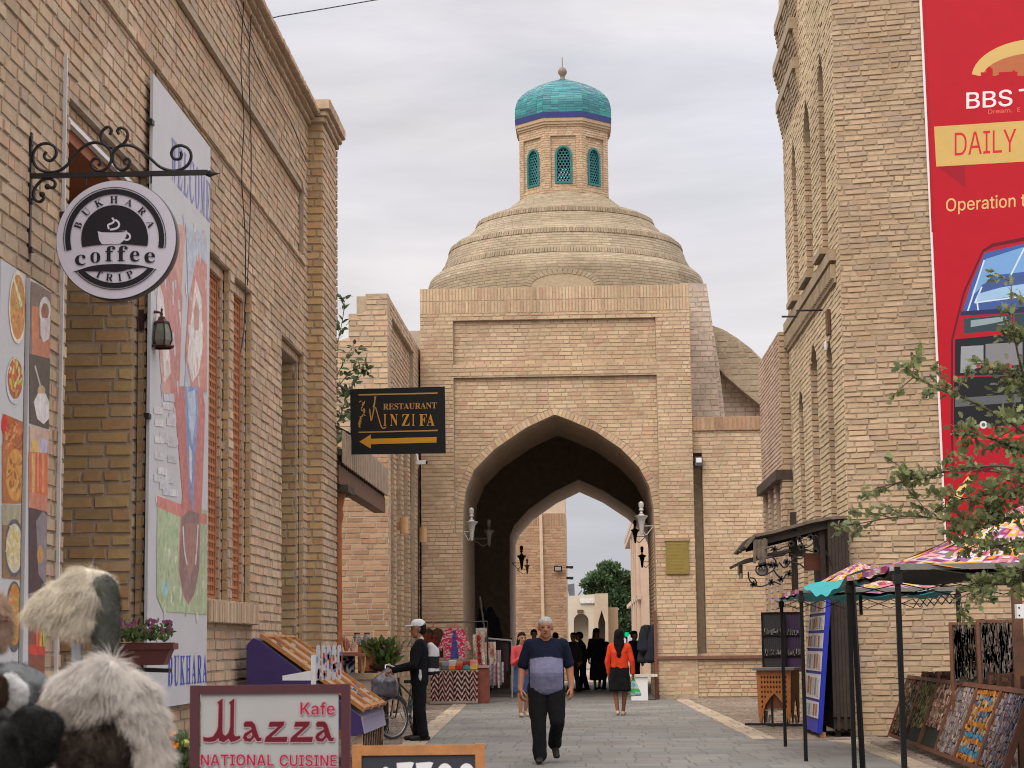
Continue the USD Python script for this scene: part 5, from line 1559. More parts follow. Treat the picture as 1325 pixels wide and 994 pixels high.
# ---- plastic bag in the hand of the woman in orange red
wb_ = np.array([W2.j('wr_r')[0], W2.j('wr_r')[1] - .07, 0]); cz = math.cos(PI - .12); sz = math.sin(PI - .12)
hx, hy = W2.J['wr_r'][0] * W2.k, W2.J['wr_r'][1] * W2.k - .05
bxw, byw = gp0(803, 926)[0] + hx * cz - hy * sz, gp0(803, 926)[1] + hx * sz + hy * cz
BG = thing('plastic_bag', 'white green and blue plastic bag hanging from the hand of woman in orange red', 'bag', (bxw, byw, .38))
bagm = joined([Manifold.batch_hull([sph((-.13, -.03, .03), .03), sph((.13, -.03, .03), .03), sph((-.13, .03, .03), .03), sph((.13, .03, .03), .03), sph((0, 0, .34), .03)])], .02, 3, .03, 14)
bv = np.asarray(bagm.vertices)
nn = meshkit.fbm(bv * 9, 2, 3)
bc = np.where((nn > .58)[:, None], (.05, .42, .12), np.where((nn < .42)[:, None], (.12, .38, .55), (.45, .55, .52)))
obj('bag_body', bagm, GOODS, BG, tint=bc)
MB().tube([(-.03, 0, .34), (-.02, 0, .44), (.02, 0, .44), (.03, 0, .34)], .008, 6).build('handle', WHITE, BG)
# ================================================================ lamps and fittings
WHITEM = plain('torch_white', (.42, .41, .40), .45, var=.1)
TORCHD = plain('torch_bronze', (.035, .022, .018), .45, .3, var=.2)
TORCH_SHADED = plain('torch_white_shaded', (.33, .30, .27), .5, var=.1)  # for a white lamp; its shade in the arch is put into the colour
TORCHO = plain('torch_rust', (.22, .09, .05), .5, var=.1)


def torch(px, py0, py1, Y, mat, side, arm, label):
    """A torch shaped lamp: py0 is its tip, py1 its foot; arm reaches to the wall at that side."""
    top_, bot = at(px, py0, Y=Y), at(px, py1, Y=Y)
    h = top_[2] - bot[2]; c = (top_[0], Y, bot[2])
    t = thing('torch_lamp', label, 'lamp', c, 0, 'torch lamps of the gate')
    MB().lathe([(.001, 0), (.035 * h, .01 * h), (.05 * h, .06 * h), (.075 * h, .3 * h), (.12 * h, .48 * h), (.19 * h, .55 * h), (.2 * h, .58 * h), (.09 * h, .60 * h), (.06 * h, .64 * h), (.001, .645 * h)], n=12).build('torch', mat, t, smooth=40)
    MB().lathe([(.001, .64 * h), (.05 * h, .66 * h), (.03 * h, .70 * h), (.07 * h, .75 * h), (.05 * h, .80 * h), (.075 * h, .86 * h), (.075 * h, .95 * h), (.03 * h, 1.0 * h), (.001, 1.0 * h)], n=12).build('lamp_glass', mat, t, smooth=40)
    a = MB().bar((0, 0, .28 * h), (side * arm, .02, .28 * h), .02)
    a.tube([(side * x, 0, z * h) for x, z in spline([(.05, .10), (.4 * arm, .02), (.7 * arm, .14), (arm, .26)])], .012, 6)
    a.build('arm', mat, t)


torch(610, 657, 700, YG - .35, WHITEM, -1, .2, 'white torch lamp beside the left edge of the arch')
torch(632.5, 672, 707, 56.8, TORCH_SHADED, -1, .45, 'white torch lamp inside the arch, toned grey with painted shade')
torch(674.7, 706, 737, 65.8, TORCHD, -1, .3, 'dark torch lamp left of the brick pier, higher of two')
torch(682, 723, 743, 71.6, TORCHO, -1, .35, 'small rusty torch lamp against the brick pier behind the arch')
torch(829.5, 649, 693, YG - .35, WHITEM, 1, .3, 'white torch lamp beside the right edge of the arch')
torch(821.5, 673, 703, 60.5, TORCHD, 1, .3, 'dark torch lamp under the right side of the arch, higher of two')
torch(830.5, 707, 735, 66.0, TORCHD, 1, .3, 'dark torch lamp against the pink facade seen through the arch')

for px, py, Y, lab in ((523, 680, 46.2, 'tan half round wall lamp on the pilaster left of gate'), (547.5, 692, 51.6, 'tan half round wall lamp on the left edge of gate')):
    c = at(px, py, Y=Y)
    t = thing('wall_lamp', lab, 'lamp', c, 0, 'tan wall lamps')
    MB().lathe([(.001, -.19), (.10, -.19), (.10, .19), (.001, .19)], n=18).build('shade', plain('lamp_tan', (.55, .33, .16), .6, var=.08), t, smooth=30)
    MB().box((-.2, .02, -.10), (-.08, .12, .08)).build('mount', plain('lamp_mount', (.42, .25, .12), .6), t)

c0, c1 = gp(862, 743), gp(890.5, 700)
t = thing('brass_plaque', 'brass plaque with faint engraved lines on the right pier of the gate', 'plaque', (0, 0, 0))
BRASS = plain('brass', (.27, .20, .055), .42, .35, var=.15, scale=8)
pl_ = MB().box((c0[0], YG - .06, c0[1]), (c1[0], YG - .012, c1[1])).build('plate', BRASS, t)
e = MB()
for z in np.linspace(c0[1] + .08, c1[1] - .08, 9):
    e.box((c0[0] + .06, YG - .063, z), (c1[0] - .06 - (z * 37 % .1), YG - .0605, z + .018))
e.build('engraved_lines', plain('brass_dark', (.34, .24, .055), .5, .3), pl_)
MB().box((c0[0] - .02, YG - .08, c1[1]), (c1[0] + .02, YG - .0, c1[1] + .06)).build('top_ledge', plain('ledge_tan', (.35, .24, .15), .9), t)

c = at(546, 598, Y=50.6)
t = thing('security_camera', 'white security camera on cable at the left corner of the gate', 'camera', c)
MB().box((-.13, -.09, -.06), (.10, .09, .04)).build('housing', WHITE, t); MB().box((.10, -.05, -.05), (.14, .05, .02)).build('lens', BLACK, t); MB().bar((-.1, 0, .04), (-.16, .3, .25), .03).build('arm', WHITE, t)
c = at(1072, 447, Y=33.0)
t = thing('security_camera', 'small white dome camera high on the tall brick building', 'camera', c)
MB().lathe([(.001, -.1), (.06, -.08), (.075, -.03), (.075, .04), (.05, .06), (.05, .10), (.001, .10)], n=14).build('housing', WHITE, t, smooth=40); MB().bar((0, 0, .08), (.12, 0, .09), .03).build('arm', WHITE, t)
c = at(904, 594, Y=YG + .1)
t = thing('flood_light', 'small flood light at the top of the wall slot beside the gate', 'lamp', c)
MB().box((-.1, -.1, -.18), (.1, .06, .05)).build('housing', plain('lamp_grey', (.10, .10, .11), .4, .4), t); MB().box((-.07, -.12, -.1), (.07, -.101, .02)).build('glass', WHITE, t)

# lantern on the left wall
c = at(209, 430, Y=18.9)
t = thing('wall_lantern', 'bronze wall lantern with grey glass in front of the picture banner', 'lamp', c)
BRZ = plain('bronze', (.055, .022, .018), .45, .4, var=.25, scale=20)
MB().lathe([(.115, -.155), (.125, -.14), (.12, -.13), (.04, -.13)], n=6).lathe([(.001, .155), (.03, .15), (.04, .12), (.075, .10), (.08, .085), (.06, .08)], n=6).build('cap_and_base', BRZ, t)
MB().lathe([(.075, -.13), (.098, -.08), (.092, 0), (.065, .09)], n=6).build('glass', plain('lantern_glass', (.17, .18, .14), .25, var=.3, scale=9), t)
f_ = MB()
for k in range(6):
    a = k * PI / 3
    f_.tube([(r * math.cos(a), r * math.sin(a), z) for r, z in ((.08, -.135), (.102, -.08), (.096, 0), (.07, .09))], .007, 5)
f_.build('ribs', BRZ, t)
MB().tube([(0, 0, .15), (-.01, 0, .19), (-.06, .0, .20), (-.16, .0, .17), (-.18, .0, .12)], [.012, .012, .014, .02, .03], 8).box((-.215, -.03, .02), (-.17, .03, .22)).build('arm', BRZ, t)
MB().lathe([(.001, .155), (.014, .17), (.008, .2), (.012, .22), (.001, .24)], n=8).build('finial', BRZ, t)

# cables and pipes on the left wall, wire in the sky
CAB = plain('cable_black', (.02, .018, .018), .6)
t = thing('wall_pipe', 'thin pale pipe running down the wall left of the doorway recess', 'pipe')
MB().bar((-4.17, 15.72, 6.25), (-4.17, 15.74, .3), .026).build('pipe', plain('pipe_grey', (.55, .54, .53), .5), t); MB().box((-4.2, 15.69, 4.9), (-4.15, 15.77, 4.94)).build('clip', CAB, t)
for k, (lab, L) in enumerate((('black cable hanging down the wall above the lattice windows', [(24.1, 9.45), (23.9, 8.6), (24.15, 7.9), (24.0, 7.2), (24.3, 6.4), (24.25, 5.4), (24.0, 5.0)]),
                              ('black cable beside the first one, right of it, above lattice windows', [(24.65, 9.45), (24.5, 8.7), (24.7, 7.6), (24.6, 6.6), (24.45, 5.9)]),
                              ('straight black cable along the left edge of the picture banner', [(19.08, 7.1), (19.1, 5.5), (19.12, 3.0), (19.14, .9)]),
                              ('thin dark cable slanting along the cornice of the left building', [(23.3, 9.3), (25.5, 8.98), (28.0, 8.95), (29.7, 8.75)]))):
    p = obj('wall_cable', MB().tube([(-4.165, y, z) for y, z in spline(L)], .007, 5).tm(), CAB, smooth=True); tag(p, lab, 'cable')
p = obj('overhead_wire', MB().tube([at(x, y, Y=27 + (x - 300) * .02) for x, y in ((300, 36), (362, 21), (420, 11.5), (480, 1), (620, -20))], .009, 5).tm(), CAB); tag(p, 'thin wire crossing the sky from the left cornice', 'cable')
p = obj('wall_cable', MB().tube([(.0 + at(541.5, y, Y=51.4)[0], 51.4, at(541.5, y, Y=51.4)[2]) for y in (606, 650, 700, 800, 860)], .016, 6).tm(), CAB, smooth=True); tag(p, 'thick black cable down the corner between brick block and gate', 'cable')

# ================================================================ seen through the arch
t = thing('brick_pier_building', 'brick building with pale downpipe seen through left side of the arch', 'building')
yb = 80.0
f_ = Bricks(61)
q = lambda x, y: (lambda p: (p[0], p[2]))(at(x, y, Y=yb))
x1_, zt_ = q(732, 700)[0], 8.6
zs_ = q(720, 664)[1]
f_.wall((0, yb, 0), UX, UZ, rect(-4.2, 0, x1_, zs_ - .5), .105, .31, .014, 'red', .006, .03, .002)
f_.soldier((0, yb, 0), UX, UZ, -4.2, x1_, zs_ - .5, zs_, .1, 'red')
w = MB(); slab_wall(w, rect(-4.2, 0, x1_, zs_), (0, yb, 0), UX, UZ, 5)
ww = w.build('wall', MORTAR, t); f_.build(ww, 40)
MB().box((-4.2, yb + .1, zs_), (x1_ - .02, yb + 5, zt_)).build('parapet', plain('parapet_tan', (.5, .4, .31), .9), t)
MB().bar((q(702, 700)[0], yb - .06, 0), (q(700, 700)[0], yb - .06, zs_), .12).build('downpipe', plain('pipe_tan', (.55, .42, .30), .6), t)
c = at(722, 736, Y=yb - .2)
fl = thing('flood_light', 'rectangular flood light on the brick pier behind the arch', 'lamp', c)
MB().box((-.16, -.05, -.11), (.16, .08, .11)).build('housing', BLACK, fl); MB().box((-.12, -.07, -.07), (.12, -.051, .07)).build('glass', plain('lamp_glass_grey', (.3, .27, .24), .2), fl)
for py in (734, 748):
    a = at(733, py, Y=yb)
    p = obj('iron_bracket', MB().bar((x1_ - .05, yb + .1, a[2]), (x1_ + .28, yb + .1, a[2]), .09).lathe([(.001, -.06), (.07, -.06), (.07, .04), (.001, .05)], (x1_ + .2, yb + .1, a[2]), 8).tm(), DARK_IRON)
    tag(p, ('upper' if py < 740 else 'lower') + ' dark iron bracket on the edge of the brick pier', 'bracket')

yw = 140.0
q = lambda x, y, Y=yw: (lambda p: (p[0], p[2]))(at(x, y, Y=Y))
PALEB = plain('pale_plaster', (.52, .45, .36), .9, var=.1, scale=1.2, bump=.15)
PALEB2 = plain('pale_brick', (.45, .345, .25), .9, var=.12, scale=2.5, bump=.2)
t = thing('white_tomb_building', 'pale cube shaped building with arched opening seen through the arch', 'building')
sh = Polygon([q(726, 900), q(726, 772), q(770, 769), q(770, 900)]); dr = Polygon([q(742.5, 850), q(742.5, 803)] + [q(752 + 9.5 * math.cos(a), 803 - 9 * math.sin(a)) for a in np.linspace(PI, 0, 9)] + [q(761.5, 850)])
w = MB().poly(sh.difference(dr), (0, yw + 6, 0), UX, UZ, thick=6).box((q(726, 0)[0], yw + 1.4, 0), (q(770, 0)[0], yw + 5.9, q(750, 772)[1]))
w.build('wall', PALEB, t)
n_ = MB().poly(Polygon([q(769.5, 900), q(769.5, 768.5), q(786.5, 768), q(788, 900)]).difference(Polygon([q(774, 860), q(774, 805), q(778.5, 790), q(783, 805), q(783, 860)])), (0, yw + 3, 0), UX, UZ, thick=3.6)
n_.build('portal', PALEB2, t); MB().box((q(772, 0)[0], yw + .4, 0), (q(785, 0)[0], yw + 2, q(778, 786)[1])).build('niche', plain('niche_brown', (.33, .22, .14), .9), t)
MB().poly(Point(0, 0).buffer(.0001), (0, 0, 0), UX, UZ) if False else None
MB().box((q(738, 0)[0], yw - .15, q(738, 781)[1]), (q(769, 0)[0], yw - .05, q(738, 774)[1])).build('name_board', plain('board_pale', (.60, .58, .55), .7, var=.25, scale=6), t)
a, b = q(747, 793), q(755, 789); MB().box((a[0], yw - .12, a[1]), (b[0], yw - .02, b[1])).build('vent', BROWN, t)
p = obj('low_wall', MB().poly(Polygon([q(728, 900, 120), q(728, 850, 120), q(745, 846, 120), q(764, 846, 120), q(780, 851, 120), q(835, 851, 120), q(835, 900, 120)]), (0, 120.6, 0), UX, UZ, thick=.6).tm(), PALEB); tag(p, 'low pale plastered wall in front of the white tomb building', 'wall')
t = thing('antenna_mast', 'grey mast with spot lamps standing behind the white tomb building', 'mast')
a = q(740, 775, 150); MB().tube([(a[0], 150, 0), (a[0], 150, a[1] + .3), (a[0] - .1, 150, q(740, 756, 150)[1])], [.22, .22, .3], 8).build('mast', plain('mast_grey', (.17, .17, .18), .5, .4), t)
b = q(753, 764, 150); MB().bar((a[0] + .2, 150, a[1] - .1), (b[0], 150, b[1]), .16, .1).build('dish_arm', plain('mast_grey', (.2, .2, .2), .5), t)

t = thing('pink_facade_building', 'pinkish cream building with tall windows seen at right under the arch', 'building')
PINKP = plain('pink_plaster', (.55, .41, .315), .85, var=.12, scale=2.5, bump=.2)
zt_ = 6.9; xw = 2.28
ty0, ty1 = 88.0, 112.0
hl, win_ = [], []
for k in range(6):
    y = ty0 + 1.2 + k * 3.9
    hl += [rect(y, .9, y + 1.9, 3.1), rect(y, 3.7, y + 1.9, 5.7)]
w = MB().poly(rect(ty0, 0, ty1, zt_).difference(unary_union(hl)), (xw + .4, 0, 0), UY, UZ, thick=.4)
w.box((xw + .6, ty0, 0), (xw + 8, ty1, zt_)).box((xw + .01, ty0 - .0, 0), (xw + .6, ty0 + .02, zt_))
w.build('wall', PINKP, t)
MB().box((xw - .22, ty0 - .2, zt_), (xw + 8, ty1, zt_ + .25)).box((xw - .2, ty0 - .2, zt_ - .3), (xw + 8, ty1, zt_ - .01)).build('cornice', PINKP, t)
MB().box((xw - .15, ty0 - .12, 3.3), (xw + .02, ty1, 3.5)).build('string_course', PINKP, t)
for r in hl:
    b = r.bounds
    MB().box((xw + .28, b[0], b[1]), (xw + .34, b[2], b[3])).build('window', plain('far_glass', (.10, .09, .085), .2), t)
for y in (ty0 + .1, ty0 + 3.6, ty0 + 7.5, ty0 + 11.4):
    MB().box((xw - .15, y, 0), (xw + .05, y + .7, zt_ - .31)).build('pilaster', PINKP, t)


# ================================================================ leaves
def leaves(P, D, size, rng, cols, lobed=True, spread=.9, up=.25):
    """Many small lobed leaves: positions P, growth directions D."""
    n = len(P)
    D = D + rng.normal(0, spread, D.shape); D[:, 2] += up * rng.normal(.4, .6, n); D /= np.linalg.norm(D, axis=1, keepdims=True)
    S = np.cross(D, rng.normal(0, 1, D.shape)); S /= np.linalg.norm(S, axis=1, keepdims=True); N = np.cross(D, S)
    if lobed:
        uv = np.array([(0, 0), (.18, .12), (.32, .30), (.42, .16), (.56, .36), (.68, .2), (.84, .24), (1, 0), (.84, -.24), (.68, -.2), (.56, -.36), (.42, -.16), (.32, -.30), (.18, -.12)])
        f = np.array([(0, 1, 13), (1, 2, 3), (13, 11, 12), (1, 3, 11), (1, 11, 13), (3, 4, 5), (11, 9, 10), (3, 5, 9), (3, 9, 11), (5, 6, 8), (5, 8, 9), (6, 7, 8)])
    else:
        uv = np.array([(0, 0), (.25, .22), (.6, .24), (1, 0), (.6, -.24), (.25, -.22)]); f = np.array([(0, 1, 5), (1, 2, 4), (1, 4, 5), (2, 3, 4)])
    L = size * rng.uniform(.65, 1.25, n)
    bend = -.25 * uv[:, 0] ** 2 + .2 * np.abs(uv[:, 1])
    V = P[:, None] + L[:, None, None] * (uv[None, :, :1] * D[:, None] + uv[None, :, 1:] * S[:, None] + bend[None, :, None] * N[:, None])
    Fc = (f[None] + (np.arange(n) * len(uv))[:, None, None]).reshape(-1, 3)
    c = np.array(cols)[rng.integers(0, len(cols), n)] * rng.normal(1, .16, (n, 1))
    return V.reshape(-1, 3), Fc, np.repeat(np.clip(c, .004, .6), len(uv), 0)


def twiggy(pts, rng, r=.012, n_side=14, side=.45, per=11, size=.075):
    """A branch along pts with side twigs; returns (branch MB, leaf points, directions)."""
    m = MB(); c = spline(pts, 6); m.tube(c, np.linspace(r, r * .3, len(c)), 6)
    P, D = [], []
    for k in range(n_side):
        t = rng.uniform(.12, 1) * (len(c) - 1.01); i = int(t); p = c[i] + (c[i + 1] - c[i]) * (t - i); d = c[i + 1] - c[i]; d = d / np.linalg.norm(d)
        q_ = d * .6 + rng.normal(0, .55, 3); q_ /= np.linalg.norm(q_); L = side * rng.uniform(.4, 1.1)
        e = p + q_ * L + (0, 0, -.06 * L)
        m.tube([p, p + q_ * L * .5, e], [r * .35, r * .25, r * .15], 4)
        s = rng.uniform(.15, 1, per); P.append(p + (e - p) * s[:, None] + rng.normal(0, .02, (per, 3))); D.append(np.tile(q_, (per, 1)))
    s = rng.uniform(0, 1, per * 2) ** .7 * (len(c) - 1.01); i = s.astype(int)
    P.append(c[i] + (c[i + 1] - c[i]) * (s - i)[:, None]); D.append(c[i + 1] - c[i])
    P, D = np.vstack(P), np.vstack(D)
    return m, P, D / np.linalg.norm(D, axis=1, keepdims=True)


GREENS = [(.16, .185, .072), (.20, .225, .085), (.12, .145, .058), (.245, .265, .115), (.15, .18, .085)]
BARK = plain('bark', (.075, .055, .042), .9, var=.3, scale=14, bump=.6)

# ---- pine beyond the gate
rng = np.random.default_rng(71)
yp = 200.0
c = at(792, 820, Y=yp)
t = thing('pine_tree', 'broad dark green pine tree seen through the gate arch', 'tree', (c[0], yp, 0))
cl, Pp, Dd = [], [], []
for px, py, rx, ry in ((788, 735, 16, 8), (775, 747, 15, 7), (806, 747, 17, 8), (764, 756, 12, 7), (790, 758, 20, 9), (818, 760, 13, 9), (768, 770, 12, 7), (798, 772, 20, 10), (783, 785, 16, 9), (812, 785, 14, 10), (800, 800, 18, 9), (776, 798, 10, 7), (820, 803, 10, 9), (806, 815, 14, 8), (757, 757, 6, 4), (823, 745, 8, 6)):
    a = at(px, py, Y=yp) - (c[0], yp, 0); s = yp / F
    n = int(rx * ry * 3.4)
    d = rng.normal(0, 1, (n, 3)); d /= np.linalg.norm(d, axis=1, keepdims=True)
    rr = rng.random(n) ** .45
    Pp.append(a + d * rr[:, None] * (rx * s, rx * s * .8, ry * s) + (0, rng.uniform(-.8, .8), 0)); Dd.append(d + (0, 0, .4))
    cl.append(a)
v, f, cc = leaves(np.vstack(Pp), np.vstack(Dd), .42, rng, [(.055, .10, .038), (.075, .125, .045), (.04, .075, .03), (.10, .15, .06)], False)
obj('crown', (v, f), LEAF, t, tint=cc)
m = MB().tube([(0, 0, 0), (.2, 0, 2), (.1, 0, 4.5), (.3, 0, 7)], [.35, .3, .24, .1], 8)
for a in cl:
    m.tube([(.15, 0, max(1.5, a[2] - 1.6)), a * (.5, .5, 1) - (0, 0, .5), a], [.12, .09, .04], 5)
m.build('trunk', BARK, t)
# ================================================================ porch and stalls along the left wall
ORANGEW = plain('carved_wood', (.36, .115, .035), .5, var=.35, scale=7, bump=.4, bscale=35)
t = thing('wooden_porch', 'wooden porch roof with dark rafters beyond the left brick building', 'porch')
ze, xe = 4.38, -3.88
MB().box((-7, 31.95, ze + .10), (xe - .02, 39.2, ze + .2)).build('roof_deck', DARKWOOD, t)
q = [(xe, 31.95 + i * .14) for i in range(52)]
pw = plain('fascia_plank', (.36, .265, .185), .85, var=.25, scale=5, bump=.3)
for i, (x, y) in enumerate(q):
    MB().box((x - .025, y + .006, ze - .02 - .01 * (i % 3)), (x + .004 * (i % 2), y + .134, ze + .50)).build('plank', pw, t)
for i in range(24):
    y = 32.05 + i * .3
    MB().box((-6.9, y, ze - .06), (xe - .06, y + .12, ze + .098)).build('rafter', DARKWOOD, t)
MB().box((-4.16, 31.9, ze - .36), (-3.94, 39.2, ze - .062)).build('beam', BROWN, t)
MB().box((-7, 38.0, 0), (-6.8, 39.2, ze)).box((-7, 32, 0), (-6.8, 38.0, ze)).build('rear_wall', MORTAR, t)
for k, y in enumerate((32.5,)):
    p = MB().lathe([(.001, 0), (.17, 0), (.17, .18), (.12, .26), (.10, .42), (.13, .62), (.15, .8), (.12, 1.0), (.085, 1.15), (.082, 2.0), (.075, 3.4), (.11, 3.55), (.09, 3.65), (.14, 3.9), (.001, 3.9)], (-4.05, y, 0), 16)
    p.build('column', ORANGEW, t, smooth=40)
    MB().box((-4.3, y - .45, 3.9), (-3.82, y + .45, ze - .365)).build('bracket', DARKWOOD, t)

# ---- display case with slanted glass frames and purple cloth
PUR = plain('purple_cloth', (.040, .020, .115), .85, var=.25, scale=3, bump=.35, bscale=12, sheen=.3)
t = thing('display_stand', 'slanted souvenir display of orange wooden frames over a purple cloth', 'stall')
ya, yb_ = 23.9, 26.5
A0, A1 = np.array((-3.92, 0, 1.56)), np.array((-2.68, 0, .66))
m = MB()
pr = Polygon([(-4.05, .05), (-4.06, 1.47), (-3.98, 1.555), (-3.90, 1.52), (-2.70, .62), (-2.66, .42), (-2.8, .40), (-3.4, .70), (-3.6, .05)])
m.poly(pr, (0, yb_, 0), UX, UZ, thick=yb_ - ya)
m.build('cloth', PUR, t, smooth=30)
dv = (A1 - A0); dl = np.linalg.norm(dv); dv /= dl; nv_ = np.array([-dv[2], 0, dv[0]]); nv_ = nv_ if nv_[2] > 0 else -nv_
for i, y in enumerate((23.95, 24.75, 24.86, 25.62, 25.73, 26.45)):
    a = A0 + (0, y, 0) + nv_ * .035; b = A1 + (0, y, 0) + nv_ * .035
    MB().bar(a, b, .055, .045, up=nv_).build('rail', WOOD, t)
for k, (y0, y1) in enumerate(((23.95, 24.75), (24.86, 25.62), (25.73, 26.45))):
    for s in (.02, .97):
        p0 = A0 + dv * dl * s + (0, y0 + .03, 0) + nv_ * .036; p1 = A0 + dv * dl * s + (0, y1 - .03, 0) + nv_ * .036
        MB().bar(p0, p1, .05, .04, up=nv_).build('cross_rail', WOOD, t)
    MB().obox((A0 + A1) / 2 + (0, (y0 + y1) / 2, 0) + nv_ * .018, [dv, (0, 1, 0), nv_], [dl / 2 - .03, (y1 - y0) / 2 - .03, .004]).build('tray', plain('tray_tan', (.40, .27, .17), .7, var=.4, scale=18, bump=.3), t)
for x, y in ((-2.72, 24.0), (-2.72, 26.4), (-3.85, 24.05), (-3.85, 26.4)):
    MB().box((x - .03, y - .03, 0), (x + .03, y + .03, .62)).build('leg', plain('pale_wood', (.42, .32, .21), .7, var=.2), t)
m = MB()
for k in range(9):
    y = 24.1 + k * .28
    m.tube([(-2.70, y, .58), (-2.70, y + .14, .38), (-2.70, y, .18)], .012, 5).tube([(-2.70, y, .18), (-2.70, y + .14, .38), (-2.70, y + .28, .58)], .012, 5)
m.build('trellis', BROWN, t, kind='stuff')
rng = np.random.default_rng(4)
m = MB()
for i in range(46):
    s, y = rng.uniform(.05, .95), rng.uniform(24.0, 26.4)
    m.obox(A0 + dv * dl * s + (0, y, 0) + nv_ * .034, [dv, (0, 1, 0), nv_], [rng.uniform(.02, .05), rng.uniform(.01, .03), .012], [(.5, .5, .5), (.35, .12, .06), (.12, .16, .3), (.55, .42, .2)][i % 4])
m.build('trinkets', GOODS, t, tint=True, kind='stuff')

# ---- postcard rack
t = thing('postcard_rack', 'white wire rack of picture fins in front of the purple display', 'rack')
Yc = 21.5
w3 = lambda x, y, d=0: at(300 + x / 3.897, 780 + y / 3.897, Y=Yc + d)
for i in range(5):
    x = 425 + i * 21
    q_ = [w3(x, 222), w3(x + 7, 212), w3(x + 17, 214), w3(x + 19, 235), w3(x + 19, 385), w3(x, 395)]
    v = np.array([p + (0, i * .1, 0) for p in q_]); vv = np.vstack([v, v + (0, .012, 0)])
    fcs = [(0, k + 1, k) for k in range(1, 5)] + [(6, 6 + k, 7 + k) for k in range(1, 5)] + [x_ for k in range(6) for x_ in ((k, (k + 1) % 6, 6 + (k + 1) % 6), (k, 6 + (k + 1) % 6, 6 + k))]
    fin = MB().add(vv, fcs).build('fin', plain('fin_white', (.50, .51, .56), .4, var=.06), t)
    pp = MB(); c = w3(x + 11, 310) + (0, i * .1 - .004, 0)
    for k in range(5):
        pp.obox(c + (rng.uniform(-.012, .012), 0, rng.uniform(-.16, .12)), [UX, UZ, -UY], [.010, .03, .0015], [(.10, .14, .42), (.45, .08, .06), (.2, .3, .5)][k % 3])
    pp.build('picture', PRINT, fin, tint=True)
a, b = w3(255, 380), w3(402, 360)
m = MB(); q_ = [w3(255, 368), w3(400, 342), w3(400, 392), w3(255, 392)]
MB().add(np.vstack([q_, np.array(q_) + (0, .05, 0)]), [(0, 2, 1), (0, 3, 2), (4, 5, 6), (4, 6, 7), (0, 1, 5), (0, 5, 4), (1, 2, 6), (1, 6, 5), (2, 3, 7), (2, 7, 6), (3, 0, 4), (3, 4, 7)]).build('arm', WHITE, t)
u0, u1 = w3(399, 265), w3(421, 700)
MB().box((u0[0], Yc, 0), (u1[0], Yc + .06, u0[2])).build('post', WHITE, t); MB().box((u0[0] - .2, Yc - .2, 0), (u1[0] + .2, Yc + .25, .03)).build('base', WHITE, t)

# ---- craft table with clay figures, cabinet and jars
t = thing('craft_table', 'pale wooden market table with a boxed front beside the bicycle', 'table')
Yt = 33.0
qx = lambda x, y, Y=Yt: at(430 + x / 8.285, 780 + y / 8.285, Y=Y)
a = qx(60, 760); b = qx(490, 755); zt_ = a[2]; x0_, x1_ = -4.15, b[0]
PW = plain('pale_board', (.40, .30, .21), .75, var=.18, scale=6, bump=.2)
MB().box((x0_, Yt, .05), (x1_ - .08, Yt + .03, zt_ - .10)).build('front_board', plain('front_board', (.44, .36, .28), .8, var=.12), t)
MB().box((x0_, Yt - .03, zt_ - .10), (x1_, Yt + .9, zt_)).build('table_top', PW, t)
for x, y in ((x1_ - .08, Yt - .01), (x1_ - .08, Yt + .8), (x0_, Yt + .8)):
    MB().box((x, y, 0), (x + .08, y + .08, zt_ - .10)).build('leg', PW, t)
t2 = thing('cabinet', 'brown wooden cabinet standing on the pale market table', 'cabinet')
c0_, c1_ = qx(280, 755, Yt + .5), qx(465, 450, Yt + .5)
MB().box((c0_[0], Yt + .45, zt_), (c1_[0], Yt + .85, c1_[2])).build('body', BROWN, t2)
for k in range(3):
    x = c0_[0] + (c1_[0] - c0_[0]) * (k + .5) / 3
    MB().box((x - .05, Yt + .43, zt_ + .03), (x + .05, Yt + .449, c1_[2] - .03)).build('door_panel', ORANGEW, t2)
for k, px in enumerate((258, 365)):
    c = qx(px, 365, Yt + .5)
    j = thing('glass_jar', ('left' if k == 0 else 'right') + ' of two patterned jars standing on the brown cabinet', 'jar', (c[0], Yt + .6, c1_[2] if k else c1_[2]))
    MB().lathe([(.001, .0), (.05, 0), (.07, .05), (.068, .13), (.045, .16), (.045, .18), (.001, .18)], n=14).build('body', plain('jar_pattern', (.30, .29, .28), .3, var=.75, scale=45), j, smooth=40)
    MB().lathe([(.05, .18), (.05, .2), (.001, .205)], n=14).build('lid', BROWN, j)
rng = np.random.default_rng(12)
t3 = thing('fabric_bundle', 'blue and white patterned fabric hanging over left end of the market table', 'fabric')
p = qx(140, 620, Yt + .2)
g_ = 14
U_, V_ = np.meshgrid(np.linspace(-.17, .17, g_), np.linspace(0, .32, g_))
pts = np.stack([U_.ravel() + p[0], Yt + .1 + .04 * np.sin(U_.ravel() * 40), zt_ + V_.ravel()], -1)
idx = np.arange(g_ * g_).reshape(g_, g_); fq = np.stack([idx[:-1, :-1], idx[:-1, 1:], idx[1:, 1:], idx[1:, :-1]], -1).reshape(-1, 4)
cc = np.where((meshkit.noise(pts * (40, 1, 22), 3) > .55)[:, None], (.45, .46, .5), (.03, .04, .09))
obj('cloth', (pts, fq), CLOTH, t3, tint=cc, smooth=True)
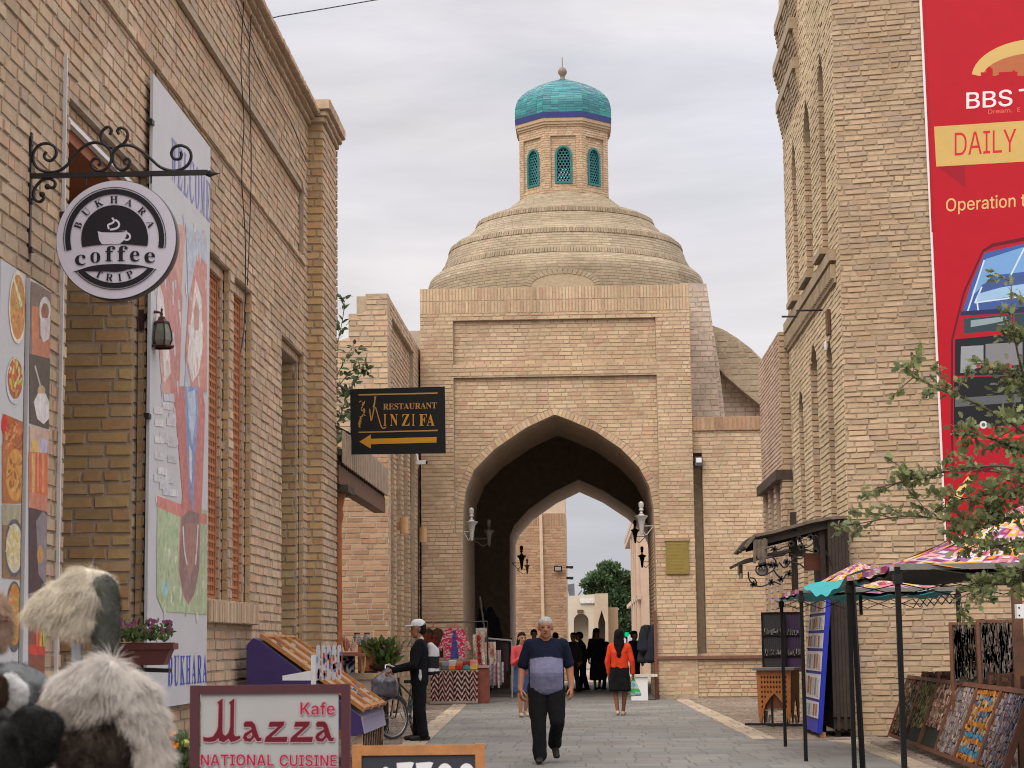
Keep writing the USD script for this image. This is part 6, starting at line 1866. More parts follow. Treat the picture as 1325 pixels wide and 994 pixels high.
for k, (px, py, h, lab) in enumerate(((150, 450, .26, 'reddish clay figures on a tray above the blue fabric'), (215, 440, .24, 'pale branching clay figure beside the reddish figures'), (320, 720, .30, 'horn shaped pale and orange figure at the right of the table'), (170, 740, .15, 'heap of white shell trinkets on the market table'))):
    c = qx(px, py, Yt + .05); z = zt_ if k > 1 else zt_ + .36
    o_ = thing('clay_figure', lab, 'figurine', (c[0], Yt + .05, z))
    m = MB()
    for i in range(7):
        a = rng.uniform(0, 6.28); m.tube([(0, 0, .01), (.04 * math.cos(a), .04 * math.sin(a), h * .4), (.09 * math.cos(a) * rng.uniform(.4, 1), .05 * math.sin(a), h * rng.uniform(.5, 1))], [.03, .022, .006], 6)
    m.build('figure', plain(f'clay_{k}', [(.42, .15, .10), (.50, .36, .26), (.55, .33, .16), (.6, .58, .55)][k], .6, var=.25, scale=20), o_, smooth=40)
s = thing('wooden_shelf', 'reddish wooden tray shelf reaching out from behind the brick pier', 'shelf')
a, b = qx(60, 500, Yt - .2), qx(335, 545, Yt - .2)
MB().bar((a[0] - .2, Yt - .1, zt_ + .33), (b[0], Yt - .1, zt_ + .30), .5, .05).build('tray', plain('tray_red', (.30, .10, .07), .6, var=.2), s); MB().bar((a[0], Yt + .05, zt_), (a[0], Yt + .05, zt_ + .31), .05).build('post', BROWN, s)
dsh = qx(560, 690, Yt + .3)
t = thing('planter_bowl', 'dark round planter bowl with grass and pink flowers behind the bicycle', 'planter', (dsh[0], Yt + .5, dsh[2]))
MB().lathe([(.001, -.09), (.18, -.07), (.27, .0), (.28, .03), (.24, .03), (.001, .0)], n=22).build('bowl', plain('bowl_dark', (.03, .018, .016), .5), t, smooth=40)
MB().lathe([(.001, -dsh[2]), (.16, -dsh[2]), (.05, -dsh[2] + .05), (.04, -.09), (.001, -.08)], n=12).build('stand', DARK_IRON, t)
n = 240
P = np.c_[rng.normal(-.02, .10, n), rng.normal(0, .10, n), rng.uniform(.0, .36, n)]; P[:, 0] *= 1 + P[:, 2]
v, f, cc = leaves(P, np.c_[P[:, 0] * 2, P[:, 1] * 2, np.ones(n)], .17, rng, [(.08, .13, .03), (.13, .18, .05), (.17, .19, .06), (.05, .08, .02)], False, .35)
obj('foliage', (v, f), LEAF, t, tint=cc, kind='stuff')
m = MB()
for i in range(9):
    m.ball((rng.normal(.05, .13), rng.normal(0, .08), rng.uniform(.22, .40)), .022, 1, (.42, .05, .22))
m.build('flowers', PRINT, t, tint=True, kind='stuff')

# ================================================================ bicycle
t = thing('bicycle', 'old black bicycle with chrome handlebar held by man in white cap', 'bicycle')
FW0, RW0 = np.array((-3.06, 31.5, .335)), np.array((-2.76, 32.5, .335))
ax_ = (RW0 - FW0) / np.linalg.norm(RW0 - FW0); ux = ax_; sx = np.cross(ax_, UZ)
TYRE = plain('tyre', (.05, .047, .044), .8); CHROME = plain('chrome', (.55, .55, .56), .25, .9, var=.1); FRM = plain('bike_black', (.015, .015, .018), .35)
fa = math.radians(24); fdir = ux * math.cos(fa) + sx * math.sin(fa); fdir = fdir / np.linalg.norm(fdir)
for c, d in ((FW0, fdir), (RW0, ux)):
    ang = np.linspace(0, 2 * PI, 40, endpoint=False)
    w = MB().tube([c + .315 * (math.cos(a) * d + math.sin(a) * UZ) for a in ang], .021, 8, closed=True).build('wheel', TYRE, t, smooth=True)
    MB().tube([c + .290 * (math.cos(a) * d + math.sin(a) * UZ) for a in ang], .010, 6, closed=True).build('rim', CHROME, w, smooth=True)
    sd = np.cross(d, UZ); sp = MB()
    for k in range(20):
        a = k * 2 * PI / 20; sp.tube([c + sd * .03 * (1 if k % 2 else -1), c + .285 * (math.cos(a + .25 * (1 if k % 4 < 2 else -1)) * d + math.sin(a + .25 * (1 if k % 4 < 2 else -1)) * UZ)], .0022, 4)
    sp.tube([c - sd * .05, c + sd * .05], .022, 8); sp.build('spokes', CHROME, w)
    MB().tube([c + .352 * (math.cos(a) * d + math.sin(a) * UZ) for a in (np.linspace(.2, 2.7, 16) if c is RW0 else np.linspace(.6, 2.9, 16))], .022, 6).build('mudguard', plain('mudguard', (.10, .10, .11), .4, .5), t)
HB = FW0 + ux * .24 + (0, 0, .53); BB = (FW0 + RW0) / 2 + ux * .06 - (0, 0, .05); ST = BB + ux * .17 + (0, 0, .46)
fr = MB()
for a, b, r in ((HB, BB, .017), (HB - (0, 0, .06), HB + (0, 0, .08), .02), (BB, ST, .016), (HB, ST - (0, 0, .08), .016), (BB, RW0, .012), (ST - (0, 0, .06), RW0, .010)):
    fr.tube([a, b], r, 8)
fr.build('frame', FRM, t)
sf = np.cross(fdir, UZ)
MB().tube([FW0 + sf * .06, FW0 + sf * .06 + (HB - FW0) * .55, HB], .013, 6).tube([FW0 - sf * .06, FW0 - sf * .06 + (HB - FW0) * .55, HB], .013, 6).build('fork', FRM, t)
top = HB + (0, 0, .22)
MB().tube([HB, top], .012, 8).tube(spline([top + sf * .30 + fdir * .22 + (0, 0, .02), top + sf * .30 + fdir * .02 + (0, 0, .06), top + sf * .18 - fdir * .08 + (0, 0, -.02), top, top - sf * .18 - fdir * .08 + (0, 0, -.02), top - sf * .30 + fdir * .02 + (0, 0, .06), top - sf * .30 + fdir * .22 + (0, 0, .02)]), .012, 8).build('handlebar', plain('bar_chrome', (.7, .7, .7), .3, .6), t, smooth=True)
MB().obox(ST + (0, 0, .13), [ux, sx, UZ], [.11, .07, .025]).obox(ST + (0, 0, .13) - ux * .12, [ux, sx, UZ], [.06, .03, .018]).build('saddle', FRM, t); MB().tube([ST, ST + (0, 0, .12)], .012, 6).build('seat_post', CHROME, t)
cr = np.linspace(0, 2 * PI, 20, endpoint=False)
MB().tube([BB + .09 * (math.cos(a) * ux + math.sin(a) * UZ) + sx * .05 for a in cr], .006, 4, closed=True).tube([BB + sx * .06, BB + sx * .07 + ux * .12 - (0, 0, .12)], .009, 5).tube([BB - sx * .06, BB - sx * .07 - ux * .12 + (0, 0, .12)], .009, 5).build('crank', CHROME, t)
for s_, d_ in ((1, 1), (-1, -1)):
    MB().obox(BB + sx * .12 * s_ + ux * .12 * d_ - (0, 0, .12 * d_), [ux, sx, UZ], [.05, .045, .012]).build('pedal', FRM, t)
t = thing('shopping_bag', 'grey transparent bag with a yellow packet hung on the bicycle handlebar', 'bag')
cb = FW0 + (-.12, -.05, .38)
b_ = joined([Manifold.batch_hull([sph(cb + (e * .14, g * .08, z), .06) for e in (1, -1) for g in (1, -1) for z in (0, .16)] + [sph(cb + (.05, 0, .36), .03)])], .03, 3, .06, 12)
obj('bag', b_, plain('bag_grey', (.12, .12, .15), .35, var=.4, scale=14, bump=.5, bscale=14), t, smooth=60)
MB().obox(cb + (-.05, 0, .26), [UX, UY, UZ], [.12, .06, .04]).build('packet', plain('yellow_packet', (.62, .42, .06), .5, var=.3, scale=20), t)


# ================================================================ textile stall by the gate
def cloth(name, path, O, U, V, w, h, nu, nv, colf, disp=None, mat=None, both=True, label=None, kind=None):
    """A cloth sheet of w x h hanging on the plane (O, U, V); colf(u, v in 0..1) gives colours, disp its folds."""
    a, b = np.meshgrid(np.linspace(0, 1, nu), np.linspace(0, 1, nv)); a, b = a.ravel(), b.ravel()
    U, V = np.asarray(U, float), np.asarray(V, float); N = np.cross(U, V)
    p = np.asarray(O, float) + a[:, None] * w * U + b[:, None] * h * V
    if disp is not None:
        p = p + disp(a, b)[:, None] * N
    i = np.arange(nu * nv).reshape(nv, nu); f = np.stack([i[:-1, :-1], i[:-1, 1:], i[1:, 1:], i[1:, :-1]], -1).reshape(-1, 4)
    return obj(name, (p, f), mat or CLOTH, path, True, colf(a, b), label, kind)


folds = lambda k, amp, s=0: (lambda a, b: amp * np.sin(a * k + 2 * np.sin(b * 3 + s) + s) * (1.1 - b * .6))
Yx = 49.6
px_ = lambda x, y, Y=Yx: at(480 + x / 5.23, 780 + y / 5.23, Y=Y)
t = thing('textile_table', 'market table with black and red ikat cloth front at left of the arch', 'table')
a, b, c = px_(405, 705), px_(725, 705), px_(560, 455)
zt_ = c[2]
W_ = b[0] - a[0]


def ikat(u, v):
    x = u * W_ * 4.6; ph = np.abs((x * 1.15 % 1) - .5) * 1.5
    s = np.sin((v * 5.2 + ph * 1.6) * 2 * PI) + .35 * np.sin(v * 31 + x * 9)
    base = np.where((s > .55)[:, None], (.50, .43, .38), np.where((s > .0)[:, None], (.045, .03, .032), np.where((s > -.6)[:, None], (.20, .025, .03), (.018, .016, .02))))
    return np.where((np.abs(x * 1.15 % 1 - .02) < .03)[:, None], (.02, .018, .02), base)


cloth('ikat_cloth', t, (a[0], Yx, .08), UX, UZ, W_, zt_ - .10, 90, 64, ikat, folds(22, .012))
MB().box((a[0], Yx + .03, zt_ - .06), (b[0], Yx + 1.0, zt_ - .01)).build('table_top', PW, t)
MB().box((a[0] - .02, Yx - .04, .02), (b[0] + .0, Yx + .02, .08)).build('bottom_rail', plain('grey_wood', (.30, .26, .22), .8), t)
for x in (a[0] + .02, b[0] - .1):
    MB().box((x, Yx + .05, 0), (x + .07, Yx + .12, zt_ - .06)).build('leg', PW, t)
    MB().box((x, Yx + .85, 0), (x + .07, Yx + .92, zt_ - .06)).build('leg', PW, t)
rng = np.random.default_rng(33)
names = ['green', 'black and white striped', 'orange', 'red', 'teal', 'yellow', 'crimson', 'grey blue', 'white', 'rust red', 'dark red', 'pink']
cols = [(.06, .22, .10), (.12, .12, .13), (.60, .18, .05), (.50, .03, .03), (.05, .25, .28), (.55, .38, .08), (.42, .02, .05), (.20, .26, .32), (.45, .44, .42), (.40, .12, .05), (.25, .03, .03), (.55, .22, .24)]
for k in range(12):
    u = k % 6; lv = k // 6
    x = a[0] + .08 + u * (W_ - .1) / 6
    o_ = thing('folded_cloth', f'{names[k]} folded cloth {"on top of a pile" if lv else "lying flat"} on the ikat covered table', 'cloth')
    wd = (W_ - .1) / 6 * .98
    z = zt_ + lv * .085
    cc = np.array(cols[k])
    m_ = joined([Manifold.batch_hull([sph((x + e, Yx + .10 + g, z + h_), .02) for e in (.02, wd - .02) for g in (0, .5) for h_ in (.02, .07 + .03 * (k % 3))])], .03, 2, .03, 14, seed=k)
    obj('cloth', m_, CLOTH, o_, 50, cc)


def jacket(label, cx_, cz, Y, s, colf, hanger=(.5, .05, .04), lining=None):
    o_ = thing('hanging_jacket', label, 'jacket', (cx_, Y, cz), 0, None)
    out = Polygon([(-.10, .0), (-.24, -.05), (-.42, -.52), (-.33, -.58), (-.25, -.36), (-.26, -.78), (.26, -.78), (.25, -.36), (.33, -.58), (.42, -.52), (.24, -.05), (.10, 0), (.0, -.07)])
    out = affinity.scale(out, s, s, origin=(0, 0))
    m_ = trimesh.creation.extrude_polygon(out, .07, engine='earcut'); m_ = m_.subdivide_to_size(.035)
    v = np.asarray(m_.vertices); v = np.c_[v[:, 0], .035 - v[:, 2], v[:, 1]]
    v[:, 1] += .02 * np.sin(v[:, 0] * 30) * np.clip(-v[:, 2], 0, 1) + .02 * meshkit.noise(v * 14)
    obj('jacket', (v, np.asarray(m_.faces)), CLOTH, o_, False, colf(v / s))
    MB().tube(spline([(-.2 * s, .0, -.05 * s), (0, 0, .03), (.2 * s, 0, -.05 * s)]), .012, 6).tube(spline([(0, 0, .03), (0, 0, .08), (.03, 0, .10), (.03, 0, .13), (0, 0, .14)]), .007, 5).build('hanger', plain('hanger_red', hanger, .5), o_)
    return o_


c = px_(420, 170, Yx + .9)
jacket('dark green and red patterned jacket on a red hanger above the ikat table', c[0], c[2], Yx + .9, .95, lambda v: np.where((meshkit.noise(v * (28, 3, 14), 2) > .55)[:, None], (.16, .03, .02), np.where((np.abs(v[:, 0]) < .05)[:, None], (.03, .02, .02), (.03, .045, .025))))
c = px_(565, 170, Yx + .7)
jacket('pink patterned jacket with blue lining on a red hanger above the ikat table', c[0], c[2], Yx + .7, .98, lambda v: np.where(((np.abs(v[:, 0]) < .03 + .10 * np.clip(-v[:, 2], 0, .8)) & (v[:, 2] < -.05))[:, None], (.06, .07, .25), np.where((meshkit.noise(v * (30, 3, 30), 5) > .6)[:, None], (.55, .42, .42), (.50, .035, .10))))
pole = thing('clothes_rail', 'thin dark rail on which the two jackets hang beside the gate', 'rail')
zr = c[2] + .15
MB().tube([(a[0] - .2, Yx + .95, zr), (b[0] + .2, Yx + .95, zr)], .018, 6).build('bar', DARK_IRON, pole)
for x in (a[0] - .2, b[0] + .2):
    MB().tube([(x, Yx + .95, 0), (x, Yx + .95, zr)], .018, 6).build('post', DARK_IRON, pole)
# embroidered hangings beside the arch
Ys = 51.3
sz_ = lambda x, y, Y=Ys: at(480 + x / 5.23, 780 + y / 5.23, Y=Y)


def suzani(spots, bg=(.52, .46, .37), seed=0, dots=(.32, .02, .03)):
    def f(u, v):
        c_ = np.tile(bg, (len(u), 1))
        for (x, y, r) in spots:
            c_[(np.hypot((u - x), (v - y) * 1.9) < r)] = dots
            k_ = np.abs(np.hypot((u - x), (v - y) * 1.9) - r * 1.35) < r * .14
            c_[k_] = (.16, .08, .06)
        n = meshkit.noise(np.c_[u * 26, v * 40, u * 0 + seed], seed)
        c_[n > .74] = (.28, .16, .12)
        return c_
    return f


for lab, x0, x1, y0, y1, Y, fn in (('cream embroidered hanging with four dark red flowers beside the arch', 690, 770, 215, 420, Ys - .3, suzani([(.5, .12, .2), (.5, .37, .2), (.5, .63, .2), (.5, .88, .2)], seed=1)),
                                   ('cream embroidered cloth with small flowers hanging right of the first one', 770, 845, 265, 560, Ys - .1, suzani([(.3, .2, .12), (.7, .35, .12), (.3, .55, .12), (.65, .75, .14), (.4, .9, .12)], (.50, .42, .33), 2, (.36, .08, .08))),
                                   ('white and mauve striped scarf hanging from the rail beside the arch', 845, 880, 320, 530, Ys, lambda u, v: np.where((np.sin(u * 30) > .2)[:, None], (.45, .40, .40), (.30, .20, .24))),
                                   ('pale fringed shawl folded on top of the hangings beside the arch', 710, 790, 170, 235, Ys - .15, suzani([], (.46, .40, .34), 4))):
    o_ = thing('embroidered_hanging', lab, 'textile')
    p0, p1 = sz_(x0, y1, Y), sz_(x1, y0, Y)
    cloth('cloth', o_, (p0[0], Y, p0[2]), UX, UZ, p1[0] - p0[0], p1[2] - p0[2], 26, 50, fn, folds(13, .035, x0))
o_ = thing('scarf_row', 'row of thin fringed scarves hanging below the embroidered cloths', 'scarves')
for k in range(9):
    p0, p1 = sz_(775 + k * 14, 575 - (k % 3) * 18, Ys - .12), sz_(787 + k * 14, 400 + (k % 2) * 14, Ys - .12)
    cc = [(.42, .36, .34), (.30, .06, .08), (.46, .44, .42), (.22, .18, .24)][k % 4]
    cloth('scarf', o_, (p0[0], Ys - .13 - .01 * k, p0[2]), UX, UZ, p1[0] - p0[0], p1[2] - p0[2], 5, 14, lambda u, v, cc=cc: np.where((np.sin(v * 26) > .5)[:, None], np.array(cc) * .6, cc), folds(6, .02, k))
o_ = thing('red_counter', 'red brown wooden counter between ikat table and embroidered hangings', 'counter')
p0, p1 = sz_(725, 690, Yx + .3), sz_(790, 440, Yx + .3)
MB().box((p0[0], Yx + .3, 0), (p1[0], Yx + 1.3, p1[2])).build('body', plain('red_wood', (.22, .055, .035), .6, var=.25, scale=6), o_); MB().box((p0[0] - .02, Yx + .26, p1[2]), (p1[0] + .03, Yx + 1.32, p1[2] + .05)).build('top', plain('pink_top', (.42, .25, .24), .6), o_)
o_ = thing('dark_coats', 'dark coats hanging on a leaning rail in the shade of the arch', 'coats')
rng = np.random.default_rng(8)
p0, p1 = at(621, 772, Y=58.5), at(636, 826, Y=58.5)
MB().tube([(p0[0], 58.4, p0[2]), (p1[0], 58.4, p1[2] - 1.2)], .03, 6).build('rail', plain('rail_pale', (.45, .45, .45), .4), o_)
for k in range(6):
    q_ = at(624 + k * 3.4, 790 + (k % 3) * 6, Y=58.6 + k * .1); q2_ = at(624 + k * 3.4, 832, Y=58.6 + k * .1)
    m_ = joined([Manifold.batch_hull([sph((q_[0], q_[1], q_[2]), .10), sph((q2_[0] - .1, q_[1], q2_[2]), .14), sph((q2_[0] + .1, q_[1], q2_[2]), .14)])], .06, 2, .06, 7, seed=k)
    obj('coat', m_, CLOTH, o_, 60, (.02, .018, .022))
o_ = thing('clothes_stand', 'rail with dark scarves and bags behind the embroidered hangings', 'rail')
p0, p1 = at(630, 826, Y=55.5), at(662, 829, Y=55.5)
MB().tube([p0, p1], .025, 6).tube([p1, (p1[0], 55.5, 0)], .022, 6).build('bar', plain('rail_pale', (.45, .45, .45), .4), o_)
for k in range(8):
    x = p0[0] + (p1[0] - p0[0]) * (k + .5) / 8
    cloth('scarf', o_, (x - .05, 55.5 + .01 * k, p0[2] - .9 - .1 * (k % 3)), UX, UZ, .10, .9 + .1 * (k % 3), 4, 10, lambda u, v, k=k: np.tile([(.03, .025, .03), (.06, .03, .035), (.05, .05, .055), (.025, .02, .02)][k % 4], (len(u), 1)), folds(5, .02, k))
# right side of the passage
o_ = thing('white_counter', 'white box counter under the right side of the arch', 'counter')
p0, p1 = at(817, 904, Y=51.2), at(838, 876, Y=51.2)
MB().box((p0[0], 51.2, 0), (p1[0], 52.0, p1[2])).build('body', WHITE, o_); MB().box((p0[0] - .03, 51.16, p1[2]), (p1[0] + .25, 52.1, p1[2] + .06)).build('top', plain('counter_top', (.55, .50, .44), .6, var=.3, scale=14), o_)
o_ = thing('hanging_clothes', 'dark grey clothes hanging on a stand inside the right of the arch', 'clothes')
for k in range(9):
    x, y = 832 + (k % 5) * 3.2, 812 + (k // 5) * 14
    p0 = at(x, y, Y=53 + .2 * (k % 4)); 
    m_ = joined([Manifold.batch_hull([sph(p0, .07), sph(p0 - (.08, 0, .55), .09), sph(p0 + (.08, 0, -.55), .09)])], .05, 2, .06, 8, seed=k + 20)
    obj('garment', m_, CLOTH, o_, 60, [(.03, .035, .05), (.05, .05, .055), (.025, .025, .03), (.07, .065, .07)][k % 4])
p0 = at(848, 790, Y=51.9)
MB().box((p0[0] - .05, 51.85, 0), (p0[0] + .03, 51.95, p0[2])).build('post', plain('post_red_brown', (.16, .06, .035), .6, var=.2), o_)
o_ = thing('neon_sign', 'small green lit sign beside the head of the woman in orange red', 'sign', at(811, 821, Y=60))
gm = usdkit.material(stage, '/World/Looks/green_glow', {'e': ('emission', {'color': (.0, .42, .16), 'strength': 0.8})}, [], surface='e.emission')
MB().lathe([(.001, -.07), (.06, -.05), (.06, .05), (.001, .07)], n=10).build('lit_panel', gm, o_); MB().box((-.02, .03, -1.2), (.02, .06, .1)).build('stand', BLACK, o_)
# ================================================================ right side: kiosk, racks and tents
t = thing('wooden_kiosk', 'dark wooden kiosk with crooked plank awning and iron vines at the corner of tall building', 'kiosk')
KW = plain('kiosk_wood', (.030, .018, .012), .75, var=.45, scale=7, bump=.5)
KW2 = plain('kiosk_grey_wood', (.13, .10, .075), .85, var=.4, scale=8, bump=.5)
kz = lambda x, y, Y=31.0: at(950 + x / 8.28, 660 + y / 8.28, Y=Y)
ztop = kz(1100, 85)[2]
for i in range(6):                            # end boards
    x = 3.66 + i * .052
    MB().box((x, 30.78, .1 if i % 2 else .3), (x + .048, 30.81, ztop - .02)).build('board', KW, t)
MB().box((3.67, 30.815, .12), (3.97, 32.9, ztop - .05)).build('body', KW, t)
for x, y in ((3.7, 30.9), (3.7, 32.8)):
    MB().box((x, y, 0), (x + .08, y + .08, .13)).build('foot', KW, t)
rf = [kz(1165, 88), kz(1000, 97), kz(800, 135), kz(600, 190), kz(400, 245), kz(205, 285), kz(108, 408)]
rf = [np.array((p[0], 0, p[2])) for p in rf]
for k in range(7):                            # roof planks run along the slope
    y0 = 30.72 + k * .34
    m = MB()
    for a, b in zip(rf[:-1], rf[1:]):
        m.bar(a + (0, y0 + .16, -.02 * (k % 2)), b + (0, y0 + .16, -.02 * (k % 2)), .31, .045)
    m.build('roof_plank', KW2 if k % 3 == 0 else KW, t)
for k in range(3):
    y0 = 30.85 + k * .9
    MB().bar(rf[1] + (0, y0, -.10), rf[5] + (0, y0, -.12), .06, .09).build('rafter', KW, t)
low_e = [kz(20, 590), kz(110, 545), kz(210, 520), kz(400, 470), kz(600, 440)]
low_e = [np.array((p[0], 0, p[2])) for p in low_e]
for k in range(4):
    y0 = 30.9 + k * .4
    m = MB()
    for a, b in zip(low_e[:-1], low_e[1:]):
        m.bar(a + (0, y0 + .15, 0), b + (0, y0 + .15, 0), .36, .04)
    m.build('eave_plank', KW2 if k % 2 else KW, t)
rng = np.random.default_rng(15)
for k in range(9):                            # ragged hanging boards
    x = 205 + k * 15; a, b = kz(x, 330 + rng.uniform(-20, 10)), kz(x, 560 + rng.uniform(-70, 40))
    MB().bar((a[0], 30.75 + .01 * (k % 3), a[2]), (b[0], 30.75 + .01 * (k % 3), b[2]), .045, .016, up=(0, 1, 0)).build('hanging_board', KW2, t)
for k in range(4):
    x = 40 + k * 12; a, b = kz(x, 590), kz(x, 700 + rng.uniform(-50, 50))
    MB().bar((a[0], 30.86, a[2]), (b[0], 30.86, b[2]), .03, .014, up=(0, 1, 0)).build('hanging_board', KW2, t)
for sc in ([(240, 600), (235, 660), (280, 700), (340, 690), (360, 640), (330, 600)], [(150, 660), (160, 740), (200, 790), (240, 800), (220, 740), (170, 725)], [(200, 800), (280, 820), (350, 800), (420, 770), (500, 800)],
           [(350, 690), (420, 640), (450, 560), (400, 500), (350, 520)], [(420, 640), (480, 720), (520, 740), (560, 680)], [(480, 560), (540, 620), (600, 560), (640, 500), (600, 470)], [(640, 500), (720, 520), (760, 440), (720, 390)],
           [(700, 320), (760, 400), (840, 360), (850, 290), (790, 280)], [(760, 420), (850, 450), (900, 430)], [(330, 420), (400, 400), (450, 430), (520, 400), (590, 380)], [(860, 270), (900, 300), (910, 380)], [(960, 420), (1010, 500), (1050, 600)], [(620, 560), (700, 580), (750, 620)]):
    MB().tube([kz(x, y, 30.72) for x, y in spline(sc, 4)], .012, 5).build('iron_vine', DARK_IRON, t)
for x, y in ((205, 795), (400, 775), (280, 600), (390, 590), (440, 590), (610, 360), (590, 680), (500, 740), (720, 400), (870, 440), (430, 420), (820, 290), (560, 560), (330, 590), (700, 310)):
    m = MB(); c = kz(x, y, 30.71)
    for j in range(6):
        a = j * PI / 3 + rng.uniform(0, .4)
        m.obox(c + (.026 * math.cos(a), 0, .026 * math.sin(a)), [(math.cos(a), 0, math.sin(a)), (0, 1, 0), (-math.sin(a), 0, math.cos(a))], [.026, .006, .014])
    m.build('iron_leaf', DARK_IRON, t)
a, b = kz(755, 650, 31.2), kz(985, 460, 31.2)
MB().box((a[0], 31.2, a[2]), (b[0], 31.26, b[2])).build('red_board', plain('kiosk_red', (.16, .045, .02), .6, var=.3), t)
a, b = kz(590, 500, 31.3), kz(760, 380, 31.3)
MB().box((a[0], 31.3, a[2]), (b[0], 31.36, b[2])).build('grey_board', KW2, t)
a, b = kz(928, 700, 30.9), kz(965, 170, 30.9)
MB().box((a[0], 30.9, 2.2), (b[0], 30.98, b[2])).build('post', KW, t)
a = kz(650, 720, 31.2)
MB().bar((a[0], 31.2, a[2] - .3), (a[0], 31.2, a[2] + 1.0), .09).build('post', KW, t)
# lamp box in the vines
a = kz(305, 665, 30.8)
MB().box((a[0] - .07, 30.76, a[2] - .05), (a[0] + .07, 30.9, a[2] + .05)).build('lamp_box', plain('lamp_box', (.16, .15, .14), .5), t)

# ---- blue rack of small cards
t = thing('card_rack', 'tall blue rack with rows of small picture cards leaning on the kiosk', 'rack')
xb, xt, y0, y1, zb_, zt_ = 3.40, 3.60, 30.62, 32.75, .07, 2.10
BLUE = plain('blue_paint', (.012, .022, .36), .45, var=.1)
upv = np.array((xt - xb, 0, zt_ - zb_)); HL = np.linalg.norm(upv); upv /= HL; nr = np.cross((0, -1, 0), upv)
OR = np.array((xb, y1, zb_)); UR = -UY
MB().obox(np.array((xb, (y0 + y1) / 2, zb_)) + upv * HL / 2 - nr * .034, [UR, upv, nr], [(y1 - y0) / 2, HL / 2, .03]).build('board', BLUE, t)
for y in (y0 + .02, y1 - .02):
    MB().obox(np.array((xb, y, zb_)) + upv * HL / 2, [UR, upv, nr], [.010, HL / 2, .012]).build('side', BLUE, t)
rng = np.random.default_rng(51)
for k, (a, b) in enumerate(((.10, .225), (.24, .43), (.445, .60), (.615, .735), (.75, .865), (.88, .985))):
    c = OR + UR * (y1 - y0) / 2 + upv * HL * (a + b) / 2 + nr * .006
    sh = MB().obox(c, [UR, upv, nr], [(y1 - y0) / 2 - .015, HL * (b - a) / 2 - .008, .012]).build('shelf', plain('rack_white', (.52, .51, .49), .5, var=.05), t)
    n = 7 if k > 2 else 6
    for i in range(n):
        w = (y1 - y0 - .2) / n
        if rng.random() < .07:
            continue
        cc = OR + UR * (.1 + w * (i + .5)) + upv * HL * ((a + b) / 2 + rng.uniform(-.006, .006)) + nr * .02
        MB().obox(cc, [UR, upv, nr], [w * .3, HL * (b - a) * .34, .006]).build('card', plain(f'card_{(k * 3 + i) % 5}', [(.25, .14, .08), (.36, .28, .22), (.12, .18, .34), (.42, .34, .26), (.20, .08, .06)][(k * 3 + i) % 5], .5, var=.5, scale=30), sh)
MB().box((3.44, 30.66, 0), (3.52, 30.74, .08)).build('foot', WOOD, t)
MB().box((3.44, 32.6, 0), (3.52, 32.68, .08)).build('foot', WOOD, t)

# ---- lattice table
t = thing('lattice_table', 'small orange lattice table with grey top and arched apron', 'table', (3.13, 34.7, 0), -.33)
hw_, dp, zt_ = .30, .62, .95
ap_ = Polygon([(-hw_, zt_), (hw_, zt_), (hw_ * .93, .18), (hw_ * .78, .05), (hw_ * .66, .24), (hw_ * .5, .38), (.06, .50), (.0, .56), (-.06, .50), (-hw_ * .5, .38), (-hw_ * .66, .24), (-hw_ * .78, .05), (-hw_ * .93, .18)])
ho = [Polygon([(x, z - .030), (x + .018, z), (x, z + .030), (x - .018, z)]) for i, z in enumerate(np.arange(.34, zt_ - .03, .082)) for x in np.arange(-.26, .27, .052)]
ho = [h for h in ho if ap_.buffer(-.02).contains(h)]
OW = plain('lattice_orange', (.38, .135, .035), .5, var=.2, scale=12)
MB().poly(ap_.difference(unary_union(ho)), (0, .03, 0), UX, UZ, thick=.03).build('apron', OW, t)
MB().box((-hw_, .05, .3), (hw_, .06, zt_ - .01)).build('backing', plain('lattice_back', (.15, .05, .02), .8), t)
MB().poly(affinity.scale(ap_, 1, 1), (hw_ - .005, .03, 0), UX, UZ, thick=.001) if False else None
sd = Polygon([(0, zt_), (dp, zt_), (dp - .05, .2), (dp - .1, .05), (dp - .18, .3), (dp * .5, .55), (.18, .3), (.1, .05), (.05, .2)])
for x in (-hw_ + .01, hw_ - .03):
    MB().poly(sd, (x, .03, 0), UY, UZ, thick=.025).build('side_panel', BROWN, t)
MB().box((-hw_ - .05, -.06, zt_), (hw_ + .07, dp + .06, zt_ + .045)).build('table_top', plain('grey_top', (.17, .165, .17), .5, var=.2), t)
for x in (-.22, .22):
    for y in (.05, dp - .05):
        MB().bar((x, y, .18), (x * 1.15, y, 0), .035).build('leg', plain('pale_leg', (.42, .37, .33), .7), t)
MB().bar((-.25, .08, .28), (.25, .08, .28), .03).build('stretcher', plain('pale_leg', (.42, .37, .33), .7), t)
t = thing('iron_stand', 'flat dark iron stand feet on the cobbles under the lattice table', 'stand', (3.1, 34.5, 0), -.3)
MB().bar((-.5, .0, .05), (.25, .0, .05), .04).bar((-.05, -.3, .05), (.75, -.3, .05), .04).build('foot_bar', DARK_IRON, t); MB().bar((-.08, .25, .0), (-.08, .25, .5), .035).build('upright', DARK_IRON, t)
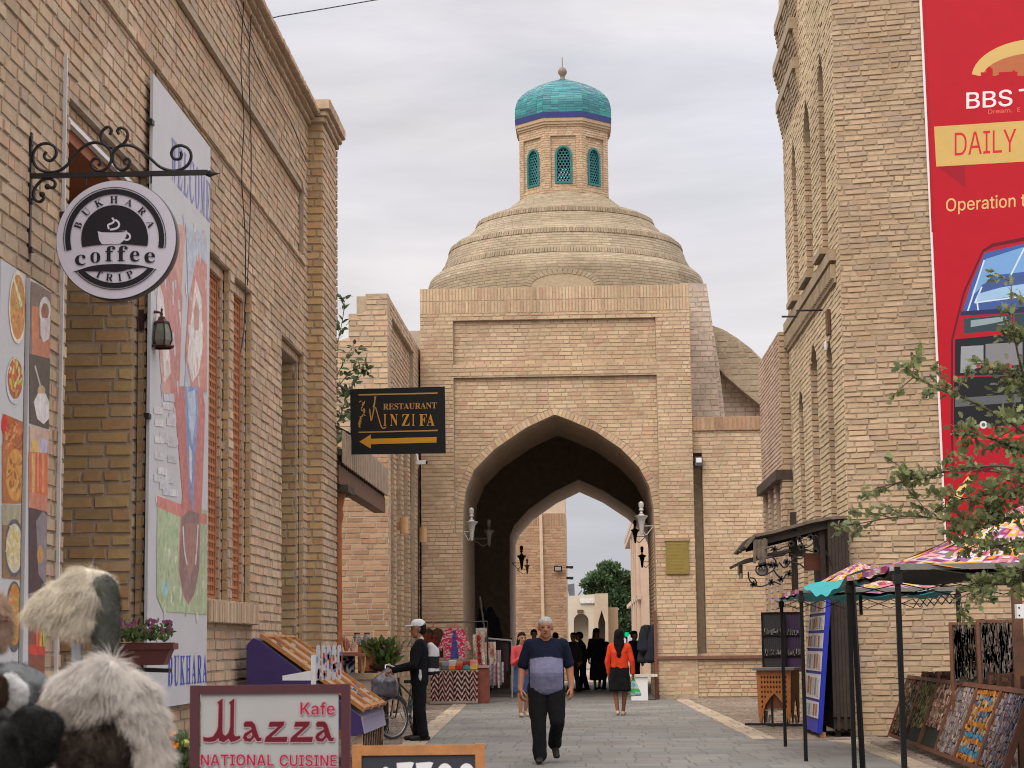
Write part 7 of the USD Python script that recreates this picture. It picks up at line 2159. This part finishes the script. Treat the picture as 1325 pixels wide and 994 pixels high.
# ---- screens with hanging jewellery
rng = np.random.default_rng(16)
for lab, px0, px1, yy, col in (('dark grey wire screen hung with silver earrings behind the lattice table', 987, 1016, 35.9, (.035, .032, .036)), ('purple screen hung with earrings beside the dark grey one', 1016.5, 1038, 36.0, (.055, .025, .085))):
    t = thing('jewellery_screen', lab, 'screen')
    a, b = at(px0, 880, Y=yy), at(px1, 792, Y=yy)
    MB().box((a[0], yy, .9), (b[0], yy + .02, b[2])).build('board', plain('screen_' + str(px0)[:4].strip('.'), col, .8, var=.2), t)
    for x in (a[0], b[0] - .03):
        MB().box((x, yy - .02, 0), (x + .03, yy - .0, b[2])).build('post', BLACK, t)
    for z in (b[2] - .02, b[2] - .42, b[2] - .78):
        MB().box((a[0] + .03, yy - .025, z), (b[0] - .03, yy - .005, z + .02)).build('rail', BLACK, t)
    m = MB()
    for z in (b[2] - .36, b[2] - .72):
        for i in range(22):
            x = rng.uniform(a[0] + .05, b[0] - .05); z_ = z + rng.uniform(-.02, .05)
            m.obox((x, yy - .03, z_), [UX, UZ, -UY], [.008, rng.uniform(.015, .04), .004], [(.26, .26, .26), (.12, .12, .12), (.2, .18, .15)][i % 3])
    for i in range(12):
        x = a[0] + (b[0] - a[0]) * (i + .5) / 12; m.box((x - .003, yy - .012, b[2] - .8), (x + .003, yy - .004, b[2]), (.05, .05, .055))
    m.build('earrings', GOODS, t, tint=True, kind='stuff')

# ---- tents
PATCH = np.array([(.46, .16, .22), (.26, .10, .26), (.60, .28, .03), (.54, .50, .49), (.30, .05, .12), (.54, .50, .48), (.52, .27, .29), (.58, .38, .09)])


def tent(label, x0, x1, y0, y1, ze, zp, posts, under, seed, label2):
    t = thing('market_tent', label, 'tent')
    g = np.random.default_rng(seed)
    px__, py__ = (x0 + x1) / 2, (y0 + y1) / 2
    cs = [(x0, y0), (x1, y0), (x1, y1), (x0, y1)]
    for k in range(4):
        a, b = np.array((*cs[k], ze)), np.array((*cs[(k + 1) % 4], ze)); p = np.array((px__, py__, zp))
        L = np.linalg.norm(b - a)
        S = lambda u, v: (lambda P: P + np.stack([0 * u, 0 * u, -.10 * np.sin(v * PI) * (1 - v) - .05 * np.sin(u * PI) * (1 - v) + .018 * np.sin(u * 23 + v * 9) * (1 - v)], -1))((a + (b - a) * u[:, None]) * (1 - v[:, None]) + p * v[:, None])
        nu, nv = int(L / .15), 13
        u, v = np.meshgrid(np.arange(nu), np.arange(nv)); u, v = u.ravel(), v.ravel()
        V_, C_l = [], []
        base = PATCH[(u * 5 + v * 3 + (u * v) % 3 + k) % 8] * g.uniform(.75, 1.1, (len(u), 1))
        for du0, dv0, du1, dv1, m_ in ((0, 0, 1, 1, 0), (.24, .24, .76, .76, 1)):
            q = np.stack([S((u + x) / nu, (v + y) / nv) for x, y in ((du0, dv0), (du1, dv0), (du1, dv1), (du0, dv1))], 1) + (0, 0, .003 * m_)
            V_.append(q.reshape(-1, 3)); C_l.append(np.repeat(base if not m_ else PATCH[(u * 3 + v * 5 + 4 + k) % 8] * .9, 4, 0))
        V_ = np.vstack(V_); f = np.arange(len(V_)).reshape(-1, 4)
        obj('roof_cloth', (V_, f), CLOTH, t, False, np.vstack(C_l))
        n = 24; u, v = np.meshgrid(np.linspace(0, 1, n), np.linspace(0, 1, n)); i = np.arange(n * n).reshape(n, n); f = np.stack([i[:-1, :-1], i[:-1, 1:], i[1:, 1:], i[1:, :-1]], -1).reshape(-1, 4)
        obj('lining', (S(u.ravel(), v.ravel()) - (0, 0, .04), f[:, ::-1]), under[k % len(under)], t, True)
    # valance that hangs at the eaves
    for k in range(4):
        a, b = np.array((*cs[k], 0.)), np.array((*cs[(k + 1) % 4], 0.)); L = np.linalg.norm(b - a); d = (b - a) / L
        def vc(u, v, L=L, k=k):
            return PATCH[(np.floor(u * L / .16).astype(int) * 5 + k * 3) % 8]
        if k in (0, 3):
            cloth('valance', t, (a[0], a[1], ze - .045), d, UZ, L, .05, 60, 4, vc if k == 3 else (lambda u, v: np.tile((.20, .20, .185), (len(u), 1))), lambda u, v, L=L: .02 * np.sin(u * L * 11) + .012 * np.sin(u * 37))
    for (x, y) in posts:
        MB().box((x - .022, y - .022, 0), (x + .022, y + .022, ze - .02)).build('post', BLACK, t)
        MB().box((x - .036, y - .036, ze - .16), (x + .036, y + .036, ze - .08)).build('post_bracket', DARK_IRON, t)
    for (a, b) in (((x0, y1), (x1, y1)), ((x1, y0), (x1, y1))):
        m = MB(); A_, B_ = np.array((*a, ze - .07)), np.array((*b, ze - .07)); n = 6
        for i in range(n):
            p, q = A_ + (B_ - A_) * i / n, A_ + (B_ - A_) * (i + 1) / n; dz = np.array((0, 0, -.12))
            m.bar(p, q + dz, .010).bar(p + dz, q, .010)
        m.build('truss', DARK_IRON, t)
    MB().bar((px__, py__, ze - .3), (px__, py__, zp - .03), .04).build('centre_pole', DARK_IRON, t)
    return t


OLIVE = plain('tent_lining_olive', (.045, .045, .038), .8, var=.15); TURQ = plain('tent_lining_turquoise', (.04, .30, .34), .7, var=.15)
tent('near market tent with patchwork cloth roof and dark lining before the red banner', 2.59, 5.65, 17.0, 20.2, 2.07, 2.70, [(2.59, 17.0), (2.59, 20.2), (5.65, 17.0), (5.65, 20.2)], [OLIVE], 3, '')
tent('far market tent with patchwork roof and turquoise lining beside the kiosk', 2.60, 4.5, 24.8, 28.2, 2.07, 2.45, [(2.60, 24.8), (2.68, 28.2), (4.5, 24.8)], [TURQ], 5, '')
p = obj('leaning_pole', MB().bar((2.78, 21.0, 0), (2.72, 20.9, 2.1), .045).tm(), BLACK); tag(p, 'black pole leaning against the rear post of the near tent', 'pole')
MBt = MB()
g_ = np.linspace(0, 1, 24)
t = thing('draped_cloth', 'turquoise and grey cloth sagging between the two tents', 'cloth')
def sag(O, w, h, d):
    return lambda a, b: d * np.sin(a * PI) * b + .03 * np.sin(a * 17)
n = 22
u, v = np.meshgrid(np.linspace(0, 1, n), np.linspace(0, 1, n)); u, v = u.ravel(), v.ravel()
P = np.stack([2.62 + .55 * v, 20.4 + 4.3 * u, 2.10 - .16 * np.sin(u * PI) * (1 - v * .4) + .10 * v + .02 * np.sin(u * 25 + v * 6)], -1)
i = np.arange(n * n).reshape(n, n); f = np.stack([i[:-1, :-1], i[:-1, 1:], i[1:, 1:], i[1:, :-1]], -1).reshape(-1, 4)
obj('cloth', (P, f), CLOTH, t, True, np.where((u > .22)[:, None], (.055, .33, .36), (.34, .35, .32)))

# ---- racks of necklaces and knives
FRB = plain('rack_frame', (.15, .055, .028), .6, var=.25, scale=9, bump=.2)
GRN = plain('rack_green', (.018, .030, .022), .9, var=.2)
B0, B1 = np.array((4.28, 29.4, .07)), np.array((4.03, 20.2, .07)); T0, T1 = np.array((4.60, 29.4, .93)), np.array((4.36, 20.2, .93))
sets = [('brown and green beads', [(.10, .05, .03), (.16, .12, .05), (.30, .10, .05), (.05, .08, .04), (.36, .30, .24)]), ('yellow green strings above dark cloth', [(.22, .20, .06), (.14, .15, .06), (.32, .28, .12), (.08, .08, .05)]),
        ('peach and brown pendants', [(.45, .26, .19), (.30, .16, .10), (.50, .36, .30), (.12, .07, .05)]), ('mauve grey beads', [(.26, .20, .20), (.34, .27, .26), (.20, .15, .15), (.40, .34, .32)]),
        ('bright orange and blue pieces', [(.50, .20, .04), (.08, .26, .42), (.42, .36, .28), (.05, .08, .16), (.48, .28, .08)]), ('greyish purple and orange strings', [(.24, .22, .28), (.34, .18, .12), (.42, .38, .40), (.18, .16, .22)])]
edges_ = np.array([0, .175, .335, .50, .665, .835, 1.0])
rng = np.random.default_rng(77)
for k, (nm, cols) in enumerate(sets):
    t = thing('jewellery_rack', f'leaning wood framed rack of {nm} at the right', 'rack')
    c = [B0 + (B1 - B0) * edges_[k], B0 + (B1 - B0) * edges_[k + 1], T0 + (T1 - T0) * edges_[k + 1], T0 + (T1 - T0) * edges_[k]]
    U_ = c[1] - c[0]; W_ = np.linalg.norm(U_); U_ /= W_; V_ = c[3] - c[0]; H_ = np.linalg.norm(V_); V_ /= H_; N_ = np.cross(U_, V_); N_ = N_ if N_[0] < 0 else -N_
    mid = sum(c) / 4
    MB().obox(mid - N_ * .02, [U_, V_, N_], [W_ / 2, H_ / 2, .012]).build('cloth_board', GRN, t)
    for s in (.03, W_ - .03):
        MB().obox(c[0] + U_ * s + V_ * H_ / 2, [U_, V_, N_], [.03, H_ / 2, .03]).build('side_rail', FRB, t)
    for s in (.025, H_ - .025):
        MB().obox(c[0] + U_ * W_ / 2 + V_ * s, [U_, V_, N_], [W_ / 2 - .06, .025, .028]).build('cross_rail', FRB, t)
    m = MB(); rows = 13
    for r in range(rows):
        z = H_ * (.06 + .88 * (r + .5) / rows)
        if k in (1, 2) and r < 4 + 2 * math.sin(r):
            if rng.random() < .75:
                continue
        for i in range(26):
            s = .08 + (W_ - .16) * (i + rng.uniform(.1, .9)) / 26
            col = np.array(cols[rng.integers(len(cols))]) if k != 4 else np.array(cols[0] if (r % 3 == 0) else cols[1] if r % 3 == 1 and r < 6 else cols[rng.integers(len(cols))])
            tw = rng.normal(0, .25); u2 = U_ * math.cos(tw) + V_ * math.sin(tw); v2 = V_ * math.cos(tw) - U_ * math.sin(tw)
            m.obox(c[0] + U_ * s + V_ * (z + rng.normal(0, .012)) + N_ * rng.uniform(.0, .02), [u2, v2, N_], [rng.uniform(.008, .02), rng.uniform(.018, .038), .008], col * rng.uniform(.6, 1.3))
    m.build('necklaces', GOODS, t, tint=True, kind='stuff')
    if k % 2 == 0:
        MB().bar(c[3] - N_ * .03 - (0, 0, .02), c[3] + (.35, 0, -.92), .04).build('prop', FRB, t)
t = thing('goods_table', 'table heaped with dark carved trinkets behind the leaning jewellery racks', 'table')
MB().box((4.62, 20.4, .86), (5.4, 28.9, .90)).build('table_top', FRB, t)
for x in (4.7, 5.3):
    for y in (20.6, 24.6, 28.7):
        MB().box((x, y, 0), (x + .06, y + .06, .86)).build('leg', FRB, t)
m = MB()
for i in range(520):
    y = rng.uniform(20.5, 28.6); x = rng.uniform(4.62, 5.3); h = rng.uniform(.015, .06) * (1.4 - .7 * abs(y - 23.5) / 5)
    a = rng.uniform(0, PI)
    m.obox((x, y, .90 + h * .6 + rng.uniform(0, .05)), [(math.cos(a), math.sin(a), 0), (-math.sin(a), math.cos(a), 0), UZ], [rng.uniform(.015, .05), rng.uniform(.01, .03), h], np.array([(.035, .018, .012), (.06, .028, .018), (.02, .014, .012), (.10, .045, .025)][i % 4]))
m.build('carved_trinkets', GOODS, t, tint=True, kind='stuff')
for lab, px0, px1, yt, Y in (('left of two upright boards hung with dark strings behind the goods table', 1230, 1265, 806, 24.4), ('right upright board hung with grey strings behind the goods table', 1265.5, 1313, 803, 24.2)):
    t = thing('hanging_board', lab, 'board')
    a, b = at(px0, 868, Y=Y), at(px1, yt, Y=Y)
    MB().box((a[0], Y, .92), (b[0], Y + .02, b[2])).build('panel', plain('panel_dark', (.12, .092, .07), .9, var=.4, scale=14), t)
    for x in (a[0], b[0] - .035):
        MB().box((x, Y - .02, 0), (x + .035, Y + .0, b[2] + .01)).build('side_rail', FRB, t)
    MB().box((a[0] + .035, Y - .02, b[2] - .025), (b[0] - .035, Y - .001, b[2] + .01)).build('top_rail', FRB, t)
    m = MB()
    for i in range(280):
        x = rng.uniform(a[0] + .05, b[0] - .05); z = rng.uniform(1.0, b[2] - .06)
        m.obox((x, Y - .03, z), [UX, UZ, -UY], [rng.uniform(.004, .010), rng.uniform(.02, .08), .008], np.array([(.17, .14, .12), (.10, .085, .075), (.22, .19, .17), (.14, .08, .055), (.07, .06, .052)][i % 5]))
    m.build('strings', GOODS, t, tint=True, kind='stuff')
p0 = at(1314, 745, Y=22.0)
p = obj('wooden_post', MB().box((p0[0] - .05, 21.95, 0), (p0[0] + .05, 22.05, p0[2])).tm(), BROWN); tag(p, 'dark brown wooden post under the tent behind the jewellery racks', 'post')
c = at(1322, 791, Y=21.6)
t = thing('switch_box', 'white electric switch box on the wooden post under the tent', 'box', c)
MB().box((-.06, -.05, -.075), (.14, .06, .075)).build('housing', WHITE, t); MB().box((-.045, -.056, -.05), (-.03, -.0505, -.035)).box((-.045, -.056, .03), (-.03, -.0505, .045)).build('screws', DARK_IRON, t)
# ================================================================ trees and plants
rng = np.random.default_rng(91)
t = thing('oak_tree', 'tree with lobed grey green leaves reaching in from the right over the tent', 'tree')
Yo = 15.0
root = at(1385, 830, Y=Yo)
tr = MB().tube([(root[0], Yo, 0), (root[0] + .02, Yo, 1.2), (root[0] - .05, Yo, 2.4), (root[0], Yo, 3.6), (root[0] - .05, Yo, 4.6)], [.12, .10, .085, .06, .02], 10)
BR = [([(1380, 620), (1325, 560), (1262, 522), (1215, 503), (1168, 478)], 9, 46, .5), ([(1370, 560), (1330, 500), (1312, 430), (1308, 362)], 7, 40, .3), ([(1380, 640), (1310, 605), (1240, 608), (1190, 618), (1132, 632)], 9, 46, .5),
      ([(1385, 690), (1330, 668), (1270, 680), (1180, 668), (1098, 680)], 10, 56, .55), ([(1385, 740), (1330, 735), (1290, 752), (1236, 776)], 8, 44, .4), ([(1380, 600), (1340, 590), (1290, 570), (1240, 560)], 8, 46, .5),
      ([(1380, 660), (1330, 640), (1280, 640), (1225, 650)], 8, 56, .5), ([(1385, 720), (1340, 700), (1290, 705), (1240, 700)], 8, 50, .5), ([(1380, 560), (1350, 520), (1320, 490), (1280, 470)], 6, 34, .45), ([(1385, 640), (1345, 610), (1310, 640), (1270, 668)], 6, 46, .5), ([(1390, 700), (1420, 600), (1440, 500)], 8, 50, .6), ([(1390, 640), (1430, 560), (1450, 420)], 8, 50, .6)]
bm, PP_, DD_ = MB(), [], []
for k, (pts, ns, per, sd) in enumerate(BR):
    dy = [-.1, .25, -.3, .1, -.45, .4, .3, -.15, .5, .0, .3, -.2][k]
    P3 = [at(x, y, Y=Yo + dy * (1 - i / len(pts)) + .12 * math.sin(i * 2 + k)) for i, (x, y) in enumerate(pts)]
    b, P, D = twiggy(P3, rng, .013, ns + 8, sd * .58, max(10, int(per / 2.6)))
    bm.mesh(b.tm()); PP_.append(P); DD_.append(D)
tr.build('trunk', BARK, t, smooth=50)
bm.build('branches', BARK, t)
v, f, c = leaves(np.vstack(PP_), np.vstack(DD_), .062, rng, GREENS, True, .7, .3)
obj('foliage', (v, f), LEAF, t, tint=c, kind='stuff')
t = thing('leafy_tree', 'thin dark leaved tree growing beyond the corner pier of left building', 'tree')
Yl = 41.0
bm, PP_, DD_ = MB(), [], []
bm.tube([(-5.25, Yl, 0), (-5.2, Yl, 3), (-5.25, Yl, 5.5), (-5.3, Yl, 7.5), (-5.25, Yl, 8.6)], [.10, .09, .07, .04, .02], 8)
for pts in ([(430, 470), (440, 430), (446, 395), (444, 388)], [(430, 500), (444, 470), (458, 445)], [(430, 520), (450, 505), (476, 475)], [(430, 510), (455, 480), (470, 478)], [(430, 555), (440, 540), (448, 512)], [(425, 580), (438, 570), (445, 555)], [(420, 480), (410, 440), (400, 420)]):
    b, P, D = twiggy([at(x, y, Y=Yl + rng.uniform(-.3, .3)) for x, y in pts], rng, .012, 8, .3, 6)
    bm.mesh(b.tm()); PP_.append(P[::2]); DD_.append(D[::2])
bm.build('trunk', BARK, t)
v, f, c = leaves(np.vstack(PP_), np.vstack(DD_), .17, rng, [(.05, .08, .03), (.035, .06, .022), (.07, .10, .035)], False, .8, -.2)
obj('foliage', (v, f), LEAF, t, tint=c, kind='stuff')

# ---- flower box on the wall
Yf = 18.0
fx = lambda x, y: at(x / 3.381, 700 + y / 3.381, Y=Yf)
a, b = fx(515, 545), fx(752, 450)
t = thing('flower_box', 'brownish red plastic flower box with small pink flowers on the left wall', 'planter')
PL = plain('planter_red', (.115, .030, .026), .5, var=.15)
pr = [(a[0] - .02, b[2]), (b[0] + .012, b[2]), (b[0] + .005, b[2] - .05), (b[0] - .02, b[2] - .055), (b[0] - .075, a[2]), (a[0] + .02, a[2])]
MB().poly(Polygon(pr), (0, Yf + .2, 0), UX, UZ, thick=.2).build('box', PL, t)
MB().box((a[0] - .03, Yf - .012, b[2] - .05), (b[0] + .016, Yf + .215, b[2] + .006)).build('rim', PL, t)
MB().box((a[0], Yf + .01, b[2] + .001), (b[0] - .01, Yf + .19, b[2] + .012)).build('soil', plain('soil', (.04, .028, .02), .95), t)
c0_, c1_ = fx(590, 560), fx(735, 575)
MB().bar((-4.2, Yf + .1, c0_[2]), (c1_[0], Yf + .1, c0_[2] - .02), .16, .035).build('bracket', DARK_IRON, t)
n = 300
P = np.c_[rng.uniform(a[0] - .04, b[0] - .03, n), Yf + .1 + rng.normal(0, .06, n), b[2] + .02 + np.abs(rng.normal(0, .075, n))]
v, f, c = leaves(P, np.c_[rng.normal(0, .6, n), rng.normal(0, .6, n), np.ones(n)], .062, rng, [(.10, .16, .045), (.14, .20, .06), (.07, .11, .035)], False, .5)
obj('foliage', (v, f), LEAF, t, tint=c, kind='stuff')
m = MB()
for i in range(34):
    x = [.02, .12, .26, .30, .40, .44][i % 6] + rng.normal(0, .02); c_ = np.array((a[0] + x, Yf + .08 + rng.normal(0, .04), b[2] + .15 + rng.uniform(-.05, .07)))
    for j in range(5):
        aa = j * 1.257; m.obox(c_ + (.010 * math.cos(aa), 0, .010 * math.sin(aa)), [UX, UY, UZ], [.007, .003, .007], (.42, .10, .28))
m.build('flowers', PRINT, t, tint=True, kind='stuff')
# ---- flowers by the cafe sign
Yg = 11.0
t = thing('flower_pot', 'pot of orange and magenta flowers between fur hats and cafe sign', 'planter', (at(232, 960, Y=Yg)[0], Yg, 0))
h0 = at(232, 955, Y=Yg)[2]
MB().lathe([(.001, h0 - .55), (.12, h0 - .55), (.17, h0 - .28), (.175, h0 - .26), (.15, h0 - .26), (.001, h0 - .28)], n=18).build('pot', TERRA, t, smooth=35)
MB().lathe([(.001, 0), (.2, 0), (.2, .04), (.04, .05), (.04, h0 - .55), (.001, h0 - .55)], n=12).build('stand', DARK_IRON, t)
n = 190
P = np.c_[rng.normal(0, .075, n), rng.normal(0, .06, n), h0 - .26 + rng.uniform(0, .26, n)]
v, f, c = leaves(P, np.c_[P[:, 0] * 5, P[:, 1] * 5, np.ones(n)], .075, rng, [(.06, .10, .03), (.09, .13, .04), (.045, .075, .03)], False, .7)
obj('foliage', (v, f), LEAF, t, tint=c, kind='stuff')
m = MB()
for i, (px, py, cc) in enumerate(((213, 950, (.45, .07, .32)), (219, 951, (.6, .2, .02)), (225, 952, (.62, .22, .02)), (222, 963, (.6, .16, .02)), (229, 966, (.6, .2, .02)), (240, 962, (.35, .4, .1)))):
    c_ = at(px, py, Y=Yg - .06) - np.array((at(232, 960, Y=Yg)[0], Yg, 0))
    for j in range(14):
        d = rng.normal(0, 1, 3); d /= np.linalg.norm(d); m.obox(c_ + d * .014, [np.cross(d, UZ + .01) / np.linalg.norm(np.cross(d, UZ + .01)), np.cross(d, np.cross(d, UZ + .01)) / np.linalg.norm(np.cross(d, UZ + .01)), d], [.012, .012, .003], np.array(cc) * rng.uniform(.7, 1.2))
m.build('flowers', PRINT, t, tint=True, kind='stuff')

# ================================================================ fur hats on the stall in front
def fur_mat(name, root, tip):
    return usdkit.material(stage, f'/World/Looks/{name}', {'h': ('hair_info', {}), 'r': ('rgb_ramp', {'ramp': [(0, root), (.55, tip), (1, tuple(min(1, x * 1.12) for x in tip))]}),
                           'p': ('principled_bsdf', {'roughness': .65, 'specular_ior_level': .25})}, [('h.intercept', 'r.fac'), ('r.color', 'p.base_color')], surface='p.BSDF')


def fur(path, m, n, L, flow, mat, seed, wid=.0011, curl=.25, clump=.0, name='fur'):
    g = np.random.default_rng(seed)
    s, fi = trimesh.sample.sample_surface(m, n, seed=seed)
    N = m.face_normals[fi]
    k = 5
    fl = np.asarray(flow, float)
    if len(fl) == 4:                           # falls outwards all round from a crown
        o_ = (s - m.centroid) * (1, 1, 0); o_ /= np.maximum(np.linalg.norm(o_, axis=1, keepdims=True), .02)
        fl = o_ * fl[3] + fl[:3]
    nz = np.stack([meshkit.fbm(s * 26 + i * 9, 2, seed + i) - .5 for i in range(3)], -1)
    D0 = N * .32 + fl * .6 + nz * .9 + g.normal(0, .10, s.shape); D0 /= np.linalg.norm(D0, axis=1, keepdims=True)
    ln = L * g.uniform(.55, 1.15, n)
    pts = [s - N * .002]; d = D0
    for j in range(1, k):
        d = d + fl * .42 + nz * curl * 1.6 + g.normal(0, .05, s.shape); inward = np.minimum(0, (d * N).sum(1, keepdims=True)); d = d - N * inward * .8
        d /= np.linalg.norm(d, axis=1, keepdims=True)
        pts.append(pts[-1] + d * (ln / (k - 1))[:, None])
    P = np.stack(pts, 1).reshape(-1, 3)
    c = UsdGeom.BasisCurves.Define(stage, free(path, name))
    c.CreateTypeAttr('linear'); c.CreatePointsAttr(Vt.Vec3fArray.FromNumpy(P.astype(np.float32))); c.CreateCurveVertexCountsAttr(Vt.IntArray.FromNumpy(np.full(n, k, np.int32)))
    c.CreateWidthsAttr(Vt.FloatArray.FromNumpy(np.tile(np.array([1, .95, .8, .55, .2]) * wid, n).astype(np.float32))); c.SetWidthsInterpolation('vertex')
    UsdShade.MaterialBindingAPI.Apply(c.GetPrim()).Bind(mat)
    tag(c, kind='stuff')


def hp(x, y, Y):
    return at(x / 3.381, 700 + y / 3.381, Y=Y)


def hat(label, blobs, Y, mats_, n, L, flow, seed, base, wid=.0011, curl=.25, step=.012):
    """blobs: (x, y in the zoomed picture, radius there, depth offset) hulled together."""
    s = (Y @ FW if False else (np.array([0, Y, 1.6]) - EYE) @ FW) / F / 3.381
    t = thing('fur_hat', label, 'hat')
    P = [Manifold.batch_hull([sph(hp(x, y, Y) + (0, d, 0), r * s, 18) for x, y, r, d in grp]) for grp in blobs]
    m = joined(P, step, 4, .006, 30, seed)
    obj('hat_body', m, plain(*base), t, 60)
    fur(t, m, n, L, flow, mats_, seed, wid, curl)
    return t


CREAM = fur_mat('fur_cream', (.58, .52, .42), (.86, .80, .69)); IVORY = fur_mat('fur_ivory', (.54, .50, .46), (.86, .83, .79)); GREY = fur_mat('fur_grey', (.07, .075, .062), (.20, .21, .18))
BEIGE = fur_mat('fur_beige', (.34, .23, .16), (.75, .58, .46)); FBLACK = fur_mat('fur_black', (.004, .004, .004), (.012, .012, .012)); FBROWN = fur_mat('fur_brown', (.02, .012, .008), (.075, .045, .028)); FSILV = fur_mat('fur_silver', (.06, .065, .07), (.20, .21, .22)); FDARK = fur_mat('fur_dark', (.012, .011, .010), (.045, .042, .038)); FWHITE = fur_mat('fur_white', (.6, .6, .6), (.85, .85, .85)); FCHEST = fur_mat('fur_chestnut', (.03, .012, .006), (.10, .042, .022))
C_ = lambda n, c: (n, c, .9)
h = hat('cream fur hat with ear flap hanging out to the left, on the top of stand', [[(150, 300, 28, 0), (240, 230, 50, 0), (370, 160, 42, .02), (390, 260, 50, .0), (350, 375, 26, 0)], [(370, 160, 42, .02), (430, 170, 40, .06), (410, 260, 36, .06)]], 5.6, CREAM, 16000, .045, (-.25, -.05, -.55), 1, C_('hide_cream', (.55, .49, .39)), .0009)
gm_ = joined([Manifold.batch_hull([sph(hp(440, 215, 5.6) + (0, .02, 0), .042), sph(hp(462, 300, 5.6) + (0, .02, 0), .036), sph(hp(455, 470, 5.6) + (0, .02, 0), .034)])], .012, 3)
obj('side_flap', gm_, plain('hide_grey', (.07, .073, .062), .9), h, 60); fur(h, gm_, 6500, .014, (0, -.2, -.3), GREY, 5, .0009, .15, name='flap_fur')
st = hp(338, 480, 5.62)
t = thing('hat_stand', 'thin grey metal stand that carries the cream fur hat', 'stand', (st[0], 5.62, 0))
MB().lathe([(.001, 0), (.10, 0), (.10, .02), (.02, .03), (.018, st[2] + .03), (.001, st[2] + .03)], n=14).build('stand', plain('stand_steel', (.30, .31, .33), .35, .8), t, smooth=35)
hat('large shaggy ivory fur hat with a long lock down its right side', [[(300, 640, 70, 0), (460, 600, 85, .0), (560, 640, 75, 0), (400, 700, 90, .03)], [(560, 640, 80, 0), (640, 780, 60, 0), (660, 930, 48, 0)], [(320, 660, 60, 0), (300, 720, 40, 0)]], 5.15, IVORY, 24000, .06, (.0, -.08, -.66, .38), 2, C_('hide_ivory', (.55, .51, .47)), .00095, .3)
hat('dark brown curly fur hat under the shaggy ivory one', [[(300, 900, 70, .02), (520, 880, 80, .02), (420, 1020, 120, .02)]], 5.12, FBROWN, 7000, .03, (0, -.2, -.2), 3, C_('hide_brown', (.03, .018, .012)), .0011, .6)
hat('beige fur hat cut off by the left edge of the picture', [[(-30, 300, 62, 0), (-20, 400, 66, 0)]], 5.3, BEIGE, 5000, .03, (-.1, -.1, -.4), 4, C_('hide_beige', (.32, .22, .16)), .0011, .3)
hat('silver grey fur hat with soft rounded top below the beige one', [[(20, 640, 110, .06), (110, 650, 85, .06), (60, 740, 110, .06)]], 5.2, FSILV, 7000, .016, (0, -.2, -.4), 6, C_('hide_silver', (.10, .105, .11)), .0009, .15)
hat('small white fur hat between silver grey and brown ones', [[(60, 620, 40, -.03), (95, 640, 36, -.03), (90, 690, 36, -.03)]], 5.08, FWHITE, 4000, .014, (0, -.2, -.4), 7, C_('hide_white', (.42, .42, .42)), .0009, .15)
hat('smooth chestnut brown fur hat at far left beside the white one', [[(0, 620, 52, -.05), (10, 680, 50, -.05), (-30, 640, 50, -.05)]], 5.03, FCHEST, 4000, .012, (0, -.2, -.4), 8, C_('hide_chestnut', (.05, .022, .012)), .0009, .15)
hat('black fur hat in front of the shaggy ivory one', [[(130, 800, 80, 0), (200, 820, 70, 0), (160, 900, 90, 0)]], 4.9, FBLACK, 6000, .02, (0, -.2, -.3), 9, C_('hide_black', (.006, .006, .006)), .001, .2)
hat('dark grey fur hat at the lower left corner', [[(20, 830, 52, -.03), (0, 940, 80, -.03), (40, 960, 60, -.03)]], 4.75, FDARK, 5000, .024, (0, -.2, -.3), 10, C_('hide_dark', (.02, .019, .018)), .001, .3)
t = thing('hat_table', 'market table under the fur hats', 'table')
MB().box((-1.75, 4.7, 1.02), (-.85, 5.7, 1.06)).build('table_top', PW, t)
for x in (-1.7, -.95):
    for y in (4.75, 5.6):
        MB().box((x, y, 0), (x + .05, y + .05, 1.02)).build('leg', PW, t)
